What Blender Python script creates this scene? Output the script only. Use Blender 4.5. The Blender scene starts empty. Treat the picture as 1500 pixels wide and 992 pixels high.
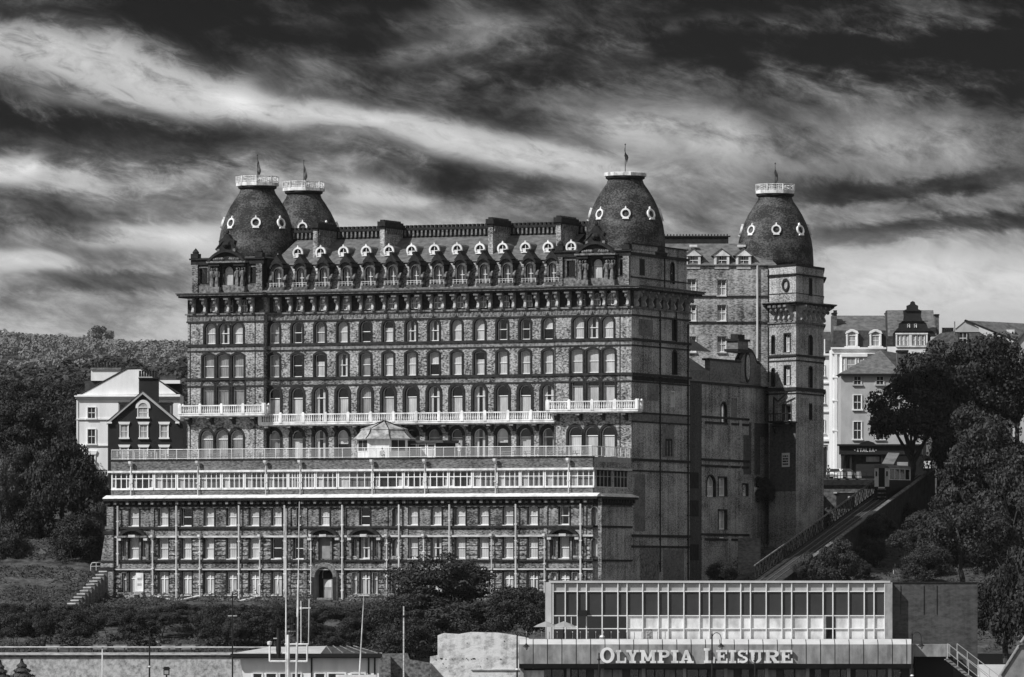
import bpy, math, random
from mathutils import Vector, Matrix, noise
R = math.radians
C = bpy.context.scene.collection
F, CX, HY, CZ = 9600.0, 750.0, 850.0, 13.0     # focal length and principal point measured from the photograph
SN, CS = math.sin(R(23)), math.cos(R(23))

# ------------------------------------------------------------------ camera
cd = bpy.data.cameras.new("camera")
cam = bpy.data.objects.new("camera", cd); C.objects.link(cam)
cam.location = (0, 0, CZ); cam.rotation_euler = (R(90), 0, 0)
cd.sensor_width = 36; cd.lens = 36 * F / 1500; cd.shift_y = (HY - 496) / 1500
cd.clip_start = 1; cd.clip_end = 40000
bpy.context.scene.camera = cam

# ------------------------------------------------------------------ exposure
sc = bpy.context.scene
sc.view_settings.view_transform = 'Standard'
try: sc.view_settings.look = 'None'
except Exception: pass
sc.view_settings.exposure = 0.0; sc.view_settings.gamma = 1.0; sc.view_settings.use_curve_mapping = False
sc.cycles.max_bounces = 6; sc.cycles.diffuse_bounces = 2; sc.cycles.glossy_bounces = 2
sc.cycles.transparent_max_bounces = 10; sc.cycles.volume_bounces = 0
sc.cycles.use_adaptive_sampling = True

# ------------------------------------------------------------------ sun: from the upper left, in front of the sea facade
SUN_AZ, SUN_EL = 33.0, 43.0                    # azimuth measured from the facade normal towards the left
la, le = R(SUN_AZ), R(SUN_EL)
lx, ly = -math.sin(la) * math.cos(le), -math.cos(la) * math.cos(le)
to_sun = Vector((lx * CS + ly * SN, -lx * SN + ly * CS, math.sin(le)))
sd = bpy.data.lights.new("sun", 'SUN'); sd.energy = 4.9; sd.angle = R(0.5); sd.color = (1.0, 1.0, 1.0)
so = bpy.data.objects.new("sun", sd); C.objects.link(so)
so.rotation_euler = to_sun.to_track_quat('Z', 'Y').to_euler()

# ------------------------------------------------------------------ world: daylight sky seen through a black and white film, broken cloud
W = bpy.data.worlds.new("World"); sc.world = W; W.use_nodes = True
nt = W.node_tree; N = nt.nodes; L = nt.links; N.clear()
def nd(t, **k):
    n = N.new(t)
    for a, b in k.items(): setattr(n, a, b)
    return n
def M(op, a, b=None, c=None, clamp=False):
    n = N.new('ShaderNodeMath'); n.operation = op; n.use_clamp = clamp
    for i, v in enumerate((a, b, c)):
        if v is None: continue
        if isinstance(v, (int, float)): n.inputs[i].default_value = v
        else: L.new(v, n.inputs[i])
    return n.outputs[0]
def ramp(v, pts, interp='LINEAR'):
    n = N.new('ShaderNodeValToRGB'); cr = n.color_ramp; cr.interpolation = interp
    while len(cr.elements) < len(pts): cr.elements.new(0.5)
    for e, (p, c) in zip(cr.elements, pts): e.position = p; e.color = (c, c, c, 1)
    L.new(v, n.inputs[0]); return n.outputs[0]
def smooth(v, lo, hi):
    n = N.new('ShaderNodeMapRange'); n.interpolation_type = 'SMOOTHERSTEP'
    L.new(v, n.inputs[0]); n.inputs[1].default_value = lo; n.inputs[2].default_value = hi
    return n.outputs[0]
geo = nd('ShaderNodeTexCoord')
sep = nd('ShaderNodeSeparateXYZ'); L.new(geo.outputs['Generated'], sep.inputs[0])
X, Y, Z = sep.outputs
Yc = M('MAXIMUM', Y, 0.12)
p = M('MULTIPLY_ADD', M('DIVIDE', X, Yc), F / 1000, CX / 1000)      # bearing, in units of about 6 degrees
q = M('MULTIPLY_ADD', M('DIVIDE', Z, Yc), -F / 1000, HY / 1000)     # elevation, the horizon at 0.85
def comb(x, y, z=0.0):
    n = N.new('ShaderNodeCombineXYZ')
    for i, v in enumerate((x, y, z)):
        if isinstance(v, (int, float)): n.inputs[i].default_value = v
        else: L.new(v, n.inputs[i])
    return n.outputs[0]
def nz(vec, scale, detail=6, rough=0.55, dist=0.0):
    n = N.new('ShaderNodeTexNoise'); n.inputs['Scale'].default_value = scale; n.inputs['Detail'].default_value = detail
    n.inputs['Roughness'].default_value = rough; n.inputs['Distortion'].default_value = dist
    L.new(vec, n.inputs['Vector']); return n.outputs[0]
# long cloud banks lean down to the right; a slow warp breaks their edges
wn = M('SUBTRACT', nz(comb(p, M('MULTIPLY', q, 1.8), 3.1), 2.2, 2), 0.5)
wn2 = M('SUBTRACT', nz(comb(p, M('MULTIPLY', q, 1.8), 9.7), 2.6, 2), 0.5)
pw = M('MULTIPLY_ADD', wn, 0.15, p)
qw = M('MULTIPLY_ADD', wn2, 0.10, q)
tilt = M('MULTIPLY_ADD', p, -0.22, qw)
big = nz(comb(pw, M('MULTIPLY', tilt, 2.8), 1.7), 2.6, 3, 0.5)
mid = nz(comb(pw, M('MULTIPLY', tilt, 1.9), 5.3), 5.0, 10, 0.66, 0.25)
fine = nz(comb(p, M('MULTIPLY', M('MULTIPLY_ADD', p, -0.22, q), 2.2), 8.3), 17.0, 9, 0.68, 0.6)
wisp = M('SUBTRACT', 1.0, M('MULTIPLY', M('ABSOLUTE', M('SUBTRACT', nz(comb(pw, M('MULTIPLY', tilt, 2.6), 2.2), 7.0, 9, 0.62, 0.8), 0.5)), 5.0), clamp=True)
base = ramp(M('DIVIDE', q, 0.6), [(0.0, .14), (0.10, .17), (0.22, .28), (0.40, .42), (0.60, .50), (0.74, .56), (0.84, .59), (1.0, .60)])
val = M('ADD', base, M('MULTIPLY', M('SUBTRACT', mid, 0.5), 0.62))
val = M('ADD', val, M('MULTIPLY', M('SUBTRACT', big, 0.5), 0.52))
val = M('ADD', val, M('MULTIPLY', M('SUBTRACT', fine, 0.5), 0.30))
val = M('ADD', val, M('MULTIPLY', M('MULTIPLY', wisp, mid), 0.15))
val = M('SUBTRACT', val, 0.02)
def streak(x0, y0, x1, y1, w, amp, soft=0.25):
    """one long bank of cloud between two bearings/elevations, thickness w, brighter or darker by amp"""
    global val
    dx, dy = x1 - x0, y1 - y0; ln = math.hypot(dx, dy); ux, uy = dx / ln, dy / ln
    rx, ry = M('SUBTRACT', pw, x0), M('SUBTRACT', qw, y0)
    t = M('ADD', M('MULTIPLY', rx, ux / ln), M('MULTIPLY', ry, uy / ln))
    s = M('ADD', M('MULTIPLY', rx, -uy / w), M('MULTIPLY', ry, ux / w))
    s = M('ADD', M('ABSOLUTE', s), M('MULTIPLY', M('SUBTRACT', M('ADD', mid, fine), 1.0), 2.0))
    g = M('SUBTRACT', 1.0, smooth(s, 0.15, 1.55))
    e = M('MULTIPLY', smooth(t, -soft, soft), M('SUBTRACT', 1.0, smooth(t, 1 - soft, 1 + soft)))
    n = M('MULTIPLY_ADD', M('SUBTRACT', fine, 0.5), 1.0, 1.0)
    val = M('ADD', val, M('MULTIPLY', M('MULTIPLY', M('MULTIPLY', g, e), amp), n))
streak(-0.15, 0.045, 0.38, 0.135, 0.040, 0.46, 0.12)
streak(0.33, 0.14, 0.90, 0.245, 0.026, 0.36, 0.2)
streak(-0.1, 0.20, 0.42, 0.205, 0.045, -0.20)
streak(-0.05, 0.255, 0.06, 0.235, 0.03, 0.36)
streak(0.6, 0.075, 1.6, 0.075, 0.035, -0.09)
streak(0.45, 0.02, 0.75, 0.03, 0.02, 0.10)
streak(0.95, 0.03, 1.3, 0.055, 0.015, 0.10)
streak(0.86, 0.17, 1.10, 0.21, 0.035, 0.20)
streak(1.15, 0.08, 1.6, 0.09, 0.06, -0.14)
streak(0.30, 0.40, 0.75, 0.33, 0.03, 0.10)
streak(1.15, 0.40, 1.6, 0.41, 0.05, 0.10)
streak(0.55, 0.07, 0.72, 0.05, 0.018, 0.16)
streak(1.05, 0.215, 1.55, 0.20, 0.04, 0.10)
streak(1.15, 0.275, 1.5, 0.26, 0.018, -0.20)
streak(0.52, 0.26, 0.86, 0.262, 0.035, -0.14)
streak(0.50, 0.285, 0.66, 0.305, 0.015, 0.20)
streak(0.12, 0.335, 0.34, 0.352, 0.016, 0.24)
streak(-0.05, 0.375, 0.10, 0.385, 0.016, 0.24)
streak(0.0, 0.31, 0.3, 0.30, 0.03, -0.14)
streak(1.2, 0.345, 1.6, 0.325, 0.018, -0.20)
streak(1.22, 0.425, 1.6, 0.43, 0.045, 0.12)
streak(0.0, 0.415, 0.28, 0.405, 0.016, -0.14)
val = M('MULTIPLY_ADD', M('SUBTRACT', val, 0.42), 1.32, 0.45)
val = M('MINIMUM', val, M('MULTIPLY_ADD', M('SUBTRACT', val, 0.72), 0.45, 0.72))      # soft shoulder
val = M('MAXIMUM', M('MINIMUM', val, 0.95), 0.02)
lin = M('POWER', val, 2.2)
ahead = smooth(Y, 0.25, 0.6)
overhead = M('MULTIPLY_ADD', nz(geo.outputs['Generated'], 3.0, 4), 0.40, 0.17)
cloud = M('ADD', M('MULTIPLY', lin, ahead), M('MULTIPLY', overhead, M('SUBTRACT', 1.0, ahead)))
sky = nd('ShaderNodeTexSky', sky_type='NISHITA', sun_disc=False)
sky.sun_elevation = le; sky.sun_rotation = math.atan2(to_sun.x, to_sun.y); sky.sun_intensity = 1.0
bw = nd('ShaderNodeRGBToBW'); L.new(sky.outputs[0], bw.inputs[0])
SKY_STRENGTH = 0.08
# cloud cover thick enough that the clear sky only tints it; the whole goes into the Background at SKY_STRENGTH
tot = M('ADD', M('MULTIPLY', M('MINIMUM', bw.outputs[0], 6.0), 0.02), M('DIVIDE', cloud, SKY_STRENGTH))
bg = nd('ShaderNodeBackground'); L.new(tot, bg.inputs[0]); bg.inputs[1].default_value = SKY_STRENGTH
wo = nd('ShaderNodeOutputWorld'); L.new(bg.outputs[0], wo.inputs[0])

# ------------------------------------------------------------------ materials (the photograph is black and white: all neutral)
MATS = {}
def mat(name, lo, hi=None, scale=1.0, rough=0.8, stretch=(1, 1, 1), detail=5, bump=0.0, contrast=(0.3, 0.7), spec=0.3,
        scale2=None, amp2=0.0, bscale=None, streak=0.0, metal=0.0):
    """neutral surface whose albedo wanders between lo and hi with position"""
    m = bpy.data.materials.new(name); m.use_nodes = True
    t = m.node_tree; n = t.nodes; l = t.links
    b = n['Principled BSDF']; b.inputs['Roughness'].default_value = rough
    b.inputs['Specular IOR Level'].default_value = spec; b.inputs['Metallic'].default_value = metal
    MATS[name] = m
    if hi is None:
        b.inputs['Base Color'].default_value = (lo, lo, lo, 1); return m
    g = n.new('ShaderNodeNewGeometry'); mp = n.new('ShaderNodeMapping'); mp.inputs['Scale'].default_value = stretch
    l.new(g.outputs['Position'], mp.inputs['Vector'])
    def noise_(sc_, det, vec=mp.outputs[0], rg=0.6):
        x = n.new('ShaderNodeTexNoise'); x.inputs['Scale'].default_value = sc_; x.inputs['Detail'].default_value = det
        x.inputs['Roughness'].default_value = rg; l.new(vec, x.inputs['Vector']); return x.outputs[0]
    v = noise_(scale, detail)
    def mm(op, a, c):
        x = n.new('ShaderNodeMath'); x.operation = op
        for i, k in enumerate((a, c)):
            if isinstance(k, (int, float)): x.inputs[i].default_value = k
            else: l.new(k, x.inputs[i])
        return x.outputs[0]
    if scale2: v = mm('ADD', v, mm('MULTIPLY', mm('SUBTRACT', noise_(scale2, 3), 0.5), amp2))
    if streak:
        m2 = n.new('ShaderNodeMapping'); m2.inputs['Scale'].default_value = (1.3, 1.3, 0.06); l.new(g.outputs['Position'], m2.inputs['Vector'])
        v = mm('ADD', v, mm('MULTIPLY', mm('SUBTRACT', noise_(1.0, 3, m2.outputs[0]), 0.5), streak))
    r = n.new('ShaderNodeMapRange'); l.new(v, r.inputs[0]); r.inputs[1].default_value, r.inputs[2].default_value = contrast
    r.inputs[3].default_value = lo; r.inputs[4].default_value = hi
    cb = n.new('ShaderNodeCombineColor')
    for i in range(3): l.new(r.outputs[0], cb.inputs[i])
    l.new(cb.outputs[0], b.inputs['Base Color'])
    if bump:
        bp = n.new('ShaderNodeBump'); bp.inputs['Strength'].default_value = 1.0; bp.inputs['Distance'].default_value = bump
        l.new(noise_(bscale or scale * 2, 3), bp.inputs['Height']); l.new(bp.outputs[0], b.inputs['Normal'])
    return m
BRICK = mat('pale_brick', .03, .50, 3.6, .9, (1, 1, 1.7), 3, .03, (.36, .70), scale2=.22, amp2=.40, streak=.22)
BRICK_LOW = mat('weathered_brick', .02, .36, 3.2, .9, (1, 1, 2.6), 5, .03, (.38, .72), scale2=.25, amp2=.5, streak=.35)
BRICK_SIDE = mat('side_brick', .05, .54, 3.6, .9, (1, 1, 2.2), 4, .03, (.3, .72), scale2=.16, amp2=.55, streak=.45)
BRICK_PLAIN = mat('dull_brick', .08, .22, 2.2, .9, (1, 1, 2.0), 4, .02, (.3, .7), scale2=.2, amp2=.6)
BAND = mat('sooty_string_course', .008, .034, 1.5, .85, (1, 1, 1), 4, .02)
DARK = mat('sooty_stone', .006, .026, 2.0, .85, (1, 1, 1), 4, .03)
STONE = mat('carved_stone', .03, .27, 2.6, .85, (1, 1, 1.2), 5, .03, (.32, .72))
FRIEZE = mat('patterned_frieze', .07, .30, 3.0, .85, (1, 1, 1), 3, .03, (.35, .65))
SILL = mat('weathered_sill', .25, .65, 1.2, .7, (1, 1, 4), 4, 0, (.3, .7))
WHITE = mat('white_paint', .40, .80, 1.3, .5, (1, 1, .5), 5, 0, (.25, .6), streak=.35)
WHITE2 = mat('white_gloss_frame', .78, .78, 1)
DIRTYWHITE = mat('grimy_white_paint', .25, .75, 1.6, .6, (1, 1, .6), 5, 0, (.3, .6), streak=.4)
PIPE = mat('white_drainpipe_paint', .40, .72, .8, .5, (1, 1, .3), 3)
SLATE_D = mat('lichened_dome_slate', .006, .13, 4.2, .6, (1, 1, 1.6), 4, .08, (.40, .76), scale2=.4, amp2=.75)
SLATE = mat('roof_slate', .06, .17, 1.3, .6, (1, 1, 2), 5, .04, (.3, .7), scale2=5, amp2=.3)
SLATE_B = mat('dark_roof_slate', .025, .08, 1.6, .6, (1, 1, 1.5), 5, .05, (.3, .7), scale2=5, amp2=.3)
LEAD = mat('lead_flat', .10, .22, .8, .6)
ROOM = mat('dim_room', .02)
CURT = mat('net_curtain', .42, .74, 1.1, .9, (1, 1, .3), 2)
CURT2 = mat('grey_curtain', .22, .45, 1.1, .9, (1, 1, .3), 2)
IRON = mat('black_iron', .012, None, rough=.5)
FLAG = mat('dark_flag_cloth', .03, .10, 2.0, .9)
DOORM = mat('grey_door', .18, .30, 1.5, .6)
GRAVEL = mat('pale_paving', .25, .40, 1.5, .9)
def glass_mat(name, refl, tint):
    m = bpy.data.materials.new(name); m.use_nodes = True; t = m.node_tree; n = t.nodes; l = t.links; n.clear()
    o = n.new('ShaderNodeOutputMaterial'); mx = n.new('ShaderNodeMixShader'); tr = n.new('ShaderNodeBsdfTransparent')
    gl = n.new('ShaderNodeBsdfGlossy'); gl.inputs['Roughness'].default_value = .03; gl.inputs[0].default_value = (.9, .9, .9, 1)
    tr.inputs[0].default_value = (tint, tint, tint, 1)
    mx.inputs[0].default_value = refl + .05
    l.new(tr.outputs[0], mx.inputs[1]); l.new(gl.outputs[0], mx.inputs[2]); l.new(mx.outputs[0], o.inputs[0])
    MATS[name] = m; return m
GLASS = glass_mat('window_glass', .03, .88)
RAILGLASS = glass_mat('balustrade_glass', .05, .80)

# ------------------------------------------------------------------ mesh building
class MB:
    def __init__(s): s.v, s.f, s.mi, s.ms = [], [], [], []
    def _m(s, m):
        if m not in s.ms: s.ms.append(m)
        return s.ms.index(m)
    def face(s, pts, m):
        i = len(s.v); s.v += [tuple(p) for p in pts]; s.f.append(tuple(range(i, i + len(pts)))); s.mi.append(s._m(m))
    def solid(s, verts, faces, m):
        i = len(s.v); s.v += [tuple(p) for p in verts]; k = s._m(m)
        for f in faces: s.f.append(tuple(i + a for a in f)); s.mi.append(k)
    def box(s, x0, x1, y0, y1, z0, z1, m):
        s.solid([(x0,y0,z0),(x1,y0,z0),(x1,y1,z0),(x0,y1,z0),(x0,y0,z1),(x1,y0,z1),(x1,y1,z1),(x0,y1,z1)],
                [(0,3,2,1),(4,5,6,7),(0,1,5,4),(1,2,6,5),(2,3,7,6),(3,0,4,7)], m)
    def ext(s, pts, d, m):
        """extrude a planar outline (3-D points) along vector d"""
        n = len(pts); a = [Vector(p) for p in pts]; b = [p + Vector(d) for p in a]
        s.solid(a + b, [tuple(range(n - 1, -1, -1)), tuple(range(n, 2 * n))] + [(i, (i + 1) % n, n + (i + 1) % n, n + i) for i in range(n)], m)
    def xz(s, poly, y0, y1, m): s.ext([(x, y0, z) for x, z in poly], (0, y1 - y0, 0), m)
    def yz(s, poly, x0, x1, m): s.ext([(x0, y, z) for y, z in poly], (x1 - x0, 0, 0), m)
    def xy(s, poly, z0, z1, m): s.ext([(x, y, z0) for x, y in poly], (0, 0, z1 - z0), m)
    def tube(s, p, q_, r, m, n=6, r2=None):
        p, q_ = Vector(p), Vector(q_); d = q_ - p
        if d.length < 1e-6: return
        u = d.orthogonal().normalized(); w = d.normalized().cross(u); r2 = r if r2 is None else r2
        vs = [p + (u * math.cos(2*math.pi*i/n) + w * math.sin(2*math.pi*i/n)) * r for i in range(n)]
        vs += [q_ + (u * math.cos(2*math.pi*i/n) + w * math.sin(2*math.pi*i/n)) * r2 for i in range(n)]
        s.solid(vs, [(i, (i+1) % n, n + (i+1) % n, n + i) for i in range(n)] + [tuple(range(n-1, -1, -1)), tuple(range(n, 2*n))], m)
    def path(s, pts, r, m, n=6):
        for a, b in zip(pts, pts[1:]): s.tube(a, b, r, m, n)
    def lathe(s, prof, n, m, cx=0, cy=0, rot=0.0, cap=True):
        vs = []
        for r, z in prof:
            for i in range(n):
                a = 2 * math.pi * i / n + rot; vs.append((cx + r * math.cos(a), cy + r * math.sin(a), z))
        fs = []
        for k in range(len(prof) - 1):
            for i in range(n): fs.append((k*n+i, k*n+(i+1) % n, (k+1)*n+(i+1) % n, (k+1)*n+i))
        if cap: fs += [tuple(range(n-1, -1, -1)), tuple(range((len(prof)-1)*n, len(prof)*n))]
        s.solid(vs, fs, m)
    def mesh(s, name, smooth=False):
        me = bpy.data.meshes.new(name); me.from_pydata(s.v, [], s.f)
        for m in s.ms: me.materials.append(m)
        me.polygons.foreach_set('material_index', s.mi)
        if smooth: me.polygons.foreach_set('use_smooth', [True] * len(me.polygons))
        me.update(); return me
    def build(s, name, parent=None, loc=(0, 0, 0), rz=0.0, smooth=False):
        return place(name, s.mesh(name, smooth), parent, loc, rz)
def place(name, me, parent=None, loc=(0, 0, 0), rz=0.0, scale=None):
    o = bpy.data.objects.new(name, me); C.objects.link(o); o.parent = parent; o.location = loc; o.rotation_euler = (0, 0, rz)
    if scale: o.scale = scale
    return o
def tag(o, label=None, cat=None, group=None, kind=None):
    for k, v in (('label', label), ('category', cat), ('group', group), ('kind', kind)):
        if v: o[k] = v
    return o
def thing(name, label, cat, loc=(0, 0, 0), rz=0.0, group=None):
    o = bpy.data.objects.new(name, None); C.objects.link(o); o.location = loc; o.rotation_euler = (0, 0, rz)
    return tag(o, label, cat, group)
def copy_tree(o, parent=None):
    c = o.copy(); C.objects.link(c); c.parent = parent
    for ch in list(o.children): copy_tree(ch, c)
    return c
def at(px, py, Y): return Vector(((px - CX) / F * Y, Y, CZ + (HY - py) / F * Y))
def zat(py, Y): return CZ + (HY - py) / F * Y
def xat(px, Y): return (px - CX) / F * Y
# ================================================================== terrain
def ss(t): t = max(0.0, min(1.0, t)); return t * t * (3 - 2 * t)
def yb(x): return 788.5 + (9.7 - x) * 0.4245          # line of the terrace block's front
def ground(x, y):
    # sea bed, street, then the cliff
    if y < 690: return 0.0
    z = 0.0
    if y >= 749.4: z = 4.6
    f = yb(max(-56, min(x, 18))) - 2.5
    if y > 757: z = 4.6 + (10.4 - 4.6) * ss((y - 757) / (f - 757))
    if x < -48:                                         # wooded bank left of the block
        k = ss((-48 - x) / 6.0)
        z2 = z + (26.0 - 10.4) * ss((y - 800) / 75.0)
        z = z + (z2 - z) * k
    if y > 880 and x <= 20: z = max(z, 10.4 + 15.6 * ss((y - 880) / 12))
    if x > 14:                                          # right: bank climbing to the street behind
        k = ss((x - 20) / 14.0)
        z2 = 4.6 if y < 757 else 4.6 + 18.0 * max(0.0, min(1.0, (y - 757) / 122.0))
        if x > 58: z2 += 4.0 * ss((x - 58) / 6) * ss((y - 800) / 60)
        z3 = max(z, min(13.0, 10.4 + (y - 790) * .05)) if y > 788 else z
        z = z3 + (z2 - z3) * k
    if y > 757: z += 0.5 * noise.noise(Vector((x * .12, y * .12, 0))) + .2 * noise.noise(Vector((x * .5, y * .5, 3)))
    if y > 884: z = 26.7 if x > 14 else z
    return z
def hit(px, py, lo=757.0, hi=900.0):
    y = lo
    while y < hi:
        p_ = at(px, py, y)
        if p_.z <= ground(p_.x, y): return y
        y += .5
    return hi
SOIL = mat('grassy_bank', .012, .10, .9, .95, (1, 1, 1), 6, .25, (.3, .72), scale2=.12, amp2=.6)
ASPH = mat('asphalt', .04, .08, .6, .9)
def grid(name, x0, x1, y0, y1, st, fn, m):
    nx, ny = int((x1 - x0) / st) + 1, int((y1 - y0) / st) + 1
    vs = [(x0 + i * st, y0 + j * st, fn(x0 + i * st, y0 + j * st)) for j in range(ny) for i in range(nx)]
    fs = [(j*nx+i, j*nx+i+1, (j+1)*nx+i+1, (j+1)*nx+i) for j in range(ny-1) for i in range(nx-1)]
    me = bpy.data.meshes.new(name); me.from_pydata(vs, [], fs); me.materials.append(m)
    me.polygons.foreach_set('use_smooth', [True] * len(fs))
    o = place(name, me); o['kind'] = 'structure'; return o
grid('hillside', -130, 130, 750, 905, 1.0, ground, SOIL)
b = MB(); b.box(-400, 400, 690, 749.7, -6, 0.0, ASPH); tag(b.build('street'), kind='structure')
PLAT = mat('distant_town_ground', .04, .08, .05, .95)
b = MB(); b.box(-400, 400, 904, 1400, 10, 26.0, PLAT); tag(b.build('upper_ground'), kind='structure')
WATER = bpy.data.materials.new('harbour_water'); WATER.use_nodes = True
_b = WATER.node_tree.nodes['Principled BSDF']; _b.inputs['Base Color'].default_value = (.02, .02, .02, 1); _b.inputs['Roughness'].default_value = .12
b = MB(); b.face([(-2300, -90, -3.5), (2300, -90, -3.5), (2300, 690, -3.5), (-2300, 690, -3.5)], WATER); tag(b.build('harbour_water'), kind='structure')
b = MB(); b.box(-2300, -400, 690, 6100, -5, 2, PLAT); b.box(400, 2300, 690, 6100, -5, 2, PLAT); b.box(-400, 400, 1400, 6100, -5, 2, PLAT)
tag(b.build('land'), kind='structure')
# far hills (aerial fade: thin haze, plus paler leaf colour on the far wood)
def hill(name, Y0, depth, sky, x0, x1, st, m):
    def fn(x, y):
        t = (y - Y0) / depth
        px = CX + F * x / (Y0 + depth * .5)
        py = sky(px); zt = zat(py, Y0 + depth * .5)
        return 2 + (zt - 2) * math.sin(math.pi * min(1, max(0, t * .98))) ** .7 + st * .12 * noise.noise(Vector((x / st / 3, y / st / 3, 1)))
    return grid(name, x0, x1, Y0, Y0 + depth, st, fn, m)
def lerp_pts(pts):
    def f(x):
        if x <= pts[0][0]: return pts[0][1]
        for (a, u), (b_, v) in zip(pts, pts[1:]):
            if x <= b_: return u + (v - u) * (x - a) / (b_ - a)
        return pts[-1][1]
    return f
HILLM = mat('far_wood_floor', .03, .06, .02, .95)
sky_far = lerp_pts([(-500, 470), (0, 494), (60, 497), (110, 500), (200, 507), (300, 505), (500, 540), (750, 640), (1100, 800)])
sky_mid = lerp_pts([(-500, 520), (0, 548), (60, 552), (120, 548), (170, 530), (215, 550), (300, 536), (500, 570), (750, 700), (1100, 850)])
hill('far_hills', 4400, 1500, sky_far, -1200, 900, 30, HILLM)
hill('near_hills', 2300, 700, sky_mid, -700, 500, 20, HILLM)

# ================================================================== foliage
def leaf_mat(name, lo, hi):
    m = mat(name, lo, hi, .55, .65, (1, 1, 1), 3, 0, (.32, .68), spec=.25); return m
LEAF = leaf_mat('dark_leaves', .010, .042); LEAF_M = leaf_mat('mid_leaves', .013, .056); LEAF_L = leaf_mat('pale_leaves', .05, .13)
LEAF_FAR = leaf_mat('haze_paled_leaves', .10, .17); LEAF_N = leaf_mat('nearer_wood_leaves', .02, .05)  # far leaves paled: distance haze put into their colour
BARK = mat('bark', .03, .07, 2.0, .95)
def leaf_quad(b, p, nrm, sz, rnd, m):
    u = nrm.orthogonal().normalized(); w = nrm.cross(u).normalized(); a = rnd.random() * 6.28
    d1 = (u * math.cos(a) + w * math.sin(a)) * sz; d2 = (w * math.cos(a) - u * math.sin(a)) * sz * .62
    b.face([p - d1, p + d2 - d1 * .1, p + d1, p - d2 - d1 * .1], m)
def crown(b, seed, rx, ry, rz, cz, clumps, per, leaf, m, flat=0.0, lobe=.34):
    """leaf clumps through an uneven crown; each clump is a ragged shell of leaf-sized faces"""
    rnd = random.Random(seed)
    for k in range(clumps):
        while True:
            d = Vector((rnd.gauss(0, 1), rnd.gauss(0, 1), rnd.gauss(0, 1))).normalized()
            if d.z > -.55: break
        rr = (.45 + .5 * rnd.random() ** .5) * (1 + .22 * noise.noise(d * 1.7 + Vector((seed, 0, 0))))
        c = Vector((d.x * rx * rr, d.y * ry * rr, cz + d.z * rz * rr))
        cr = lobe * (0.65 + .7 * rnd.random()) * (rx * ry * rz) ** (1/3)
        for i in range(per):
            e = Vector((rnd.gauss(0, 1), rnd.gauss(0, 1), rnd.gauss(0, 1) + .25)).normalized()
            p = c + Vector((e.x, e.y, e.z * .72)) * cr * (.72 + .4 * rnd.random())
            n_ = (e + Vector((rnd.gauss(0, .5), rnd.gauss(0, .5), rnd.gauss(0, .5)))).normalized()
            leaf_quad(b, p, n_, leaf * (.6 + .8 * rnd.random()), rnd, m)
def trunk_mesh(seed, h, r, spread):
    rnd = random.Random(seed); b = MB(); pts = [Vector((0, 0, -.8))]
    for k in range(1, 5): pts.append(Vector((rnd.uniform(-.25, .25), rnd.uniform(-.25, .25), h * .5 * k / 4)))
    for k in range(4): b.tube(pts[k], pts[k+1], r * (1 - .13 * k), BARK, 8, r * (1 - .13 * (k + 1)))
    for k in range(9):
        a = 6.28 * k / 9 + rnd.uniform(-.3, .3); s0 = pts[3].lerp(pts[4], rnd.random())
        e = s0 + Vector((math.cos(a) * spread * .4, math.sin(a) * spread * .4, h * .2))
        e2 = e + Vector((math.cos(a) * spread * .32, math.sin(a) * spread * .32, h * .2))
        b.tube(s0, e, r * .42, BARK, 6, r * .25); b.tube(e, e2, r * .25, BARK, 5, r * .08)
    return b.mesh('trunk')
CROWNS = {}
def crown_variant(kind, v):
    key = (kind, v)
    if key not in CROWNS:
        b = MB(); m = {'dark': LEAF, 'mid': LEAF_M, 'pale': LEAF_L}[kind]
        crown(b, 11 + v * 7 + len(kind), 1, 1, .85, 0, 62, 270, .033, m, lobe=.27)
        CROWNS[key] = b.mesh('crown')
    return CROWNS[key]
TRUNKS = [trunk_mesh(i, 10, .38, 4.2) for i in range(3)]
TN = [0]
def tree(name, label, px, py_top, py_bot, wpx, Y, kind='dark', group=None, cat='tree', trunk=True, base=None):
    """a tree whose crown spans py_top..py_bot and wpx wide in the photograph, standing at distance Y"""
    TN[0] += 1; v = TN[0]; s = Y / F
    x = xat(px, Y); zt, zb = zat(py_top, Y), zat(py_bot, Y); g = ground(x, Y) if base is None else base
    t = thing(name, label, cat, (x, Y, min(g, zb)), 0, group)
    rx = wpx * s / 2; rz = (zt - zb) / 2; rnd = random.Random(v)
    o = place('crown', crown_variant(kind, v % 4), t, (0, 0, (zt + zb) / 2 - t.location.z), rnd.random() * 6.28, (rx * 1.0, rx * 1.0, rz / .85))
    if trunk:
        h = max(2.0, zt - t.location.z); k = h / 10
        place('trunk', TRUNKS[v % 3], t, (0, 0, 0), rnd.random() * 6, (min(k, rx / 4.2 * 1.1),) * 2 + (k,))
    return t
def bush(name, label, px, py_top, py_bot, wpx, Y, kind='dark', group=None, cat='shrub'):
    t = tree(name, label, px, py_top, py_bot, wpx, Y, kind, group, cat, trunk=False)
    b = MB(); rnd = random.Random(int(px))
    for k in range(7):
        a = rnd.random() * 6.28; h = (zat(py_top, Y) - zat(py_bot, Y)) * .55
        b.tube((0, 0, -.5), (math.cos(a) * h * .4, math.sin(a) * h * .4, h), .05, BARK, 5, .02)
    b.build('stem', t)
    return t
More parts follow.
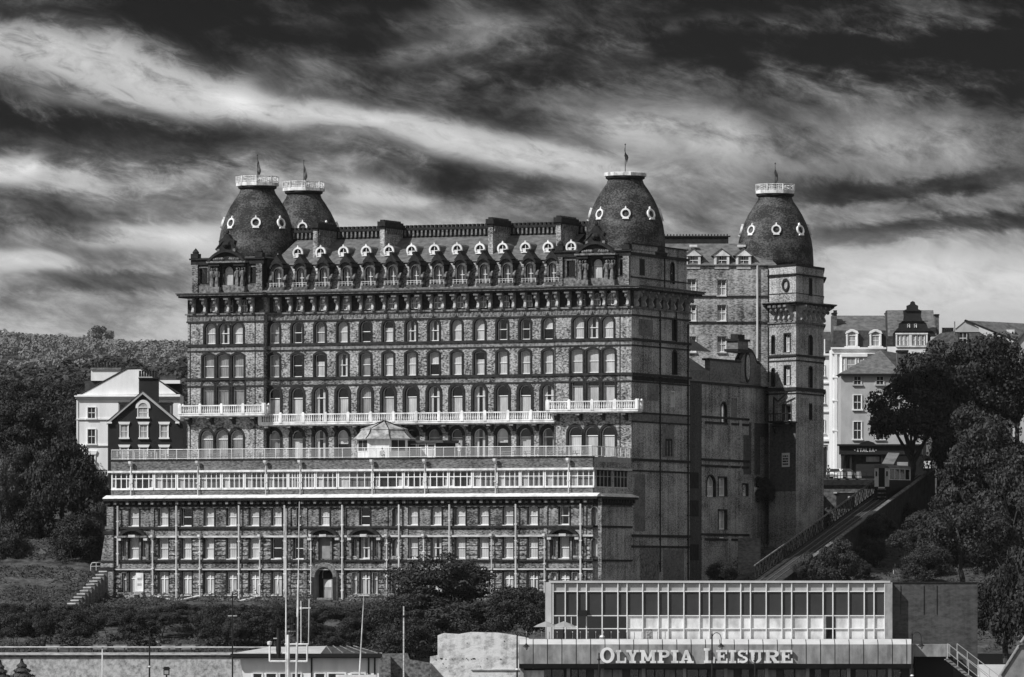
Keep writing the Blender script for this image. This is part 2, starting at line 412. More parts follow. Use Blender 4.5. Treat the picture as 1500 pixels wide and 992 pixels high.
# ================================================================== windows shared by all buildings
def outline(w, h, rise, n=10):
    if rise <= 0: return [(-w/2, 0), (-w/2, h), (w/2, h), (w/2, 0)]
    r = (w * w / 4 + rise * rise) / (2 * rise); zc = h - r; a0 = math.asin(min(1, w / 2 / r))
    if rise > w / 2 - 1e-6: a0 = math.pi / 2
    return [(-w/2, 0)] + [(r * math.sin(-a0 + 2 * a0 * i / n), zc + r * math.cos(-a0 + 2 * a0 * i / n)) for i in range(n + 1)] + [(w/2, 0)]
PROTO = {}
def proto(w, h, rise=0.0, rec=.5, border=.14, hood=.0, bars='sash', frame=.075, sur=DARK, reveal=None, wall=BRICK, sill=None, fm=WHITE2, finial=0.0):
    key = (w, h, rise, rec, border, hood, bars, frame, sur.name, wall.name, sill.name if sill else '', fm.name, finial)
    if key in PROTO: return PROTO[key]
    reveal = reveal or sur
    o = outline(w, h, rise); n = len(o)
    b = MB(); pr = .09
    for i in range(n - 1):                                   # reveal
        (x0, z0), (x1, z1) = o[i], o[i+1]
        b.face([(x0, -pr, z0), (x0, rec + .1, z0), (x1, rec + .1, z1), (x1, -pr, z1)], reveal)
    b.face([(-w/2, -pr, 0), (w/2, -pr, 0), (w/2, rec + .1, 0), (-w/2, rec + .1, 0)], sill or reveal)
    if border > 0:
        k = outline(w + 2 * border, h + border + hood, (rise + (border + hood) * .6) if rise else 0)
        for i in range(n - 1):
            (x0, z0), (x1, z1), (u0, v0), (u1, v1) = o[i], o[i+1], k[i], k[i+1]
            b.face([(x0, -pr, z0), (x1, -pr, z1), (u1, -pr, v1), (u0, -pr, v0)], sur)
            b.face([(u0, -pr, v0), (u1, -pr, v1), (u1, .02, v1), (u0, .02, v0)], sur)
    if finial: b.xz([(-finial * .7, h + border), (finial * .7, h + border), (finial * .22, h + border + finial * .8), (0, h + border + finial * 1.5), (-finial * .22, h + border + finial * .8)], -.14, .0, sur)
    if rise > 0:                                             # wall left above the arch
        for i in range(1, n - 2):
            (x0, z0), (x1, z1) = o[i], o[i+1]
            b.face([(x0, 0, z0), (x1, 0, z1), (x1, 0, h), (x0, 0, h)], wall)
    if sill: b.box(-w/2 - .08, w/2 + .08, -.22, 0.0, -.14, -.003, sill)
    f = MB(); fi = outline(w - 2 * frame, h - frame, max(0, rise - frame * .4) if rise else 0); y = rec
    for i in range(n - 1):
        (x0, z0), (x1, z1), (u0, v0), (u1, v1) = o[i], o[i+1], fi[i], fi[i+1]
        v0 = max(v0, frame) if i == 0 else v0; v1 = max(v1, frame) if i == n - 2 else v1
        f.face([(x0, y, z0), (x1, y, z1), (u1, y, v1), (u0, y, v0)], fm)
        f.face([(u0, y, v0), (u1, y, v1), (u1, y + .09, v1), (u0, y + .09, v0)], fm)
    f.box(-w/2 + .01, w/2 - .01, y - .02, y + .08, 0.002, frame * 1.3, fm)
    t = .045; zt = h - frame * .5
    if bars in ('sash', 'bars', 'four'): f.box(-w/2 + frame, w/2 - frame, y - .012, y + .06, h * .5 - .04, h * .5 + .04, fm)
    if bars in ('bars', 'cross', 'four'): f.box(-t/2, t/2, y - .01, y + .05, frame, zt, fm)
    if bars in ('cross', 'trans'): f.box(-w/2 + frame, w/2 - frame, y - .016, y + .06, h * .70 - .05, h * .70 + .05, fm)
    if bars == 'cross': f.box(-.06, .06, y - .014, y + .06, frame, zt, fm)
    g = MB(); g.face([(x, y + .045, z) for x, z in reversed(o)], GLASS)
    cs = []
    def wavy(x0, x1, z0, z1, m, amp=.02, skew=0.0):
        c = MB(); k = max(4, int((x1 - x0) / .09)); pts = [(x0 + (x1 - x0) * i / k, y + .09 + amp * math.sin(i * 2.1) ) for i in range(k + 1)]
        for (p0, q0), (p1, q1) in zip(pts, pts[1:]):
            c.face([(p0, q0, z0), (p1, q1, z0), (p1 + skew, q1, z1), (p0 + skew, q0, z1)], m)
        return c
    def merge(*ms):
        c = MB()
        for m_ in ms:
            for fc, i in zip(m_.f, m_.mi): c.face([m_.v[k] for k in fc], m_.ms[i])
        return c
    zc = h * .99
    cs.append(wavy(-w/2, w/2, .05, zc, CURT).mesh('curtain'))
    cs.append(merge(wavy(-w/2, -w*.13, .05, zc, CURT), wavy(w*.16, w/2, .05, zc, CURT)).mesh('curtain'))
    cs.append(wavy(-w/2, w/2, h * .52, zc, CURT, .01).mesh('curtain'))
    cs.append(wavy(-w/2, w/2, .05, zc, CURT2, .05).mesh('curtain'))
    cs.append(merge(wavy(-w/2, -w*.25, .05, zc, CURT2), wavy(w*.3, w/2, .05, zc, CURT)).mesh('curtain'))
    cs.append(wavy(-w/2, w/2, .05, h * .66, CURT).mesh('curtain'))
    PROTO[key] = (b.mesh('window'), f.mesh('sash'), g.mesh('pane'), cs); return PROTO[key]
WR = random.Random(5)
def win(parent, pr, loc, rz=0.0, cur='auto', name='window'):
    o = place(name, pr[0], parent, loc, rz)
    place('sash', pr[1], o); place('pane', pr[2], o)
    if cur == 'auto':
        r = WR.random(); cur = 0 if r < .36 else 1 if r < .56 else 2 if r < .62 else 3 if r < .76 else 4 if r < .86 else 5 if r < .93 else None
    if cur is not None: place('curtain', pr[3][cur], o)
    return o
def facade(b, s0, s1, z0, z1, holes, m, org=(0, 0), d=(1, 0)):
    """flat wall from s0..s1 along d with rectangular openings left out; faces the right-hand side of d"""
    S = sorted({s0, s1} | {min(max(v, s0), s1) for h in holes for v in h[:2]}); Zs = sorted({z0, z1} | {min(max(v, z0), z1) for h in holes for v in h[2:]})
    P = lambda s, z: (org[0] + d[0] * s, org[1] + d[1] * s, z)
    for a, c in zip(S, S[1:]):
        run = None
        for e, f in zip(Zs, Zs[1:]):
            if any(h[0] < (a + c) / 2 < h[1] and h[2] < (e + f) / 2 < h[3] for h in holes):
                if run is not None: b.face([P(a, run), P(c, run), P(c, e), P(a, e)], m); run = None
            elif run is None: run = e
        if run is not None: b.face([P(a, run), P(c, run), P(c, z1), P(a, z1)], m)

# ================================================================== the hotel (local x along the sea front to the right, local y inward)
OX, OY, ZB = 14.58, 800.0, 10.5
H = thing('hotel', 'huge soot-darkened Victorian brick hotel with four bulbous domes above the terrace', 'hotel', (OX, OY, ZB), R(-23))
def A(px, b=0.0):
    k = (px - CX) / F; return (k * (OY + b * CS) - OX - b * SN) / (CS + k * SN)
def B(px, a=0.0):
    k = (px - CX) / F; return (k * (OY - a * SN) - OX - a * CS) / (SN - k * CS)
def dep(a, b): return OY - a * SN + b * CS
def ZZ(py, a, b): return CZ + (HY - py) / F * dep(a, b)
def loc(px, Y):                                     # local coordinates of a bearing at a given distance
    dx, dy = xat(px, Y) - OX, Y - OY; return (dx * CS - dy * SN, dx * SN + dy * CS)
def part(b, name, parent=H, smooth=False): 
    o = b.build(name, parent, smooth=smooth); o.location.z = -ZB if parent.parent is None else 0; return o
LW = -60.1                                           # left end of the sea front
TL, TR = -49.6, -10.2                                # inner edges of the corner towers
P5 = proto(1.4, 2.6, .62, .36, .24, .12, finial=.36)
P4 = proto(1.4, 2.85, .2, .36, .24, .1)
P3 = proto(1.6, 4.3, .8, .36, .34, .1, bars='trans')
P1 = proto(1.6, 3.6, .8, .36, .34, .1, bars='trans')
P5T = proto(1.5, 2.6, .62, .36, .24, .1, finial=.3); P4T = proto(1.62, 2.9, .2, .36, .22, .06)
P3T = proto(1.62, 4.1, .5, .36, .24, .15, bars='trans'); P1T = proto(1.8, 3.7, .9, .36, .26, .1, bars='trans')
mid = [406 + 33.38 * i for i in range(13)]
rows = []                                            # (a, b, z, proto, curtain)
for i, px in enumerate(mid):
    a = A(px - 2.2, 1.4)
    rows += [(a, 1.0, 42.62, P5, 'auto'), (a, 1.0, 38.38, P4, 'auto'), (a, 1.0, 32.72, P3, [5, 5, 1, 5, 3][i % 5] if i != 9 else 1), (a, 1.0, 28.1, P1, [3, 5, 1, 2, 5, 4, 5][i % 7])]
for p5, p4, p3, p1 in (((311.5, 332, 351.6), (309, 330.5, 352), (308.7, 330.4, 353), (306.5, 328.5, 350)), ((850.7, 871.7, 893.6), (848, 871.6, 895), (848.5, 871.6, 895), (845.6, 869.6, 894))):
    lft = p5[0] < 500
    for k in range(3):
        rows += [(A(p5[k] - 1.5, .4), 0.0, 42.62, P5T, [0, 1, 0][k]), (A(p4[k] - 1.5, .4), 0.0, 38.38, P4T, 3 if lft else 0),
                 (A(p3[k] - 1.5, .4), 0.0, 33.9, P3T, 3 if lft else 5), (A(p1[k] - 1.5, .4), 0.0, 28.1, P1T, 3 if lft else 5)]
def holes_of(bb, lo, hi): return [(a - p_[0].vertices[0].co.x * -1, a + abs(p_[0].vertices[0].co.x), z, z + WH[id(p_)]) for a, b_, z, p_, c in rows if abs(b_ - bb) < .01 and lo < a < hi]
WH = {id(P5): 2.6, id(P4): 2.85, id(P3): 4.3, id(P1): 3.6, id(P5T): 2.6, id(P4T): 2.9, id(P3T): 4.1, id(P1T): 3.7}
# --- walls
b = MB(); facade(b, TL, TR, 27, 48.4, holes_of(1.0, TL, TR), BRICK, (0, 1.0))
part(b, 'facade')
for lo, hi, nm in ((LW, TL, 'tower'), (TR, 0.0, 'tower')):
    b = MB(); side_holes = []
    facade(b, lo, hi, 27, 48.4, holes_of(0.0, lo, hi), BRICK, (0, 0))
    if lo == LW:
        b.face([(TL, 0, 27), (TL, 1.2, 27), (TL, 1.2, 48.4), (TL, 0, 48.4)], BRICK)
        b.face([(LW, 19, 8), (LW, 0, 8), (LW, 0, 48.4), (LW, 19, 48.4)], BRICK_PLAIN)
        b.face([(LW, 0, 8), (TL, 0, 8), (TL, 0, 27), (LW, 0, 27)], BRICK_PLAIN)
    else:
        b.face([(TR, 1.2, 27), (TR, 0, 27), (TR, 0, 48.4), (TR, 1.2, 48.4)], BRICK)
        sl = [(B(987.5) - .55, B(987.5) + .75, ZZ(499, 0, 14), ZZ(468, 0, 14)), (B(987.5) - .55, B(987.5) + .75, ZZ(549, 0, 14), ZZ(515, 0, 14)),
              (B(985) - .5, B(985) + .5, ZZ(597, 0, 14), ZZ(575, 0, 14)), (B(977) - .35, B(977) + .35, ZZ(668, 0, 12), ZZ(646, 0, 12)), (B(981.5) - .35, B(981.5) + .35, ZZ(668, 0, 13), ZZ(646, 0, 13))]
        facade(b, 0, 19.4, 5, 48.4, sl, BRICK_SIDE, (0, 0), (0, 1))
        b.face([(0, 19.4, 5), (-6, 19.4, 5), (-6, 19.4, 48.4), (0, 19.4, 48.4)], BRICK_SIDE)
        side_sl = sl
    # pale quoin strips and dark pilaster joints
    for aa in (lo + .05, hi - 1.55) if lo != LW else (lo + .3, hi - 1.2):
        b.box(aa, aa + .1, -.06, 0.0, 28, 46.4, BAND)
    part(b, 'tower')
# tower side slits
for i, (s0, s1, z0, z1) in enumerate(side_sl):
    pr = proto(round(s1 - s0, 3), round(z1 - z0, 3), .3 if i < 2 else 0, .55 if i < 2 else .2, .2 if i != 2 else .12, .05, bars='sash', sur=DARK if i != 2 else WHITE, wall=BRICK_SIDE)
    win(H, pr, (0, (s0 + s1) / 2, z0 - ZB), R(90), None if i != 2 else 2)
for a, bb, z, p_, c in rows: win(H, p_, (a, bb, z - ZB), 0, c)
# --- dark core so that windows look into unlit rooms, flat roof
b = MB(); b.box(LW + .3, -.3, 3.2, 18.8, 8, 48.4, ROOM); part(b, 'interior')
SHADE2 = mat('shade_painted_frieze_wall', .01, .05, 3.0, .9)  # under-cornice shade put into the wall colour behind the brackets
# --- string courses
b = MB()
def course(z0, z1, pr, m, side=True, z_side=True):
    b.box(LW - pr, TL + pr, -pr, 0.0, z0, z1, m); b.box(TL + pr, TR - pr, 1.0 - pr, 1.0, z0, z1, m); b.box(TR - pr, pr, -pr, 0, z0, z1, m)
    if side: b.box(0.0, pr, 0.0, 19.4 + pr, z0, z1, m); b.box(LW - pr, LW, 0, 19, z0, z1, m)
course(42.30, 42.60, .20, BAND); course(41.62, 41.80, .08, BAND); course(38.06, 38.36, .22, BAND); course(37.2, 37.4, .08, BAND)
course(41.80, 42.30, .04, FRIEZE, False); course(37.4, 38.06, .04, BRICK_LOW, False)
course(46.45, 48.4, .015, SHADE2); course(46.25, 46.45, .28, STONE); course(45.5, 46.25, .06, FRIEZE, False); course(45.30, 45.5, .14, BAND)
for z0, z1, pr, m in ((33.4, 33.6, .12, BAND), (32.3, 32.5, .1, BAND), (32.5, 33.4, .04, BRICK_PLAIN), (27.6, 27.9, .16, BAND), (26.3, 26.5, .1, BAND), (18.3, 18.6, .16, BAND), (17.0, 17.25, .1, BAND)):
    b.box(0.0, pr, 0.0, 19.4 + pr, z0, z1, m)
for i in range(44): b.box(0.0, .1, .3 + .43 * i, .5 + .43 * i, 37.45, 38.0, BAND)
part(b, 'string_course')
# little raised blocks of the frieze
for lo_, hi_ in ((LW, TL), (TL, TR), (TR, 0)):
    b = MB()
    for i in range(118):
        a = LW + .4 + i * .507; yy = 0.0 if (a < TL or a > TR) else 1.0
        if lo_ <= a < hi_: b.box(a, a + .27, yy - .11, yy - .05, 45.66, 46.08, STONE)
    part(b, 'frieze')
for bb_, z0_, z1_ in ((9.2, 14, 48), (14.6, 42.6, 48.2), (18.6, 11, 45)):
    b = MB(); b.tube((.14, bb_, z0_), (.14, bb_, z1_), .09, IRON, 6)
    for k in range(int((z1_ - z0_) / 3)): b.box(0.0, .22, bb_ - .16, bb_ + .16, z0_ + 3 * k + 1, z0_ + 3 * k + 1.12, IRON)
    part(b, 'drainpipe')
for b0_, b1_, z0_, z1_, m_ in ((5.2, 8.8, 35.1, 37.1, BRICK_PLAIN), (1.0, 4.5, 19.0, 26.0, BRICK_PLAIN), (10.5, 17.5, 10.5, 16.8, BRICK_PLAIN), (3.0, 9.0, 11.0, 16.9, STONE), (10.2, 14.0, 28.2, 32.2, BRICK_PLAIN), (2.4, 7.0, 43.0, 45.0, BRICK_PLAIN)):
    b = MB(); b.box(0.0, .025, b0_, b1_, z0_, z1_, m_); part(b, 'repair_patch')      # mortar repairs and infilled openings
# --- main cornice
b = MB()
def corn(z0, z1, pr, m):
    b.box(LW - pr * .5, TL + pr * .4, -pr, 0, z0, z1, m); b.box(TL + pr * .4, TR - pr * .4, 1.0 - pr, 1.0, z0, z1, m); b.box(TR - pr * .4, pr, -pr, 0, z0, z1, m)
    b.box(0, pr, 0, 19.4 + pr * .7, z0, z1, m); b.box(LW - pr * .5, LW, 0, 19, z0, z1, m)
corn(48.40, 48.62, 1.35, DARK); corn(48.62, 48.84, 1.6, STONE); corn(48.84, 48.98, 1.75, SLATE_B)
part(b, 'cornice')
BRK = mat('bracket_stone', .16, .52, 2.6, .85)
b = MB(); prof = [(0, 46.46), (-.52, 46.46), (-.66, 46.66), (-.56, 46.95), (-.44, 47.2), (-.62, 47.5), (-.98, 47.78), (-1.08, 48.0), (-.92, 48.12), (-1.22, 48.18), (-1.22, 48.38), (0, 48.38)]
b.yz(prof, -.17, .17, BRK); b.lathe([(.02, -.26), (.17, -.17), (.24, 0), (.17, .17), (.02, .26)], 8, STONE, 0, 0); 
k = len(b.v) - 40
b.v[k:] = [(x, y - .95, z + 47.72) for x, y, z in b.v[k:]]
b.xz([(-.32, 48.1), (.32, 48.1), (.32, 48.37), (-.32, 48.37)], -1.28, -1.22, STONE)
br = b.mesh('bracket')
xs = [A(p_ + 8, .2) for p_ in [278 + 17.2 * i for i in range(38)]]
for a in xs:
    if a < .1: place('bracket', br, H, (a, 0.0 if (a < TL or a > TR) else 1.0, -ZB))
for i in range(8): place('bracket', br, H, (0, .9 + i * 2.45, -ZB), R(90))
PAT = proto(.95, 1.45, .4, .10, .10, 0, bars='bars', frame=.05, sur=STONE)
for i in range(13): win(H, PAT, (A(406 + 33.38 * i + 2, 1.0), .78, 46.62 - ZB), 0, 3, 'attic_window')
for px in (316, 337, 358, 853, 875, 896): win(H, PAT, (A(px, 0), -.22, 46.62 - ZB), 0, 3, 'attic_window')

# --- balconies
def balcony(a0, a1, b0, depth, zf, right=True, left=True):
    b = MB(); y0, y1 = b0 - depth, b0; zt = zf + 1.12
    b.box(a0, a1, y0, y1, zf - .22, zf, WHITE); b.box(a0 + .1, a1 - .1, y0 + .12, y1, zf - .36, zf - .22, DIRTYWHITE)
    runs = [((a0, y0 + .02), (a1, y0 + .02))]
    if right: runs.append(((a1 - .02, y0), (a1 - .02, y1)))
    if left: runs.append(((a0 + .02, y0), (a0 + .02, y1)))
    for (x0, q0), (x1, q1) in runs:
        ln = math.hypot(x1 - x0, q1 - q0); ux, uy = (x1 - x0) / ln, (q1 - q0) / ln; np_ = max(1, round(ln / 3.02)); hx, hy = abs(ux), abs(uy)
        def bx(s0, s1, w, z0, z1, m):
            xs_ = sorted((x0 + ux * s0, x0 + ux * s1)); ys_ = sorted((q0 + uy * s0, q0 + uy * s1))
            b.box(xs_[0] - w * hy, xs_[1] + w * hy, ys_[0] - w * hx, ys_[1] + w * hx, z0, z1, m)
        bx(0, ln, .09, zt - .14, zt, WHITE); bx(0, ln, .07, zf + .002, zf + .15, WHITE)
        for i in range(np_ + 1):
            s = min(max(ln * i / np_, .2), ln - .2); bx(s - .2, s + .2, .12, zf + .003, zt + .09, WHITE); bx(s - .12, s + .12, .08, zt + .09, zt + .2, WHITE)
        n = int(ln / .30)
        for i in range(n):
            s = .3 * i + .15
            cx_, cy_ = x0 + ux * s, q0 + uy * s
            b.lathe([(.05, zf + .15), (.10, zf + .36), (.085, zf + .5), (.045, zf + .72), (.07, zt - .14)], 5, WHITE, cx_, cy_, cap=False)
    for i in range(max(2, round((a1 - a0) / 3.02))):       # corbels under the slab
        a = a0 + 1.0 + i * 3.02
        if a < a1 - .3: b.yz([(b0 + .05, zf - .36), (b0 - depth * .8, zf - .36), (b0 - depth * .75, zf - .62), (b0 - .3, zf - 1.0), (b0 + .05, zf - 1.35)], a - .2, a + .2, DARK); b.box(a - .26, a + .26, b0 - depth * .86, b0 - depth * .6, zf - .62, zf - .38, STONE)
    part(b, 'balcony')
balcony(A(379.5, -.2), A(813, -.2), 1.0, 1.45, 32.62, False, False)
balcony(A(262, -1.4), A(388, -1.4), 0.0, 1.5, 33.8)
balcony(A(800.5, -1.4), A(935, -1.4), 0.0, 1.5, 33.8)

# --- mansard, dormers and roof lucarnes
b = MB()
Zr0, Zr1, Zr2 = 48.98, 52.5, 56.0
b.face([(TL, .6, Zr0), (TR, .6, Zr0), (TR, 2.4, Zr1), (TL, 2.4, Zr1)], BRICK)
b.face([(TL, 2.1, Zr1 - .05), (TR, 2.1, Zr1 - .05), (TR, 10, Zr2), (TL, 10, Zr2)], SLATE)
b.face([(TL, 2.1, Zr1 - .05), (TL, 2.4, Zr1 - .2), (TR, 2.4, Zr1 - .2), (TR, 2.1, Zr1 - .05)], SLATE)
b.box(TL - 2, TR + 2, 10.7, 18.7, 48.4, 55.7, LEAD)
b.box(LW + 1, TL - 2.1, .8, 18.6, 48.42, 48.97, LEAD); b.box(TL, TR, -.4, .58, 48.985, 49.2, STONE)
part(b, 'mansard_roof')
b = MB(); b.box(TL - 3, TR + 3, 9.9, 10.7, Zr2 - .6, Zr2 + .9, DARK); b.box(TL - 3, TR + 3, 9.6, 11.0, Zr2 + .9, Zr2 + 1.2, DARK)
for i in range(78):
    a = TL - 2.7 + i * .57
    b.box(a, a + .22, 9.66, 9.9, Zr2 + .15, Zr2 + .9, STONE)
    b.box(a + .05, a + .31, 9.95, 10.6, Zr2 + 1.2, Zr2 + 1.55, DARK)
part(b, 'ridge_parapet')
for px in (459, 557, 715.5, 815):
    a = A(px, 4.3); b = MB(); b.box(a, a + .62, 4.2, 10.2, 52, 56.9, BRICK_SIDE); b.box(a - .12, a + .74, 4.05, 9.58, 56.9, 57.15, DARK); b.box(a - .22, a + .84, 3.9, 9.58, 57.15, 57.75, DARK)
    for i in range(9): b.box(a + .76, a + .86, 4.3 + .6 * i, 4.6 + .6 * i, 56.25, 56.9, STONE); b.box(a + .02, a + .6, 4.2 + .6 * i, 4.5 + .6 * i, 57.75, 57.98, DARK)
    b.box(a + .62, a + .75, 4.2, 9.58, 56.6, 56.88, DARK)
    part(b, 'chimney')
SOOTD = mat('sooty_dormer_stone', .02, .13, 3.0, .9)
# dormer prototype: carved surround, curved hood with a spike, flanking scrolls
b = MB(); w = 1.0; h = 2.35
o_ = outline(w, h, .5)
ko = outline(1.6, 2.95, .62)
n = len(o_)
for i in range(n - 1):
    (x0, z0), (x1, z1), (u0, v0), (u1, v1) = o_[i], o_[i+1], ko[i], ko[i+1]
    b.face([(x0, -.7, z0), (x1, -.7, z1), (u1, -.7, v1), (u0, -.7, v0)], SOOTD)
    b.face([(x0, -.7, z0), (x0, -.2, z0), (x1, -.2, z1), (x1, -.7, z1)], DARK)
    b.face([(u0, -.7, v0), (u1, -.7, v1), (u1, 2.2, v1), (u0, 2.2, v0)], DARK)
hd = outline(1.95, 3.15, .75); hi_ = outline(1.6, 2.95, .7)
for i in range(1, n - 2):
    (x0, z0), (x1, z1), (u0, v0), (u1, v1) = hd[i], hd[i+1], hi_[i], hi_[i+1]
    b.solid([(x0, -1.05, z0), (x1, -1.05, z1), (u1, -1.05, v1), (u0, -1.05, v0), (x0, 1.4, z0), (x1, 1.4, z1), (u1, 1.4, v1), (u0, 1.4, v0)], [(0, 1, 2, 3), (0, 4, 5, 1), (3, 2, 6, 7)], DARK)
b.xz([(-.8, 2.95), (.8, 2.95), (.42, 3.4), (.16, 3.75), (0, 4.1), (-.16, 3.75), (-.42, 3.4)], -1.02, .6, DARK)
b.lathe([(.02, 3.95), (.13, 4.08), (.02, 4.25)], 6, STONE, 0, -.6)
for s in (-1, 1):
    b.yz([(-.75, 0), (-.75, 1.1), (-.45, 1.5), (-.1, 1.6), (-.1, 0)], s * .96 - .15, s * .96 + .15, STONE)
    b.box(s * .96 - .2, s * .96 + .2, -.95, -.4, .55, .9, DARK)
b.box(-1.0, 1.0, -.9, -.2, -.55, .0, SOOTD)
for s in (-.9, -.45, 0, .45, .9): b.tube((s, -.95, 0), (s, -.95, .5), .025, WHITE, 4)
b.tube((-1, -.95, .5), (1, -.95, .5), .03, WHITE, 4); b.tube((-1, -.95, .28), (1, -.95, .28), .02, WHITE, 4)
dorm = b.mesh('dormer')
f = MB()
fi = outline(w - .14, h - .07, .45)
for i in range(n - 1): f.face([(o_[i][0], -.22, o_[i][1]), (o_[i+1][0], -.22, o_[i+1][1]), (fi[i+1][0], -.22, fi[i+1][1]), (fi[i][0], -.22, fi[i][1])], WHITE2)
f.box(-.43, .43, -.25, -.17, 1.1, 1.17, WHITE2); f.box(-.025, .025, -.24, -.18, 0, 2.3, WHITE2); dsash = f.mesh('sash')
g = MB(); g.face([(x, -.19, z) for x, z in reversed(o_)], GLASS); dpane = g.mesh('pane')
g = MB(); g.face([(-.48, -.1, 0), (.1, -.1, 0), (.1, -.1, 2.3), (-.48, -.1, 2.3)], CURT2); g.face([(.1, -.1, 0), (.48, -.1, 0), (.48, -.1, 2.3), (.1, -.1, 2.3)], ROOM); dcur = g.mesh('curtain')
for i in range(13):
    a = A(406 + 33.55 * i + 1.5, .5); d = place('dormer', dorm, H, (a, 1.0, 49.6 - ZB))
    place('sash', dsash, d); place('pane', dpane, d); place('curtain', dcur, d)
# round-headed lucarne with a white hood
def lucarne_mesh(r=.62):
    b = MB(); segs = 14
    for i in range(segs):
        t0, t1 = math.pi * (1.22 - 1.44 * i / segs), math.pi * (1.22 - 1.44 * (i + 1) / segs)
        pts = [(rr * math.cos(t), rr * math.sin(t)) for rr, t in ((r * 1.34, t0), (r * 1.34, t1), (r * .94, t1), (r * .94, t0))]
        b.xz(pts, -.18, .12, WHITE)
        (x0, z0), (x1, z1) = pts[0], pts[1]
        b.face([(x0 * .98, .1, z0 * .98), (x1 * .98, .1, z1 * .98), (x1 * .98, 2.6, z1 * .98), (x0 * .98, 2.6, z0 * .98)], SLATE)
    b.xz([(-.13, r * 1.3), (.13, r * 1.3), (.07, r * 1.62), (0, r * 1.85), (-.07, r * 1.62)], -.16, .08, WHITE)
    b.face([(-r * .97, .05, -r), (r * .97, .05, -r), (r * .97, .05, r * .2), (0, .05, r * .95), (-r * .97, .05, r * .2)], ROOM)
    b.box(-r * 1.05, r * 1.05, -.2, .1, -r * 1.12, -r * .9, WHITE)
    return b.mesh('lucarne')
lm = lucarne_mesh(.53); f = MB(); f.box(-.03, .03, -.05, .0, -.5, .5, WHITE2); f.box(-.48, .48, -.045, .0, -.12, -.05, WHITE2); f.box(-.5, -.05, -.03, .0, -.5, -.1, CURT); lb = f.mesh('sash')
for i in range(13):
    a = A(439 + 33.3 * i, 4.6) if i < 12 else A(839, 4.6)
    o = place('lucarne', lm, H, (a, 4.15, 54.05 - ZB)); place('sash', lb, o)

# --- tower attics with their sculptured aedicules
def figure(b, x, y, z, h, m, s=1):
    b.lathe([(.26*h/2, z), (.22*h/2, z + .3*h), (.15*h/2, z + .52*h), (.25*h/2, z + .70*h), (.24*h/2, z + .79*h), (.09*h/2, z + .84*h)], 7, m, x, y)
    b.lathe([(.05*h/2, z + .83*h), (.13*h/2, z + .88*h), (.13*h/2, z + .95*h), (.04*h/2, z + h)], 7, m, x, y - .03)
    b.tube((x + s * .26*h/2, y, z + .77*h), (x + s * .34*h/2, y - .14, z + .93*h), .06, m, 5); b.tube((x + s * .34*h/2, y - .14, z + .93*h), (x + s * .1, y - .1, z + 1.02*h), .05, m, 5)
    b.tube((x - s * .26*h/2, y, z + .77*h), (x - s * .28*h/2, y - .16, z + .5*h), .06, m, 5)
PAED = proto(1.15, 2.6, .55, .14, .16, .05, bars='trans', sur=DARK, wall=DARK)
PPAN = proto(1.15, 1.9, 0, .25, .12, 0, bars='none', sur=STONE, wall=DARK, fm=DARK)
SOOTB = mat('sooty_brick', .02, .11, 3.0, .9, (1, 1, 1.7), 4, .03, (.35, .7))
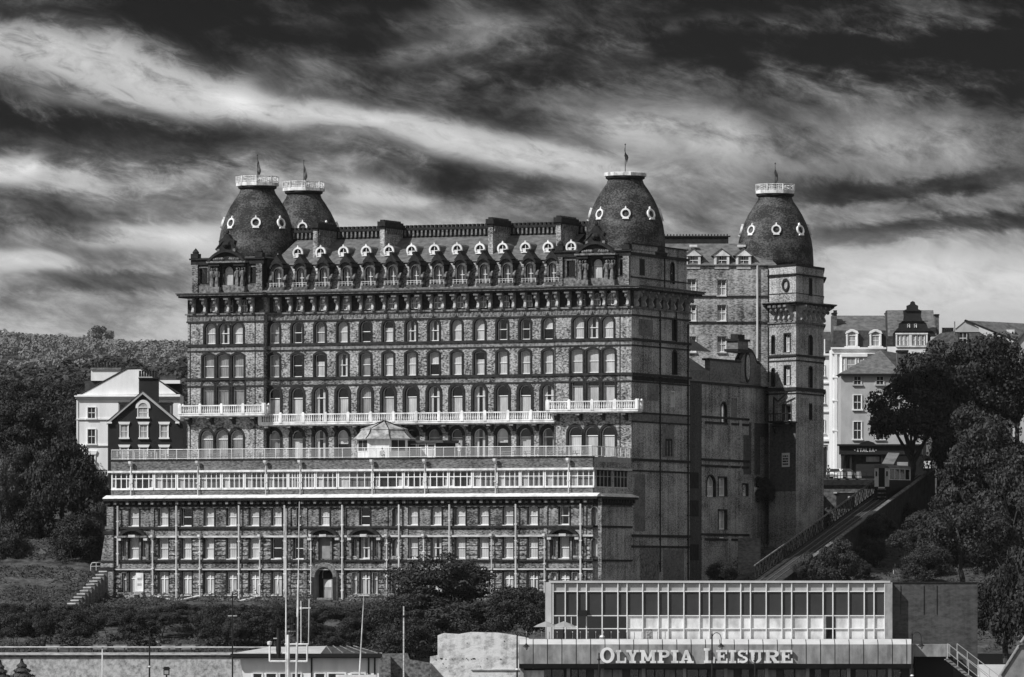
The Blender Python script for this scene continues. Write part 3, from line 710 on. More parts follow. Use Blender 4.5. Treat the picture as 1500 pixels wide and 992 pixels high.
def attic(a0, a1, ac, right):
    b = MB(); z0, z1 = 48.985, 53.0; y = .35
    hs = [(ac - .575, ac + .575, 49.7, 52.3)]; pans = [a for a in (ac - 3.55, ac + 3.45)]
    hs += [(a - .575, a + .575, 50.3, 52.2) for a in pans]
    facade(b, a0, a1, z0, z1, hs, SOOTB, (0, y))
    b.face([(a0, 19, z0), (a0, y, z0), (a0, y, z1), (a0, 19, z1)], BRICK_PLAIN)
    b.box(a0 - .15, a1 + .15, y - .2, y, 52.6, 53.2, DARK); b.box(a0 - .3, a1 + .3, y - .4, y, 53.2, 53.4, DARK)
    b.box(a0, a1, y - .14, y, z0, 50.0, STONE)
    b.box(a0 + .2, a1 - .2, 2.0, 18.8, z0, 53.3, ROOM); b.box(a0, a1, y, 19, 53.38, 53.5, LEAD)
    for s in (a0 + .45, a1 - .45): b.box(s - .4, s + .4, y - .3, y - .15, z0, 52.6, BRICK_LOW); b.box(s - .5, s + .5, y - .45, y + .5, 53.4, 54.0, DARK); b.lathe([(.4, 54.0), (.45, 54.2), (.2, 54.5), (.02, 54.7)], 8, DARK, s, y)
    part(b, 'attic')
    b = MB(); yy = y - .9                            # aedicule
    for s in (-1, 1):
        b.box(ac + s * 1.75 - .75, ac + s * 1.75 + .75, yy, y, z0, 49.75, STONE)
        b.box(ac + s * 1.75 - .75, ac + s * 1.75 + .75, yy, y, 52.35, 52.75, DARK)
        for k, dx in enumerate((-.36, .34)): figure(b, ac + s * 1.75 + dx, yy + .35, 49.75, 2.45, STONE, s)
        b.box(ac + s * 1.15 - .12, ac + s * 1.15 + .12, yy + .6, y, 49.75, 52.35, DARK); b.box(ac + s * 2.35 - .12, ac + s * 2.35 + .12, yy + .5, y, 49.75, 52.35, DARK)
        for k in range(5):
            t = k / 5 * 3.9; b.lathe([(.02, 53.0), (.2, 53.1), (.25, 53.25), (.1, 53.4), (.02, 53.45)], 6, STONE, ac + s * (.55 + .28 * k), yy - .02 + .02 * k)
    b.box(ac - 1.0, ac + 1.0, yy + .4, y, 52.35, 52.75, DARK)
    b.box(ac - 2.7, ac + 2.7, yy - .2, y, 52.75, 52.98, STONE)
    arc = [(ac - 2.6 + 5.2 * i / 14, 52.98 + 1.45 * math.sin(math.pi * i / 14) ** .8) for i in range(15)]
    arc2 = [(ac - 2.2 + 4.4 * i / 14, 52.98 + 1.1 * math.sin(math.pi * i / 14) ** .8) for i in range(15)]
    for p0, p1, r1, r0 in zip(arc, arc[1:], arc2[1:], arc2): b.xz([p0, p1, r1, r0], yy - .25, y, DARK)
    b.xz(arc2, yy + .2, y, DARK)
    b.xz([(ac - 1.3, 54.2), (ac - .95, 54.9), (ac - 1.1, 55.5), (ac - .6, 55.75), (ac - .2, 56.35), (ac + .2, 56.35), (ac + .6, 55.75), (ac + 1.1, 55.5), (ac + .95, 54.9), (ac + 1.3, 54.2)], yy + .1, y, DARK)
    b.lathe([(.1, 54.6), (.45, 54.75), (.6, 55.0), (.45, 55.3), (.1, 55.4)], 8, DARK, ac, yy + .1)
    for s in (-1, 1): b.box(ac + s * 1.1 - .18, ac + s * 1.1 + .18, yy - .05, y, 54.15, 54.5, STONE); b.tube((ac + s * .45, yy + .1, 55.5), (ac + s * 1.5, yy + .2, 54.4), .16, DARK, 6)
    b.lathe([(.05, 56.3), (.25, 56.5), (.2, 56.75), (.02, 57.0)], 7, DARK, ac, yy + .4)
    part(b, 'aedicule')
    win(H, PAED, (ac, y, 49.7 - ZB), 0, 0, 'attic_window')
    for a in pans: win(H, PPAN, (a, y, 50.3 - ZB), 0, None, 'attic_window')
attic(LW + .5, TL - .2, A(334, 0), False)
attic(TR + .2, -.3, A(874.5, 0), True)
b = MB(); s0 = B(988)
facade(b, .35, 19.2, 48.985, 54.0, [(s0 - .55, s0 + .55, 49.8, 52.4)], BRICK_SIDE, (-.3, 0), (0, 1))
b.box(-.3, 0, .3, 19.3, 52.75, 53.1, BAND); b.box(-.8, -.302, .6, 19.2, 53.3, 54.1, BRICK_SIDE); b.box(-.85, -.1, .35, 19.3, 54.1, 54.25, DARK)
b.box(-.3, -.18, .5, 19.2, 50.0, 50.15, BAND); b.box(-.3, -.24, 3.4, 5.0, 50.4, 52.4, DARK); b.box(-.3, -.2, B(976), B(976) + .25, 49, 53, IRON)
part(b, 'parapet')
win(H, proto(1.1, 2.6, .5, .2, .14, 0, bars='sash', sur=DARK, wall=BRICK_SIDE), (-.3, s0, 49.8 - ZB), R(90), None)

# --- domes
PROF = [(4.98, 53.4), (4.97, 54.4), (4.88, 55.9), (4.71, 57.0), (4.43, 58.1), (4.03, 59.2), (3.50, 60.3), (2.82, 61.4), (2.32, 62.1), (2.12, 62.7)]
def dome_mesh():
    b = MB(); b.lathe(PROF, 40, SLATE_D, 0, 0); b.lathe([(5.2, 53.0), (5.25, 53.5), (5.05, 53.55)], 40, BAND, 0, 0)
    b.lathe([(2.2, 62.6), (2.45, 62.75), (2.45, 62.95), (2.3, 63.0)], 24, DARK, 0, 0); return b.mesh('dome', True)
def plat_mesh(clean):
    b = MB(); n = 8; r = 2.72; m = DIRTYWHITE
    b.lathe([(2.45, 62.95), (r, 63.02), (r, 63.4), (r - .1, 63.45)], n, m, 0, 0, R(22.5))
    for i in range(n):
        a0, a1 = R(22.5 + 45 * i), R(67.5 + 45 * i); p0 = Vector((math.cos(a0) * r * .97, math.sin(a0) * r * .97, 63.45)); p1 = Vector((math.cos(a1) * r * .97, math.sin(a1) * r * .97, 63.45))
        if clean == 0: continue
        b.tube(p0, p0 + Vector((0, 0, .8)), .12, m, 6); up = Vector((0, 0, .75))
        b.tube(p0 + up, p1 + up, .05, m, 5); b.tube(p0 + up * .15, p1 + up * .15, .04, m, 5)
        for k in range(1, 7): c = p0.lerp(p1, k / 7); b.tube(c, c + up, .028, m, 4)
        c = p0.lerp(p1, .5); b.tube(p0 + up * .1, p1 + up, .025, m, 4); b.tube(p0 + up, p1 + up * .1, .025, m, 4)
    return b.mesh('dome_platform')
DM = dome_mesh(); PM = [plat_mesh(0), plat_mesh(1)]
b = MB(); rr = .46
for i in range(18):
    t0, t1 = 2 * math.pi * i / 18, 2 * math.pi * (i + 1) / 18
    b.xz([(q_ * math.cos(t), q_ * math.sin(t) * 1.05) for q_, t in ((rr * 1.36, t0), (rr * 1.36, t1), (rr * .94, t1), (rr * .94, t0))], -.22, .5, WHITE)
b.xz([(-.12, .6), (.12, .6), (.07, .85), (0, .98), (-.07, .85)], -.2, .4, WHITE); b.xz([(-.42, -.72), (.42, -.72), (.36, -.52), (-.36, -.52)], -.24, .5, WHITE)
b.lathe([(.0, 0), (.52, 0)], 12, ROOM, 0, 0, cap=False); kk = 24; b.v[-kk:] = [(x, .12, y) for x, y, z in b.v[-kk:]]
LUC = b.mesh('lucarne')
b = MB(); b.tube((0, 0, 63.4), (0, 0, 66.9), .05, IRON, 6, .03); b.lathe([(.02, 66.85), (.12, 66.95), (.02, 67.1)], 6, IRON); POLE = b.mesh('flagpole')
def flag_mesh(seed):
    r_ = random.Random(seed); b = MB(); n = 7; wob = [r_.uniform(-.08, .08) for _ in range(n + 1)]
    def pt(i, k): return (.05 + k * (.10 + .55 * math.sin(min(1, i / n) * 2.9) ** 1) * .62 + .04 * math.sin(i * 1.4 + k), wob[i] + .16 * math.sin(k * 3 + i * .6), 66.6 - i * .26 - k * .5)
    for i in range(n):
        for k in range(3): b.face([pt(i, k / 3), pt(i, (k + 1) / 3), pt(i + 1, (k + 1) / 3), pt(i + 1, k / 3)], FLAG)
    return b.mesh('flag', True)
def dome(ac, bc, dz=0.0, clean=1, seed=0):
    d = place('dome', DM, H, (ac, bc, dz - ZB)); place('dome_platform', PM[clean], d, rz=R(seed * 7)); place('flagpole', POLE, d); place('flag', flag_mesh(seed), d, rz=R((20, 25, 80, 70)[seed]))
    for i in range(8):
        a = R(-90 + 22.5 + 45 * i); r_ = 4.37; o = place('lucarne', LUC, d, (r_ * math.cos(a), r_ * math.sin(a), 58.15), a + R(90)); o.rotation_euler.x = R(-14)
dome(-55.0, 9.7, -.1, 1, 0); dome(*loc(445, 843), 0, 1, 1); dome(-5.1, 10.6, 0, 0, 2); dome(*loc(1135.5, 848.8), 0, 1, 3)
b = MB(); ca, cb = loc(445, 843); b.box(ca - 4.5, ca + 4.5, cb - 4, cb + 5, 10, 53.4, BRICK_PLAIN); b.box(LW + 1, -6, 18.7, cb - 1, 10, 48.3, BRICK_PLAIN); part(b, 'tower')

# --- rear wing facing the camera, its slate roof and white gabled dormers
RW = MB(); YW = 843.2
def rear(b, name, px0=None): 
    o = b.build(name, H, (-OX * CS + OY * SN, -OX * SN - OY * CS, -ZB), R(23)); return o          # mesh written in world coordinates
x0, x1 = xat(960, YW), xat(1133, YW)
zr = lambda py: zat(py, YW)
PRW = proto(1.15, 2.05, 0, .18, .08, 0, bars='bars', sur=BRICK_SIDE, wall=BRICK_SIDE, sill=SILL)
hs = []; RWW = []
for px, ys in ((1013, (432, 470, 516)), (1057, (433, 470, 516))):
    for yv in ys: x = xat(px, YW); RWW.append((x, zr(yv))); hs.append((x - .575, x + .575, zr(yv), zr(yv) + 2.05))
facade(RW, x0, x1, 37.9, zr(390), hs, BRICK_SIDE, (0, YW))
for py in (434.5, 472.5): RW.box(x0, x1, YW - .12, YW, zr(py) - .12, zr(py) + .12, BAND)
RW.box(x0, x1, YW - .2, YW, zr(390), zr(388), BAND); RW.box(x0 + .1, x1, YW + 1.2, YW + 3, 37.9, zr(392), ROOM)
RW.box(xat(1124.5, YW), xat(1127.5, YW), YW - .3, YW - .05, zr(560), zr(395), IRON)
rear(RW, 'rear_wing')
def rlocal(x, z): dx, dy = x - OX, YW - OY; return (dx * CS - dy * SN, dx * SN + dy * CS, z - ZB)
for x, z in RWW: win(H, PRW, rlocal(x, z), R(23), 5)
b = MB(); b.tube((xat(1109.5, YW), YW - .18, zr(525)), (xat(1109.5, YW), YW - .18, zr(389)), .13, PIPE, 8); rear(b, 'drainpipe')
b = MB(); zt_ = zat(357, YW + 4)
b.face([(x0, YW - .3, zr(389)), (x1 + .5, YW - .3, zr(389)), (xat(1106, YW + 4), YW + 4, zt_), (x0, YW + 4, zt_)], SLATE)
b.face([(x1 + .5, YW - .3, zr(389)), (x1 + .5, YW + 9, zr(389)), (xat(1106, YW + 4), YW + 4.1, zt_)], SLATE)
b.box(x0, xat(1067, YW + 4), YW + 4, YW + 4.8, zt_ - 1, zat(347, YW + 4), DARK); b.box(x0, xat(1070, YW + 4), YW + 3.8, YW + 5, zat(347, YW + 4), zat(345.5, YW + 4), DARK)
for i in range(22): xx = xat(968 + 4.6 * i, YW + 4); b.box(xx, xx + .14, YW + 4.2, YW + 4.6, zat(345.5, YW + 4), zat(343, YW + 4), DARK)
b.box(xat(1010, YW + 3), xat(1021, YW + 3), YW + 2.4, YW + 3, zat(362, YW + 3), zat(359, YW + 3), WHITE); b.box(xat(1080, YW + 3), xat(1092, YW + 3), YW + 2.4, YW + 3, zat(362, YW + 3), zat(359, YW + 3), WHITE)
rear(b, 'wing_roof')
for px in (1015, 1057, 1089):
    b = MB(); x = xat(px, YW); z0, z1, z2 = zr(389), zr(374), zr(367); w2 = .82
    for s in (-1, 1): b.box(x + s * w2 - .16, x + s * w2 + .16, YW - .1, YW + .3, z0, z1, WHITE)
    b.box(x - .9, x + .9, YW - .12, YW + .25, z0 - .4, z0 - .05, WHITE)
    b.xz([(x - 1.15, z1 - .1), (x + 1.15, z1 - .1), (x, z2 + .15)], YW - .2, YW + .1, WHITE)
    b.ext([(x - 1.2, YW - .3, z1 - .1), (x, YW - .3, z2 + .2), (x, YW - .3, z2 + .32), (x - 1.35, YW - .3, z1 - .05)], (0, 3.6, 0), SLATE); b.ext([(x + 1.2, YW - .3, z1 - .1), (x, YW - .3, z2 + .2), (x, YW - .3, z2 + .32), (x + 1.35, YW - .3, z1 - .05)], (0, 3.6, 0), SLATE)
    b.box(x - w2, x + w2, YW + .3, YW + 2.5, z0 - .2, z1, ROOM)
    d = rear(b, 'gabled_dormer'); f = MB(); f.box(x - .03, x + .03, YW + .12, YW + .17, z0, z1, WHITE2); f.box(x - .7, x + .7, YW + .11, YW + .16, (z0 + z1) / 2 - .03, (z0 + z1) / 2 + .04, WHITE2)
    f.box(x - .68, x - .2, YW + .2, YW + .22, z0, z1 - .1, CURT2); f.box(x + .15, x + .68, YW + .2, YW + .22, z0 + .5, z1 - .1, CURT2); f.build('sash', d)

SHADEB = mat('shade_painted_recess_brick', .02, .10, 3.4, .9, (1, 1, 2), 4, .03, (.3, .7), streak=.3); PAINTD = mat('dark_painted_brick', .05, .13, 2.0, .85, (1, 1, 2), 4, .02, (.3, .7), streak=.3)
# --- side wing with the shaped gable (plane a = AW), runs back to the rear tower
AW = -.9
def sb(px): return B(px, AW)
def sz(py, px): return ZZ(py, AW, sb(px))
b = MB(); e0, e1 = 19.4, sb(1133); zt_ = sz(562, 1070)
ow = [(1041, 728, 697, 1.5, .5, True), (1058, 727, 700, 1.4, 0, False), (1058, 776, 748, 1.4, 0, False), (1110, 727, 700, 1.5, .5, True), (1091, 727, 710, 1.0, 0, False), (1060, 620, 590, .9, .4, False)]
hs = []
for px, y0_, y1_, w_, rs, wh in ow: hs.append((sb(px) - w_, sb(px) + w_, sz(y0_, px), sz(y1_, px)))
facade(b, e0, e1, 5, zt_, hs, BRICK_SIDE, (AW, 0), (0, 1))
b.box(AW - 10, AW - .01, e0 + .02, e1, zt_ - .4, zt_ + .2, LEAD)
for z, pr in ((zt_ - .3, .25), (sz(614, 1060), .14), (sz(622, 1060), .1), (sz(676, 1060), .2), (sz(685, 1060), .12), (sz(785, 1060), .14), (sz(792, 1060), .1)):
    b.box(AW, AW + pr, e0, e1 - (9 if z < zt_ - 1 else 0), z, z + .28, BAND)
for px in (1027, 1066, 1082, 1100): b.box(AW, AW + .12, sb(px), sb(px) + .9, 5, zt_ - .32, BRICK_SIDE)
b.box(AW, AW + .3, e0, sb(1024), 5, zt_ - .3, SHADEB)  # strip coloured dark to stand for the shade of a recess
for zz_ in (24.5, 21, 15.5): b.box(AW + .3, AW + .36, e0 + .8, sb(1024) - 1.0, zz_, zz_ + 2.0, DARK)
b.box(AW, AW + .05, sb(1089), sb(1113), sz(695, 1100), sz(638, 1100), PAINTD); b.box(AW, AW + .045, sb(1097), e1, sz(640, 1110), sz(620, 1110), PAINTD)
b.box(AW, AW + .07, sb(1069.5), sb(1079), sz(612, 1074), sz(583, 1074), BRICK_PLAIN)
# parapet, gable, pedestal
b.box(AW - .7, AW, sb(1040), sb(1068), zt_ + .2, sz(529, 1055), BRICK_PLAIN); b.box(AW - .9, AW + .12, sb(1038), sb(1085), sz(529, 1055), sz(526, 1055), BAND)
b.box(AW - .7, AW, sb(1068), sb(1085), zt_ + .2, sz(529, 1075), BRICK_PLAIN)
def gp(px, py): return (sb(px), ZZ(py, AW, sb(px)))
gab = [gp(1084, 560), gp(1084, 527), gp(1088, 519), gp(1092, 515), gp(1097, 513), gp(1102, 516), gp(1106, 523), gp(1108, 531), gp(1113, 533), gp(1116, 541), gp(1120, 547), gp(1128, 550), gp(1130, 566)]
b.yz(gab, AW - .7, AW + .06, BRICK_PLAIN)
for p0, p1 in zip(gab[1:], gab[2:-1]): b.tube((AW - .3, p0[0], p0[1]), (AW - .3, p1[0], p1[1]), .42, DARK, 6)
cz_, cb_ = sz(538, 1094), sb(1094)
b.yz([(cb_ + 1.0 * math.cos(6.28 * i / 18), cz_ + 2.0 * math.sin(6.28 * i / 18)) for i in range(18)], AW + .06, AW + .16, DARK); b.yz([(cb_ + .7 * math.cos(6.28 * i / 18), cz_ + 1.6 * math.sin(6.28 * i / 18)) for i in range(18)], AW + .1, AW + .2, BRICK_SIDE)
b.box(AW - 1.4, AW + .1, sb(1080), sb(1095), sz(517, 1088), sz(500, 1088), BRICK_PLAIN); b.box(AW - 1.6, AW + .3, sb(1078), sb(1097), sz(516, 1088), sz(512, 1088), DARK); b.box(AW - 1.6, AW + .3, sb(1079), sb(1096), sz(500, 1088), sz(497, 1088), DARK); b.box(AW - 1.2, AW - .2, sb(1083), sb(1093), sz(497, 1088), sz(490, 1088), DARK)
part(b, 'side_wing')
for (px, y0_, y1_, w_, rs, wh), hh in zip(ow, hs):
    pr = proto(round(hh[1] - hh[0], 2), round(hh[3] - hh[2], 2), .8 if rs else 0, .3, .18, 0, bars='four' if px != 1060 else 'sash', sur=BAND, wall=BRICK_SIDE, frame=.14)
    win(H, pr, (AW, sb(px), hh[2] - ZB), R(90), 2 if wh else 1 if px == 1058 else None)
b = MB(); rz0, rz1 = zt_ + .2, sz(522, 1030)         # low slate roofs behind the parapet
b.face([(AW - .2, e0 + .1, rz0 + 1.2), (AW - .2, sb(1040), rz0 + 1.2), (AW - 5, sb(1037), rz1 + 1.6), (AW - 5, e0 + .1, rz1 + 1.6)], SLATE)
b.box(AW - .3, AW - .05, e0, sb(1040), zt_ + .2, rz0 + 1.2, BRICK_PLAIN)
b.face([(AW - 5, e0, rz1 + 1), (AW - 4, sb(1085), rz1 + 1), (AW - 9, sb(1050), rz1 + 6), (AW - 9, e0, rz1 + 6)], SLATE_B)
part(b, 'wing_roof')

# --- rear tower
poly = [loc(1126, 843), loc(1166, 838.2), loc(1206.5, 849), loc(1206, 862), loc(1100, 862)]
b = MB()
def tower_ring(z0, z1, pr, m):
    c = Vector((sum(p_[0] for p_ in poly) / 5, sum(p_[1] for p_ in poly) / 5)); pp = [Vector(p_) + (Vector(p_) - c).normalized() * pr for p_ in poly]; b.xy([(v.x, v.y) for v in pp], z0, z1, m)
zt4 = lambda py: zat(py, 841)
f1, f2 = Vector(poly[1]) - Vector(poly[0]), Vector(poly[2]) - Vector(poly[1])
def face_pt(px, f):          # distance along a tower face for a bearing
    lo_, hi_ = 0.0, 1.0; o0 = Vector(poly[0]) if f is f1 else Vector(poly[1])
    for _ in range(40):
        m_ = (lo_ + hi_) / 2; q_ = o0 + f * m_; X_ = OX + q_.x * CS + q_.y * SN; Y_ = OY - q_.x * SN + q_.y * CS
        if CX + F * X_ / Y_ < px: lo_ = m_
        else: hi_ = m_
    return lo_ * f.length
TW = [(1153.5, 516, 490, f1, 1.35, 0), (1153.5, 564, 537, f1, 1.35, 0), (1153, 617, 594, f1, 1.9, 4), (1187, 519, 491, f2, 2.0, None), (1187, 567, 537, f2, 2.0, None), (1187, 614, 592, f2, 1.3, 2), (1187, 432, 408, f2, 1.4, 4), (1133, 518, 492, f1, .6, None), (1133, 566, 540, f1, .6, None)]
TH = {id(f1): [], id(f2): []}
for px, y0_, y1_, f, w_, c_ in TW:
    w_ = w_ * .62 if f is f2 else w_ * .87; s = face_pt(px, f); TH[id(f)].append((s - w_ / 2, s + w_ / 2, zt4(y0_), zt4(y1_), c_, w_))
for f, o0 in ((f1, poly[0]), (f2, poly[1])):
    d = f.normalized(); facade(b, 0, f.length, 8, zt4(391), [t[:4] for t in TH[id(f)]], BRICK_SIDE, o0, (d.x, d.y))
    for s0_, s1_, z0_, z1_, c_, w_ in TH[id(f)]:
        pr = proto(round(w_, 2), round(z1_ - z0_, 2), .25 if c_ is None else 0, .3, .16, 0, bars='sash', sur=DARK if c_ is None else BAND, wall=BRICK_SIDE, frame=.08)
        pt = Vector(o0) + d * (s0_ + s1_) / 2; win(H, pr, (pt.x, pt.y, z0_ - ZB), math.atan2(d.y, d.x), c_)
b.face([(*poly[3], 8), (*poly[2], 8), (*poly[2], zt4(391)), (*poly[3], zt4(391))][::-1], BRICK_SIDE)
c_in = Vector((sum(p_[0] for p_ in poly) / 5, sum(p_[1] for p_ in poly) / 5 + 1)); b.xy([tuple(c_in + (Vector(p_) - c_in) * .82) for p_ in poly], 8, zt4(392), ROOM)
for y0_, y1_, pr, m in ((391, 388, .15, DARK), (404, 402, .4, DARK), (431, 430, .08, BAND), (448, 444.5, 1.5, DARK), (444.5, 443, 1.9, STONE), (474, 471.5, .3, STONE), (479, 474, .06, FRIEZE), (523, 520, .25, BAND), (530, 528, .1, BAND), (573, 568, .3, BAND), (578, 576, .12, BAND)): tower_ring(zt4(y0_), zt4(y1_), pr, m)
d = f1.normalized(); s_ = face_pt(1152, f1); pt = Vector(poly[0]) + d * s_
for i in range(16):
    t0, t1 = 6.2832 * i / 16, 6.2832 * (i + 1) / 16; cc = lambda t, r_: Vector((pt.x + d.x * math.cos(t) * r_ + d.y * .1, pt.y + d.y * math.cos(t) * r_ - d.x * .1, zt4(418) + math.sin(t) * r_ * 1.1))
    b.ext([cc(t0, .75), cc(t1, .75), cc(t1, .5), cc(t0, .5)], (d.y * .12, -d.x * .12, 0), BAND)
# dark painted foot of the tower
for f, o0, s0_, s1_, zz0, zz1, m in ((f1, poly[0], face_pt(1128, f1), f1.length, zt4(720), zt4(621), DARK),):
    d = f.normalized(); q0, q1 = Vector(o0) + d * s0_, Vector(o0) + d * s1_; nn = Vector((d.y, -d.x)) * .05
    b.ext([(*q0, zz0), (*q1, zz0), (*q1, zz1), (*q0, zz1)], (nn.x, nn.y, 0), PAINTD)
part(b, 'tower')
d1, d2 = f1.normalized(), f2.normalized()
prt4 = zt4(448) - 48.38
for k in range(4):
    pt = Vector(poly[0]) + d1 * (face_pt(1136, f1) + (f1.length - face_pt(1136, f1)) * (k + .3) / 4); place('bracket', br, H, (pt.x, pt.y, prt4 - ZB), math.atan2(d1.y, d1.x))
for k in range(6):
    pt = Vector(poly[1]) + d2 * f2.length * (k + .4) / 6; place('bracket', br, H, (pt.x, pt.y, prt4 - ZB), math.atan2(d2.y, d2.x))
# small iron balcony with its white door on the rear tower
b = MB(); s_ = face_pt(1155, f1); pt = Vector(poly[0]) + d1 * s_; n1 = Vector((d1.y, -d1.x)); zf = zt4(618)
def tp(s, o_, z): v = pt + d1 * s + n1 * o_; return (v.x, v.y, z)
b.ext([tp(-3.2, 0, zf - .25), tp(1.9, 0, zf - .25), tp(1.6, 1.3, zf - .1), tp(-2.6, 1.3, zf - .1)], (0, 0, .2), DARK)
b.path([tp(-2.6, 1.3, zf), tp(-2.6, 1.3, zf + 1.0), tp(1.6, 1.3, zf + 1.0), tp(1.6, 1.3, zf)], .06, IRON); b.path([tp(-2.8, .1, zf - 1.4), tp(-2.2, .9, zf - .6), tp(1.6, 1.2, zf - .3)], .12, IRON); b.path([tp(-2.9, .2, zf), tp(-2.9, .2, zf + 3.2), tp(-1.6, .5, zf + 2.6), tp(1.4, 1.0, zf + 3.9)], .1, IRON)
for k in range(9): b.tube(tp(-2.6 + k * .52, 1.3, zf), tp(-2.6 + k * .52, 1.3, zf + 1.0), .03, IRON, 4)
part(b, 'iron_balcony')
PB = d1, n1, zt4, face_pt, f1
# ================================================================== terrace block below the hotel
T = thing('terrace_block', 'long three-storey seafront block with white conservatory strip and railed terrace roof', 'building', (OX, OY, ZB), R(-23))
FB = -12.5
def A2(px): return A(px, FB)
AL = A2(160)
RUST = mat('rusticated_stone', .03, .50, 2.6, .85, (1, 1, 2.0), 4, .04, (.40, .74), scale2=.3, amp2=.4, streak=.3)
LR1 = proto(1.3, 2.2, 0, .24, .16, 0, bars='sash', sur=DARK, reveal=DARK, wall=BRICK_LOW, sill=SILL)
LR2 = proto(1.3, 2.6, 0, .24, .16, 0, bars='sash', sur=DARK, reveal=DARK, wall=BRICK_LOW, sill=SILL)
LR3 = proto(1.35, 2.85, 0, .24, .16, 0, bars='cross', sur=DARK, reveal=DARK, wall=BRICK_LOW, sill=SILL)
LN = proto(.55, 2.3, 0, .25, .08, 0, bars='sash', sur=STONE, reveal=DARK, wall=BRICK_LOW)
LN3 = proto(.6, 2.6, 0, .22, .08, 0, bars='trans', sur=STONE, reveal=DARK, wall=BRICK_LOW)
LA = proto(.8, 2.2, .4, .35, .12, 0, bars='none', sur=STONE, wall=BRICK_LOW, fm=STONE)
LHH = {id(LR1): (1.3, 2.2), id(LR2): (1.3, 2.6), id(LR3): (1.35, 2.85), id(LN): (.55, 2.3), id(LN3): (.6, 2.6), id(LA): (.8, 2.2)}
spots = []
base_px = [198, 241, 275, 308, 341, 374, 407, 477, 536, 606.5, 641, 676, 710, 746, 782, 828]
for px in base_px:
    a = A2(px) - .1
    spots.append((a, 19.7, LR1, None if px in (275, 536) else 4 if px == 828 else 0))
    if px != 477: spots.append((a, 15.65, LR2, 1 if px in (536, 641) else None if px == 407 else 0))
    if px not in (477,): spots.append((a, 11.2, LR3, 1 if px in (536, 782) else 3 if px == 676 else 0))
    if px in (198, 536, 828):
        for s in (-1, 1):
            spots.append((a + s * 1.32, 15.75, LN, 3))
            if not (px == 198 and s == 1): spots.append((a + s * 1.38, 11.3, LN3, 0))
for px in (579, 871): spots.append((A2(px), 19.6, LA, 3)); spots.append((A2(px), 15.8, LA, 0))
spots.append((A2(438), 15.6, LR2, None)); spots.append((A2(438), 19.7, LN, None)); spots.append((A2(579), 11.5, LA, 0))
holes = [(a - LHH[id(p_)][0] / 2, a + LHH[id(p_)][0] / 2, z, z + LHH[id(p_)][1]) for a, z, p_, c in spots]
da = A2(477); holes += [(da - 1.25, da + 1.25, 10.4, 14.6), (da - .95, da + .95, 15.65, 18.2)]
b = MB(); facade(b, AL, 0, 9.6, 23.0, holes, BRICK_LOW, (0, FB))
b.face([(AL, .5, 9), (AL, FB, 9), (AL, FB, 23.0), (AL, .5, 23.0)], BRICK_LOW)
b.face([(0, FB, 6), (0, 0, 6), (0, 0, 23.0), (0, FB, 23.0)], BRICK_SIDE)
# rusticated courses between the openings of the two lower storeys
for z0, z1 in ((10.95, 14.05), (15.55, 18.2)):
    z = z0
    while z < z1 - .3:
        row = sorted([(h[0], h[1]) for h in holes if h[2] < z + .2 < h[3]] + [(AL - 1, AL + .1), (-.1, 1)])
        for (p0, p1), (q0, q1) in zip(row, row[1:]):
            c0, c1 = p1 + .16, q0 - .16
            while c1 - c0 > .25:
                e = min(c1, c0 + WR.uniform(.9, 2.2)); e = c1 if c1 - e < .5 else e
                pr = WR.uniform(.05, .13); b.box(c0, e - .04, FB - pr, FB, z, z + .40, RUST); c0 = e
        z += .56
b.box(AL, 0, FB - .28, FB, 9.6, 10.85, STONE)
for z0, z1, pr, m in ((19.35, 19.6, .32, BAND), (18.25, 18.48, .34, SILL), (18.48, 19.35, .06, BRICK_LOW), (15.28, 15.5, .34, BAND), (14.5, 15.28, .08, BRICK_LOW), (14.25, 14.42, .36, SILL), (21.9, 22.1, .2, STONE)):
    b.box(AL - pr, pr * .5, FB - pr, FB, z0, z1, m); 
    if m is not SILL: b.box(0, pr * .5, FB, 0, z0, z1, m if m is not BRICK_LOW else BRICK_SIDE)
for px in (160.5, 224, 424, 448, 505, 566, 596, 800, 857, 879.5):      # pilaster strips
    a = A2(px); b.box(a - .22, a + .22, FB - .2, FB, 10.9, 22.9, BRICK_LOW)
part(b, 'block_wall', T)
b = MB(); b.box(AL + .2, -.2, FB + 2.2, .2, 8, 27.0, ROOM); part(b, 'interior', T)
for a, z, p_, c in spots: win(T, p_, (a, FB, z - ZB), 0, c)
# battered corner at the left end
b = MB()
b.xz([(AL - 1.15, 9.0), (AL - 1.05, 14.2), (AL - .9, 15.4), (AL - .25, 19.2), (AL - .1, 19.4), (AL - .1, 22.1), (AL + .8, 22.1), (AL + .8, 9.0)], FB - .5, FB + 1.5, BRICK_LOW)
b.box(AL - 1.3, AL + .9, FB - .65, FB + 1.6, 14.2, 14.6, BAND); b.box(AL - 1.2, AL + .9, FB - .6, FB + 1.6, 15.2, 15.45, BAND); b.box(AL - .5, AL + .9, FB - .6, FB + 1.6, 18.7, 19.1, DARK); b.box(AL - .3, AL + .9, FB - .62, FB + 1.6, 19.3, 19.7, STONE)
part(b, 'buttress', T)
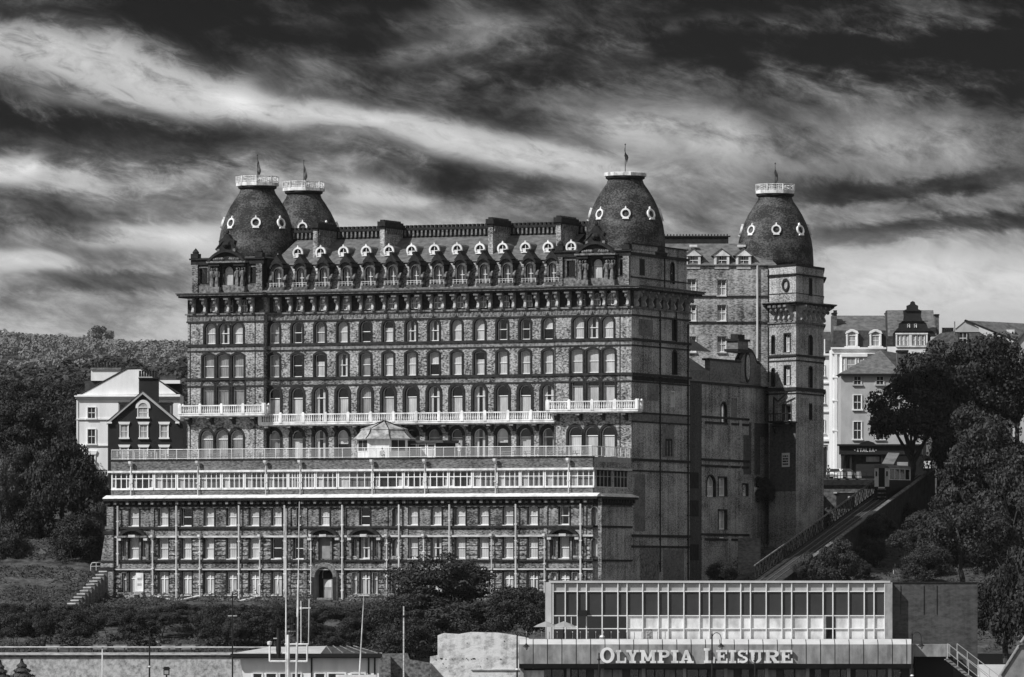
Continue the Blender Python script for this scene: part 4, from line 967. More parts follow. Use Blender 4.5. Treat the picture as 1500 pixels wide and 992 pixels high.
# dentil cornice and sloping white ledge
b = MB(); b.box(AL - .3, .3, FB - .3, FB, 22.1, 22.35, DARK); b.box(AL - .4, .95, FB - .95, FB + .3, 22.8, 23.08, DARK); b.box(0, .95, FB, -.1, 22.8, 23.08, DARK); b.box(0, .3, FB, -.1, 22.1, 22.35, DARK)
n = 76
for i in range(n):
    a = AL + .1 + i * (-AL - .1) / n; b.box(a, a + .36, FB - .72, FB, 22.36, 22.79, STONE if i % 2 else DARK)
for i in range(14): b.box(0, .72, FB + .2 + .88 * i, FB + .6 + .88 * i, 22.36, 22.79, DARK)
part(b, 'dentil_cornice', T)
b = MB(); b.yz([(FB - 1.05, 23.09), (FB - 1.05, 23.2), (FB - .05, 23.52), (FB + .2, 23.52), (FB + .2, 23.09)], AL - .4, 1.0, WHITE); b.box(1.0, 1.05, FB - 1, -.1, 23.09, 23.2, WHITE); b.xz([(0, 23.52), (1.0, 23.2), (1.0, 23.1), (0, 23.1)], FB + .2, -.1, WHITE)
part(b, 'ledge', T)
DIMB = mat('dim_blind', .12, .24, 1.0, .9)
# conservatory strip
CB = FB + .1
bays = [163, 192, 225.6, 259, 290.7, 324.5, 358, 389.6, 422, 440, 462, 494.8, 545.5, 591, 622.5, 657, 692, 727, 762, 797.6, 833, 871]
BROWN = mat('conservatory_brick', .04, .22, 2.6, .9, (1, 1, 2.5), 5, .02, (.35, .7), scale2=.3, amp2=.4)
b = MB(); ha = AL + .2
b.box(ha, -.02, CB, CB + .3, 23.4, 24.15, BROWN); b.box(ha, -.02, CB, CB + .3, 26.3, 27.8, BROWN); b.box(ha - .1, .05, CB - .1, CB + .5, 27.8, 27.95, BAND)
b.box(-.3, -.01, CB + .3, 0, 23.1, 24.15, BRICK_SIDE); b.box(-.3, -.01, CB + .3, 0, 26.3, 27.8, BRICK_SIDE); b.box(-.3, -.012, -1.1, 0, 24.15, 26.3, BRICK_SIDE); b.box(-.3, -.012, CB + .3, CB + 1.1, 24.15, 26.3, BRICK_SIDE); b.box(-.3, -.012, -6.3, -5.7, 24.15, 26.3, BRICK_SIDE)
b.box(ha, .0, CB + .5, .98, 27.3, 27.9, GRAVEL); b.box(ha, ha + .3, CB + .3, .5, 23.1, 27.8, BROWN)
part(b, 'conservatory', T)
b = MB(); b.box(ha - .35, .2, CB - .32, CB, 26.32, 26.56, WHITE); b.box(0, .2, CB, -.2, 26.32, 26.56, SILL); part(b, 'gutter', T)
for i, (p0, p1) in enumerate(zip(bays, bays[1:])):
    a0, a1 = A(p0, CB) + .04, A(p1, CB) - .04; z0, z1 = 24.16, 26.31; f = MB(); yy = CB + .05; w = a1 - a0
    b_ = lambda s0, s1, q0, q1, dy=0.0, m=WHITE2: f.box(s0, s1, yy - .06 - dy, yy + .06, q0, q1, m)
    b_(a0, a1, z0, z0 + .24, .1, WHITE); b_(a0, a1, z1 - .1, z1); b_(a0, a0 + .14, z0, z1, .04); b_(a1 - .14, a1, z0, z1, .04)
    style = 1 if i in (0, 1, 12, 13, 14, 15) else 0
    zt = z0 + (z1 - z0) * .66
    if style:
        f.box(a0 + .14, a1 - .14, yy - .05, yy + .05, zt - .05, zt + .05, WHITE2)
        for t in (.22, .5, .78): f.box(a0 + w * t - .05, a0 + w * t + .05, yy - .045, yy + .045, z0 + .2, z1 - .05, WHITE2)
        for t in (.04, .80): f.box(a0 + w * t + .06, a0 + w * (t + .18), yy - .07, yy + .02, z0 + .2, z0 + .32, WHITE2); f.box(a0 + w * t + .06, a0 + w * (t + .18), yy + .2, yy + .22, z0 + .2, zt, CURT)
    else:
        f.box(a0 + .14, a1 - .14, yy - .05, yy + .05, zt - .035, zt + .035, WHITE2)
        for t in (.34, .56, .78): f.box(a0 + w * t - .04, a0 + w * t + .04, yy - .045, yy + .045, z0 + .2, z1 - .05, WHITE2)
    wo_ = part(f, 'bay_window', T)
    c = MB()
    if not style:
        for k in range(5): c.face([(a0 + .12 + w * .06 * k, yy + .18 + .05 * (k % 2), z0 + .2), (a0 + .12 + w * .06 * (k + 1), yy + .18 + .05 * ((k + 1) % 2), z0 + .2), (a0 + .12 + w * .06 * (k + 1), yy + .18 + .05 * ((k + 1) % 2), z1 - .08), (a0 + .12 + w * .06 * k, yy + .18 + .05 * (k % 2), z1 - .08)], CURT)
        c.build('curtain', wo_)
        c = MB()
    c.face([(a0, yy + .3, z0), (a1, yy + .3, z0), (a1, yy + .3, z1), (a0, yy + .3, z1)], DIMB if not style else ROOM); c.build('blind', wo_)
    g = MB(); g.face([(a0 + .1, yy + .01, z0 + .2), (a1 - .1, yy + .01, z0 + .2), (a1 - .1, yy + .01, z1 - .05), (a0 + .1, yy + .01, z1 - .05)], GLASS); g.build('pane', wo_)
for s0, s1 in ((CB + 1.2, -6.4), (-5.6, -1.2)):                # windows on the return
    f = MB(); z0, z1 = 24.16, 26.3; f.box(-.12, .0, s0, s1, z0, z0 + .15, SILL); f.box(-.12, -.02, s0, s1, z1 - .12, z1, DARK)
    for k in range(5): t = s0 + (s1 - s0) * k / 4; f.box(-.12, -.02, t - .06, t + .06, z0, z1, CURT2)
    f.box(-.12, -.03, s0, s1, 25.5, 25.58, CURT2); wo_ = part(f, 'bay_window', T)
    g = MB(); g.face([(-.08, s0, z0), (-.08, s1, z0), (-.08, s1, z1), (-.08, s0, z1)], GLASS); g.build('pane', wo_)
# terrace balustrade
RG = bpy.data.materials.new('frosted_balustrade'); RG.use_nodes = True
t_ = RG.node_tree; n_ = t_.nodes; n_.clear(); o_2 = n_.new('ShaderNodeOutputMaterial'); mx = n_.new('ShaderNodeMixShader'); tr = n_.new('ShaderNodeBsdfTransparent'); df = n_.new('ShaderNodeBsdfDiffuse'); df.inputs[0].default_value = (.6, .6, .6, 1); mx.inputs[0].default_value = .22
t_.links.new(tr.outputs[0], mx.inputs[1]); t_.links.new(df.outputs[0], mx.inputs[2]); t_.links.new(mx.outputs[0], o_2.inputs[0])
b = MB(); RB = CB + .12; zt = 29.15; n = int(-ha / 1.5)
def rail_run(p0, p1, n):
    p0, p1 = Vector(p0), Vector(p1); up = Vector((0, 0, 1))
    for i in range(n + 1):
        c = p0.lerp(p1, i / n); b.tube(c, c + up * 1.2, .05, WHITE, 5)
        if i < n:
            d = p0.lerp(p1, (i + 1) / n); e = (d - c) * .04
            b.face([c + e + up * .12, d - e + up * .12, d - e + up * 1.08, c + e + up * 1.08], RG)
    b.tube(p0 + up * 1.2, p1 + up * 1.2, .05, WHITE, 5); b.tube(p0 + up * .08, p1 + up * .08, .035, WHITE, 5)
rail_run((ha, RB, 27.95), (-.15, RB, 27.95), n); rail_run((-.15, RB, 27.95), (-.15, -.1, 27.95), 8); rail_run((ha, RB, 27.95), (ha, .5, 27.95), 8)
part(b, 'balustrade', T)
# drainpipes
def pipe(px, z0, z1, b0, r=.11, hopper=False, kick=None):
    b = MB(); a = A(px, b0); b.tube((a, b0 - r, z0), (a, b0 - r, z1), r, PIPE, 6)
    if hopper: b.lathe([(.12, z1 - .1), (.3, z1 + .15), (.32, z1 + .42), (.1, z1 + .42)], 6, PIPE, a, b0 - .2)
    for k in range(1, int((z1 - z0) / 2) + 1): b.box(a - .17, a + .17, b0 - .22, b0, z0 + 2 * k - .6, z0 + 2 * k - .45, PIPE)
    if kick: b.tube((a, b0 - r, z0 + .1), (A(kick, b0), b0 - r - .1, z0 - .55), r * .9, PIPE, 6)
    part(b, 'drainpipe', T)
for px in (259, 350.5, 417.5, 502, 585, 659, 756, 851): pipe(px, 10.3 if px not in (659,) else 14.8, 22.2, FB - .36, .12)
pipe(173, 14.8, 22.2, FB - .36, .12)
for px, z0, k in ((224, 11.0, 259), (293, 11.0, 259), (381, 11.0, 352), (567, 12.0, None), (621, 15.0, None), (720.5, 10.5, None), (798, 11.5, None), (456, 11.3, None)): pipe(px, z0, 18.2, FB - .38, .09, True, k)
for px in (192, 290, 389.6, 440, 545.5, 622.6, 726, 833): pipe(px, 23.5, 27.3, CB - .34, .07, True)
# window pediments, entrance
for px, wd in ((197.5, 1.9), (477, 1.95), (536.5, 2.05), (828, 1.9)):
    a = A2(px) - .05; b = MB()
    arc = [(a - wd + 2 * wd * i / 12, 18.5 + .95 * math.sin(math.pi * i / 12) ** .7) for i in range(13)]
    arc2 = [(a - wd * .78 + 2 * wd * .78 * i / 12, 18.5 + .62 * math.sin(math.pi * i / 12) ** .7) for i in range(13)]
    for p0, p1, r1, r0 in zip(arc, arc[1:], arc2[1:], arc2): b.xz([p0, p1, r1, r0], FB - .75, FB, DARK)
    b.xz(arc2, FB - .3, FB, DARK); b.box(a - wd - .15, a + wd + .15, FB - .8, FB, 18.28, 18.5, STONE)
    for s in (-1, 1): b.box(a + s * wd * .95 - .25, a + s * wd * .95 + .25, FB - .7, FB, 17.9, 18.26, SILL); b.box(a + s * 1.95 - .14, a + s * 1.95 + .14, FB - .35, FB, 15.5, 18.2, STONE); b.box(a + s * .92 - .1, a + s * .92 + .1, FB - .3, FB, 15.5, 18.2, STONE)
    b.box(a - .45, a + .45, FB - .82, FB - .3, 18.3, 18.62, SILL)
    part(b, 'pediment', T)
b = MB(); o1 = outline(2.5, 4.2, 1.25, 14); o2 = outline(3.4, 4.75, 1.7, 14); z0 = 10.4
for i in range(len(o1) - 1):
    (x0, q0), (x1, q1), (u0, v0), (u1, v1) = o1[i], o1[i+1], o2[i], o2[i+1]
    b.face([(da + x0, FB - .6, z0 + q0), (da + x1, FB - .6, z0 + q1), (da + u1, FB - .6, z0 + v1), (da + u0, FB - .6, z0 + v0)], STONE if 0 < i < len(o1) - 2 else DARK)
    b.face([(da + u0, FB - .6, z0 + v0), (da + u1, FB - .6, z0 + v1), (da + u1, FB, z0 + v1), (da + u0, FB, z0 + v0)], SILL)
    b.face([(da + x0, FB - .6, z0 + q0), (da + x0, FB + .8, z0 + q0), (da + x1, FB + .8, z0 + q1), (da + x1, FB - .6, z0 + q1)], DOORM)
b.box(da - 1.25, da + 1.25, FB + .8, FB + .9, z0, 14.6, DARK)
for k in range(4): b.box(da - 1.8 - k * .15, da + 1.8 + k * .15, FB - .9 - k * .35, FB - .6, z0 - .2 * k - .2, z0 - .2 * k, STONE)
b.box(da - .95, da + .95, FB + .18, FB + .3, 15.65, 18.2, DOORM)
ent = part(b, 'entrance', T)
b = MB(); b.box(da - .62, da + .62, FB + .65, FB + .78, z0, z0 + 2.75, DOORM); b.box(da - .5, da + .5, FB + .63, FB + .65, z0 + 1.75, z0 + 2.6, CURT); b.box(da - .48, da + .48, FB + .62, FB + .65, z0 + .2, z0 + 1.4, CURT2); b.build('door', ent)
b = MB(); fl = outline(1.3, 1.15, .62, 10); b.xz([(da + x, z0 + 2.85 + z) for x, z in fl], FB + .66, FB + .72, DARK)
fo = outline(1.5, 1.3, .72, 10)
for (x0, q0), (x1, q1), (u1, v1), (u0, v0) in zip(fl, fl[1:], fo[1:], fo): b.xz([(da + x0, z0 + 2.85 + q0), (da + x1, z0 + 2.85 + q1), (da + u1, z0 + 2.85 + v1), (da + u0, z0 + 2.85 + v0)], FB + .6, FB + .75, CURT2)
b.build('fanlight', ent)
# white side door with its ramp walls at the left end
b = MB(); a = A2(206); b.box(a - .5, a + .5, FB - .3, FB - .12, 11.6, 13.9, WHITE); b.box(a - .3, a + .3, FB - .31, FB - .29, 13.0, 13.3, CURT2); b.box(a - .3, a + .3, FB - .31, FB - .29, 12.3, 12.6, CURT2); b.box(a - .55, a + .55, FB - .6, FB, 10, 11.58, DOORM); part(b, 'door', T)
b = MB()
for px in (176, 184): a = A2(px); b.xz([(a - 1.6, 9.2), (a - 1.6, 9.7), (a + .9, 11.5), (a + 2.0, 11.5), (a + 2.0, 11.35), (a + .9, 11.3), (a - .8, 9.2)], FB - 3 + (px - 176) * .12, FB - 2.7 + (px - 176) * .12, STONE)
b.xz([(A2(172) - .6, 9.0), (A2(184) + .9, 11.2), (A2(207), 11.2), (A2(207), 9.0)], FB - 2.0, FB - .3, BRICK_LOW); part(b, 'ramp', T)

# ================================================================== on the terrace
def hw(a, bb, z): return (OX + a * CS + bb * SN, OY - a * SN + bb * CS, z)
ka, kb = A(563, -5), -5.0
K = thing('pavilion', 'small eight-sided white pavilion with curved pagoda roof on the hotel terrace', 'pavilion', hw(ka, kb, 27.9), R(-23 + 12))
b = MB(); b.lathe([(3.35, 0), (3.35, 2.5)], 8, WHITE, 0, 0, R(22.5)); b.build('wall', K)
PAVR = mat('mossy_pavilion_slate', .12, .48, 1.6, .7, (1, 1, 1), 5, .03, (.32, .68))
b = MB(); b.lathe([(4.0, 2.42), (4.0, 2.5), (3.55, 2.8), (3.15, 3.2), (2.9, 3.65)], 8, PAVR, 0, 0, R(22.5)); b.lathe([(3.02, 3.62), (2.95, 3.72), (.15, 4.65), (.02, 4.8)], 8, PAVR, 0, 0, R(22.5))
for i in range(8):
    t = R(22.5 + 45 * i); b.path([(r * math.cos(t), r * math.sin(t), z) for r, z in ((4.02, 2.5), (3.57, 2.82), (3.17, 3.22), (2.95, 3.7), (.1, 4.75))], .06, DARK, 5)
b.build('roof', K)
for i in (4, 5, 7, 0):
    t = R(45 * i + 0); r = 3.35 * math.cos(R(22.5)); f = MB(); f.box(-1.1, 1.1, -.06, .0, .9, 2.4, WHITE2); f.box(-1.0, -.04, -.08, -.06, 1.0, 2.3, ROOM); f.box(.04, 1.0, -.08, -.06, 1.0, 2.3, ROOM)
    f.build('window', K, (r * math.cos(t), r * math.sin(t), 0), t + R(90))
KL = thing('terrace_kiosk', 'low flat-roofed kiosk with white windows behind the pavilion', 'kiosk', hw(A(627, -2.5), -2.5, 27.9), R(-23))
b = MB(); b.box(-2.3, 2.3, -1.2, 3.2, 0, 2.0, DARK); b.box(-2.6, 2.7, -1.6, 3.3, 2.0, 2.3, SLATE_B); b.build('body', KL)
for k in range(3):
    b = MB(); b.box(-2.1 + 1.25 * k, -.95 + 1.25 * k, -1.26, -1.2, .2, 1.9, WHITE2); b.box(-1.95 + 1.25 * k, -1.1 + 1.25 * k, -1.28, -1.26, 1.3, 1.8, ROOM); b.box(-1.95 + 1.25 * k, -1.1 + 1.25 * k, -1.28, -1.26, .4, 1.2, CURT2); b.build('window', KL)
WOOD = mat('weathered_table_wood', .10, .22, 2, .8)
TAB = None
for i, px in enumerate((181, 209, 247, 278, 312, 338, 372, 398, 742, 776, 812, 846)):
    l = hw(A(px, -10.2), -10.2 + (.5 if i % 3 else 0), 27.9)
    if TAB is None:
        TAB = thing('picnic_table', 'x', 'picnic table', l, R(-23), 'picnic tables along the terrace rail')
        b = MB(); b.box(-.9, .9, -.38, .38, .70, .76, WOOD); b.build('table_top', TAB)
        for s in (-1, 1):
            b = MB(); b.box(-.9, .9, s * .72 - .13, s * .72 + .13, .42, .46, WOOD); b.build('bench', TAB)
            b = MB(); b.tube((s * .65, -.72, 0), (s * .65, -.25, .7), .05, WOOD, 5); b.tube((s * .65, .72, 0), (s * .65, .25, .7), .05, WOOD, 5); b.box(s * .65 - .03, s * .65 + .03, -.8, .8, .36, .42, WOOD); b.build('leg', TAB)
        o = TAB
    else: o = copy_tree(TAB); o.location = l; o.rotation_euler = (0, 0, R(-23 + (i * 37) % 14 - 7))
    o['label'] = 'dark picnic table behind the white terrace rail, left of the pavilion' if px < 500 else 'dark picnic table behind the white terrace rail, right of the pavilion'

# ------------------------------------------------------------------ people
SKIN = mat('skin', .38, None, rough=.6); CLO_D = mat('dark_clothes', .04, None); CLO_L = mat('pale_clothes', .5, None); HAIRM = mat('dark_hair', .03, None)
def skinned(name, verts, edges, rad, m, parent):
    me = bpy.data.meshes.new(name); me.from_pydata(verts, edges, []); me.materials.append(m)
    o = place(name, me, parent); md = o.modifiers.new('skin', 'SKIN'); md.use_smooth_shade = True
    for v, r in zip(me.skin_vertices[0].data, rad): v.radius = (r, r)
    me.skin_vertices[0].data[0].use_root = True
    o.modifiers.new('sub', 'SUBSURF').levels = 1; o.modifiers[-1].render_levels = 1; return o
def person(label, location, rz, seated=False, top=CLO_D, legs=CLO_D):
    P_ = thing('person', label, 'person', location, rz); s = -.42 if seated else 0
    hip = .92 + s
    kn = lambda q_: (q_ * .11, -.45, hip - .02) if seated else (q_ * .11, -.03, .50)
    an = lambda q_: (q_ * .11, -.45, .07) if seated else (q_ * .12, .02, .07)
    to = lambda q_: (q_ * .12, -.60, .03) if seated else (q_ * .13, -.14, .03)
    v = [(0, 0, hip), (0, .01, hip + .22), (0, .0, hip + .46), (0, 0, hip + .56), (0, -.02, hip + .66), (0, -.02, hip + .78)]
    e = [(0, 1), (1, 2), (2, 3), (3, 4), (4, 5)]; r = [.13, .125, .15, .06, .085, .07]
    for q_ in (-1, 1):
        k = len(v); v += [(q_ * .1, 0, hip - .04), kn(q_), an(q_), to(q_)]; r += [.09, .06, .04, .03]; e += [(0, k), (k, k + 1), (k + 1, k + 2), (k + 2, k + 3)]
        k = len(v); v += [(q_ * .19, 0, hip + .46), (q_ * .23, .02 if not seated else -.08, hip + .2), (q_ * .2, -.1 if not seated else -.32, hip + .0 if not seated else hip + .12), (q_ * .19, -.14 if not seated else -.40, hip - .07 if not seated else hip + .12)]
        r += [.06, .045, .035, .03]; e += [(2, k), (k, k + 1), (k + 1, k + 2), (k + 2, k + 3)]
    skinned('body', v, e, r, SKIN, P_)
    k = [0, 1, 2, 10, 11, 18, 19]
    vt = [(0, 0, hip - .03), v[1], v[2], v[10], v[11], v[18], v[19]]
    skinned('top', [(0, 0, hip - .03), (0, .01, hip + .22), (0, 0, hip + .47), (.19, 0, hip + .46), v[15 - 4] if False else (.23, -.02, hip + .22), (-.19, 0, hip + .46), (-.23, -.02, hip + .22)], [(0, 1), (1, 2), (2, 3), (3, 4), (2, 5), (5, 6)], [.15, .145, .16, .075, .06, .075, .06], top, P_)
    skinned('trousers', [(0, 0, hip), (.1, 0, hip - .05), kn(1), an(1), (-.1, 0, hip - .05), kn(-1), an(-1)], [(0, 1), (1, 2), (2, 3), (0, 4), (4, 5), (5, 6)], [.145, .105, .075, .06, .105, .075, .06], legs, P_)
    b = MB(); b.lathe([(.095, hip + .68), (.108, hip + .75), (.10, hip + .83), (.06, hip + .88), (.01, hip + .895)], 10, HAIRM, 0, .01); b.build('hair', P_, smooth=True)
    return P_
person('person in pale clothes standing at the terrace rail right of the pavilion', hw(A(673, -10.5), -10.5, 27.9), R(-23), False, CLO_L, CLO_L)
ps = person('dark-haired person in pale top seated on the terrace before the pavilion', hw(A(560, -10.4), -10.4, 27.9), R(160), True, CLO_L, CLO_D)
CH = thing('terrace_chair', 'pale chair on the terrace under the seated person', 'chair', hw(A(560, -10.4), -10.4, 27.9), R(160))
b = MB(); b.box(-.24, .24, -.28, .24, .34, .37, CURT2); b.build('seat', CH); b = MB(); b.box(-.24, .24, .22, .26, .4, .9, CURT2); b.build('backrest', CH)
for sx in (-1, 1):
    for sy in (-1, 1): b = MB(); b.tube((sx * .21, sy * .21, 0), (sx * .21, sy * .21, .34), .025, CURT2, 5); b.build('leg', CH)
# ================================================================== neighbouring houses
RENDER_W = mat('white_stucco', .62, .85, .4, .7, (1, 1, .4), 4, 0, (.25, .6), streak=.25)
RENDER_G = mat('grey_render', .34, .48, .6, .8, (1, 1, .6), 4, 0, (.3, .7), streak=.3)
BLACKP = mat('black_masonry_paint', .012, .022, .5, .6)
RUBBLE = mat('rubble_wall', .05, .17, 1.8, .9, (1, 1, 1.3), 5, .06, (.35, .68))
def W_(b, px0, px1, py0, py1, Y, y0, y1, m):                # box given by its outline seen at distance Y
    b.box(xat(px0, Y), xat(px1, Y), Y + y0, Y + y1, zat(py1, Y), zat(py0, Y), m)
def PG(b, pts, Y, y0, y1, m): b.ext([(xat(u, Y), Y + y0, zat(v, Y)) for u, v in pts], (0, y1 - y0, 0), m)
def local(root, objs):
    for o in objs: o.parent = root; o.location = (-root.location[0], -root.location[1], -root.location[2])
def hpart(root, b, name, parent=None):
    o = b.build(name, parent or root)
    if parent is None: o.location = tuple(-v for v in root.location)
    return o
def swin(root, px0, px1, py0, py1, Y, m_sur=RENDER_W, cross=True, dark=ROOM, arch=False, cap=None, sill=True, bars=2):
    """sash window with its surround; seen outline px0..px1, py0..py1"""
    x0, x1, z0, z1 = xat(px0, Y), xat(px1, Y), zat(py1, Y), zat(py0, Y); w = x1 - x0; t = min(.16, w * .1)
    b = MB(); b.box(x0 - t, x0, Y - .12, Y + .02, z0, z1, m_sur); b.box(x1, x1 + t, Y - .12, Y + .02, z0, z1, m_sur); b.box(x0 - t, x1 + t, Y - .12, Y + .02, z1, z1 + t, m_sur)
    if sill: b.box(x0 - t * 2, x1 + t * 2, Y - .25, Y + .02, z0 - .2, z0, m_sur)
    if cap: b.xz([(x0 - t * 1.5, z1 + t), (x1 + t * 1.5, z1 + t), (x1 + t * 3, z1 + t + cap), (x0 - t * 3, z1 + t + cap)], Y - .2, Y + .02, m_sur)
    if arch:
        o1 = outline(w, w * .55, w * .5, 10); o2 = outline(w + .7, w * .55 + .42, w * .5 + .3, 10)
        for p0, p1, r1, r0 in zip(o2, o2[1:], o1[1:], o1): b.xz([((x0 + x1) / 2 + q_[0], z1 - .05 + q_[1]) for q_ in (p0, p1, r1, r0)], Y - .14, Y + .02, m_sur)
    o = hpart(root, b, 'window'); f = MB(); ym = Y - .05
    f.box(x0, x1, ym, Y, (z0 + z1) / 2 - .04, (z0 + z1) / 2 + .04, WHITE2)
    for k in range(1, bars): xx = x0 + w * k / bars; f.box(xx - .025, xx + .025, ym + .01, Y, z0, z1, WHITE2)
    for s in (0, 1): f.box((x0, x1 - .07)[s], (x0 + .07, x1)[s], ym, Y, z0, z1, WHITE2)
    f.build('sash', o); g = MB(); yy = Y + .005 - .02
    g.face([(x0, yy, z0), (x1, yy, z0), (x1, yy, z1), (x0, yy, z1)], dark)
    if arch: g.xz([((x0 + x1) / 2 + q_[0], z1 - .05 + q_[1]) for q_ in o1], Y - .06, Y - .01, CURT2)
    g.build('pane', o); return o
def pots(b, px0, px1, py_top, py_bot, Y, n, m=BRICK_PLAIN):
    for i in range(n):
        x = xat(px0 + (px1 - px0) * (i + .5) / n, Y); b.lathe([(.17, zat(py_bot, Y)), (.14, zat(py_top, Y) - .1), (.19, zat(py_top, Y))], 7, m, x, Y + .4)
DARKWIN = glass_mat('shaded_window', .06, .1)
# white house at the left
Y = 884.0
h = thing('white_house', 'tall white stuccoed house with a gable and chimney pots left of the hotel', 'house', (xat(185, Y), Y, 24))
b = MB(); W_(b, 113, 264, 578, 745, Y, 0, 9, RENDER_W); PG(b, [(119, 578), (186, 541), (203, 540.5), (212, 543), (258, 577)], Y, .2, .8, RENDER_W)
for py, pr in ((580.5, .5), (583, .3), (614, .16), (652.5, .16)): b.box(xat(113, Y) - pr * .7, xat(264, Y), Y - pr, Y, zat(py + 1, Y), zat(py - 1, Y), RENDER_W)
W_(b, 112, 114.5, 586, 745, Y, -.1, .2, RENDER_W)
hpart(h, b, 'wall')
b = MB(); b.ext([(xat(117, Y), Y + .1, zat(578, Y)), (xat(186, Y), Y + .1, zat(540, Y)), (xat(186, Y), Y + .1, zat(538.5, Y)), (xat(115, Y), Y + .1, zat(577.5, Y))], (0, 8, 0), SLATE_B); b.ext([(xat(186, Y), Y + .1, zat(540, Y)), (xat(204, Y), Y + .1, zat(539.5, Y)), (xat(204, Y), Y + .1, zat(538, Y)), (xat(186, Y), Y + .1, zat(538.5, Y))], (0, 8, 0), SLATE_B)
b.ext([(xat(204, Y), Y + .1, zat(539.5, Y)), (xat(262, Y), Y + .1, zat(577, Y)), (xat(263, Y), Y + .1, zat(576, Y)), (xat(204, Y), Y + .1, zat(538, Y))], (0, 8, 0), SLATE_B)
PG(b, [(122, 572), (122, 557), (150, 557), (166, 552), (150, 563), (130, 573)], Y, 3, 8, SLATE_B); W_(b, 231, 262, 556, 561, Y, 3, 6, RENDER_W); W_(b, 232, 256, 549, 556, Y, 3.4, 5.5, SLATE_B); W_(b, 228, 264, 561, 575, Y, 4, 6, ROOM)
hpart(h, b, 'roof')
b = MB(); W_(b, 131.5, 175, 541, 557, Y, 2.5, 4.5, RENDER_W); W_(b, 131, 176, 538, 541, Y, 2.3, 4.7, STONE); pots(b, 133, 174, 531, 538, Y + 3, 9, DARK); hpart(h, b, 'chimney')
swin(h, 128.5, 140, 597, 612.5, Y); swin(h, 128.5, 140, 629, 650, Y); swin(h, 128, 139, 667, 694, Y, cap=.5)
b = MB(); W_(b, 136, 158, 696, 698, Y, -1.2, 0, RENDER_W); W_(b, 136, 158, 688.5, 690, Y, -1.2, -1.1, IRON)
for k in range(13): W_(b, 136.3 + k * 1.75, 136.9 + k * 1.75, 690, 697, Y, -1.18, -1.1, IRON)
for k in range(6): W_(b, 137 + k * 3.6, 139.2 + k * 3.6, 691, 696, Y, -1.17, -1.12, IRON)
hpart(h, b, 'balcony')
# black house
Y = 872.0
h = thing('black_house', 'black-painted gabled house with white window surrounds behind the terrace', 'house', (xat(209, Y), Y, 24))
b = MB(); PG(b, [(158, 745), (158, 617), (209, 575.5), (262, 617), (268, 617), (268, 745)], Y, 0, 9, BLACKP); hpart(h, b, 'wall')
b = MB()
for q0, q1 in (((156.5, 618.5), (209, 573.5)), ((209, 573.5), (263, 618.5))):
    b.ext([(xat(q0[0], Y), Y - .35, zat(q0[1], Y)), (xat(q1[0], Y), Y - .35, zat(q1[1], Y)), (xat(q1[0], Y), Y - .35, zat(q1[1] + 4, Y)), (xat(q0[0], Y), Y - .35, zat(q0[1] + 4, Y))], (0, .35, 0), RENDER_G)
    b.ext([(xat(q0[0], Y), Y - .4, zat(q0[1] - .3, Y)), (xat(q1[0], Y), Y - .4, zat(q1[1] - .3, Y)), (xat(q1[0], Y), Y - .4, zat(q1[1] - 1.2, Y)), (xat(q0[0], Y), Y - .4, zat(q0[1] - 1.2, Y))], (0, 9, 0), SLATE_B)
W_(b, 157, 164, 618, 620.5, Y, -.4, 0, RENDER_W); W_(b, 257, 263, 618, 620.5, Y, -.4, 0, RENDER_W)
hpart(h, b, 'roof')
b = MB(); W_(b, 201.5, 230, 554, 600, Y, 3, 5, BLACKP); W_(b, 201, 230.5, 552, 554, Y, 2.8, 5.2, DARK); pots(b, 203, 229, 543, 552, Y + 3.5, 7, DARK); hpart(h, b, 'chimney')
for u0, u1, v0, v1 in ((229, 250, 590, 614), (172, 190, 589.5, 606)): b = MB(); W_(b, u0, u1, v0, v1, Y, 2.2, 6, LEAD); W_(b, u0 - .7, u1 + 1, v0 - 1.6, v0, Y, 2.0, 6, SLATE_B); W_(b, u0 + 2, u1 - 3, v0 + 3, v1 - 4, Y, 2.15, 2.25, DARK); hpart(h, b, 'dormer')
swin(h, 202.5, 216.5, 597.5, 611, Y, arch=True, dark=CURT2)
for u in (182, 210.5, 240.5): swin(h, u - 5.5, u + 5.5, 623, 641, Y, cap=.35, dark=CURT2); swin(h, u - 5.5, u + 5.5, 656.5, 676, Y, cap=.35, dark=CURT2)
# street terrace, right of the hotel
ROOFM = SLATE
Y = 962.0
h = thing('mansard_house', 'tall white stuccoed terrace house with two arched dormers in its dark mansard', 'house', (xat(1260, Y), Y, 26))
b = MB(); W_(b, 1219, 1309, 511, 710, Y, 0, 9, RENDER_W); W_(b, 1217, 1309, 509, 511.5, Y, -.5, 0, RENDER_W); W_(b, 1218, 1309, 517, 518.5, Y, -.3, 0, RENDER_W)
for u in (1222, 1230, 1303): W_(b, u, u + 4, 519, 700, Y, -.25, 0, RENDER_W)
for v in (552, 586, 630): W_(b, 1219, 1309, v, v + 2, Y, -.3, 0, RENDER_W)
hpart(h, b, 'wall')
b = MB(); PG(b, [(1221, 509), (1221, 484), (1299, 484), (1299, 509)], Y, .3, 4, SLATE_B)
b.face([(xat(1221, Y), Y + .4, zat(484, Y)), (xat(1299, Y), Y + .4, zat(484, Y)), (xat(1298, Y), Y + 6, zat(460, Y)), (xat(1224, Y), Y + 6, zat(460, Y))], SLATE); b.box(xat(1221, Y), xat(1299, Y), Y + 6, Y + 8, zat(510, Y), zat(460.5, Y), SLATE_B)
hpart(h, b, 'roof')
for u0, u1 in ((1220, 1227), (1298, 1306)): b = MB(); W_(b, u0, u1, 459, 500, Y, 2, 4, RUBBLE); W_(b, u0 - .6, u1 + .6, 457.5, 459, Y, 1.8, 4.2, DARK); pots(b, u0 + 1, u1 - 1, 454.5, 458, Y + 2.5, 2, DARK); hpart(h, b, 'chimney')
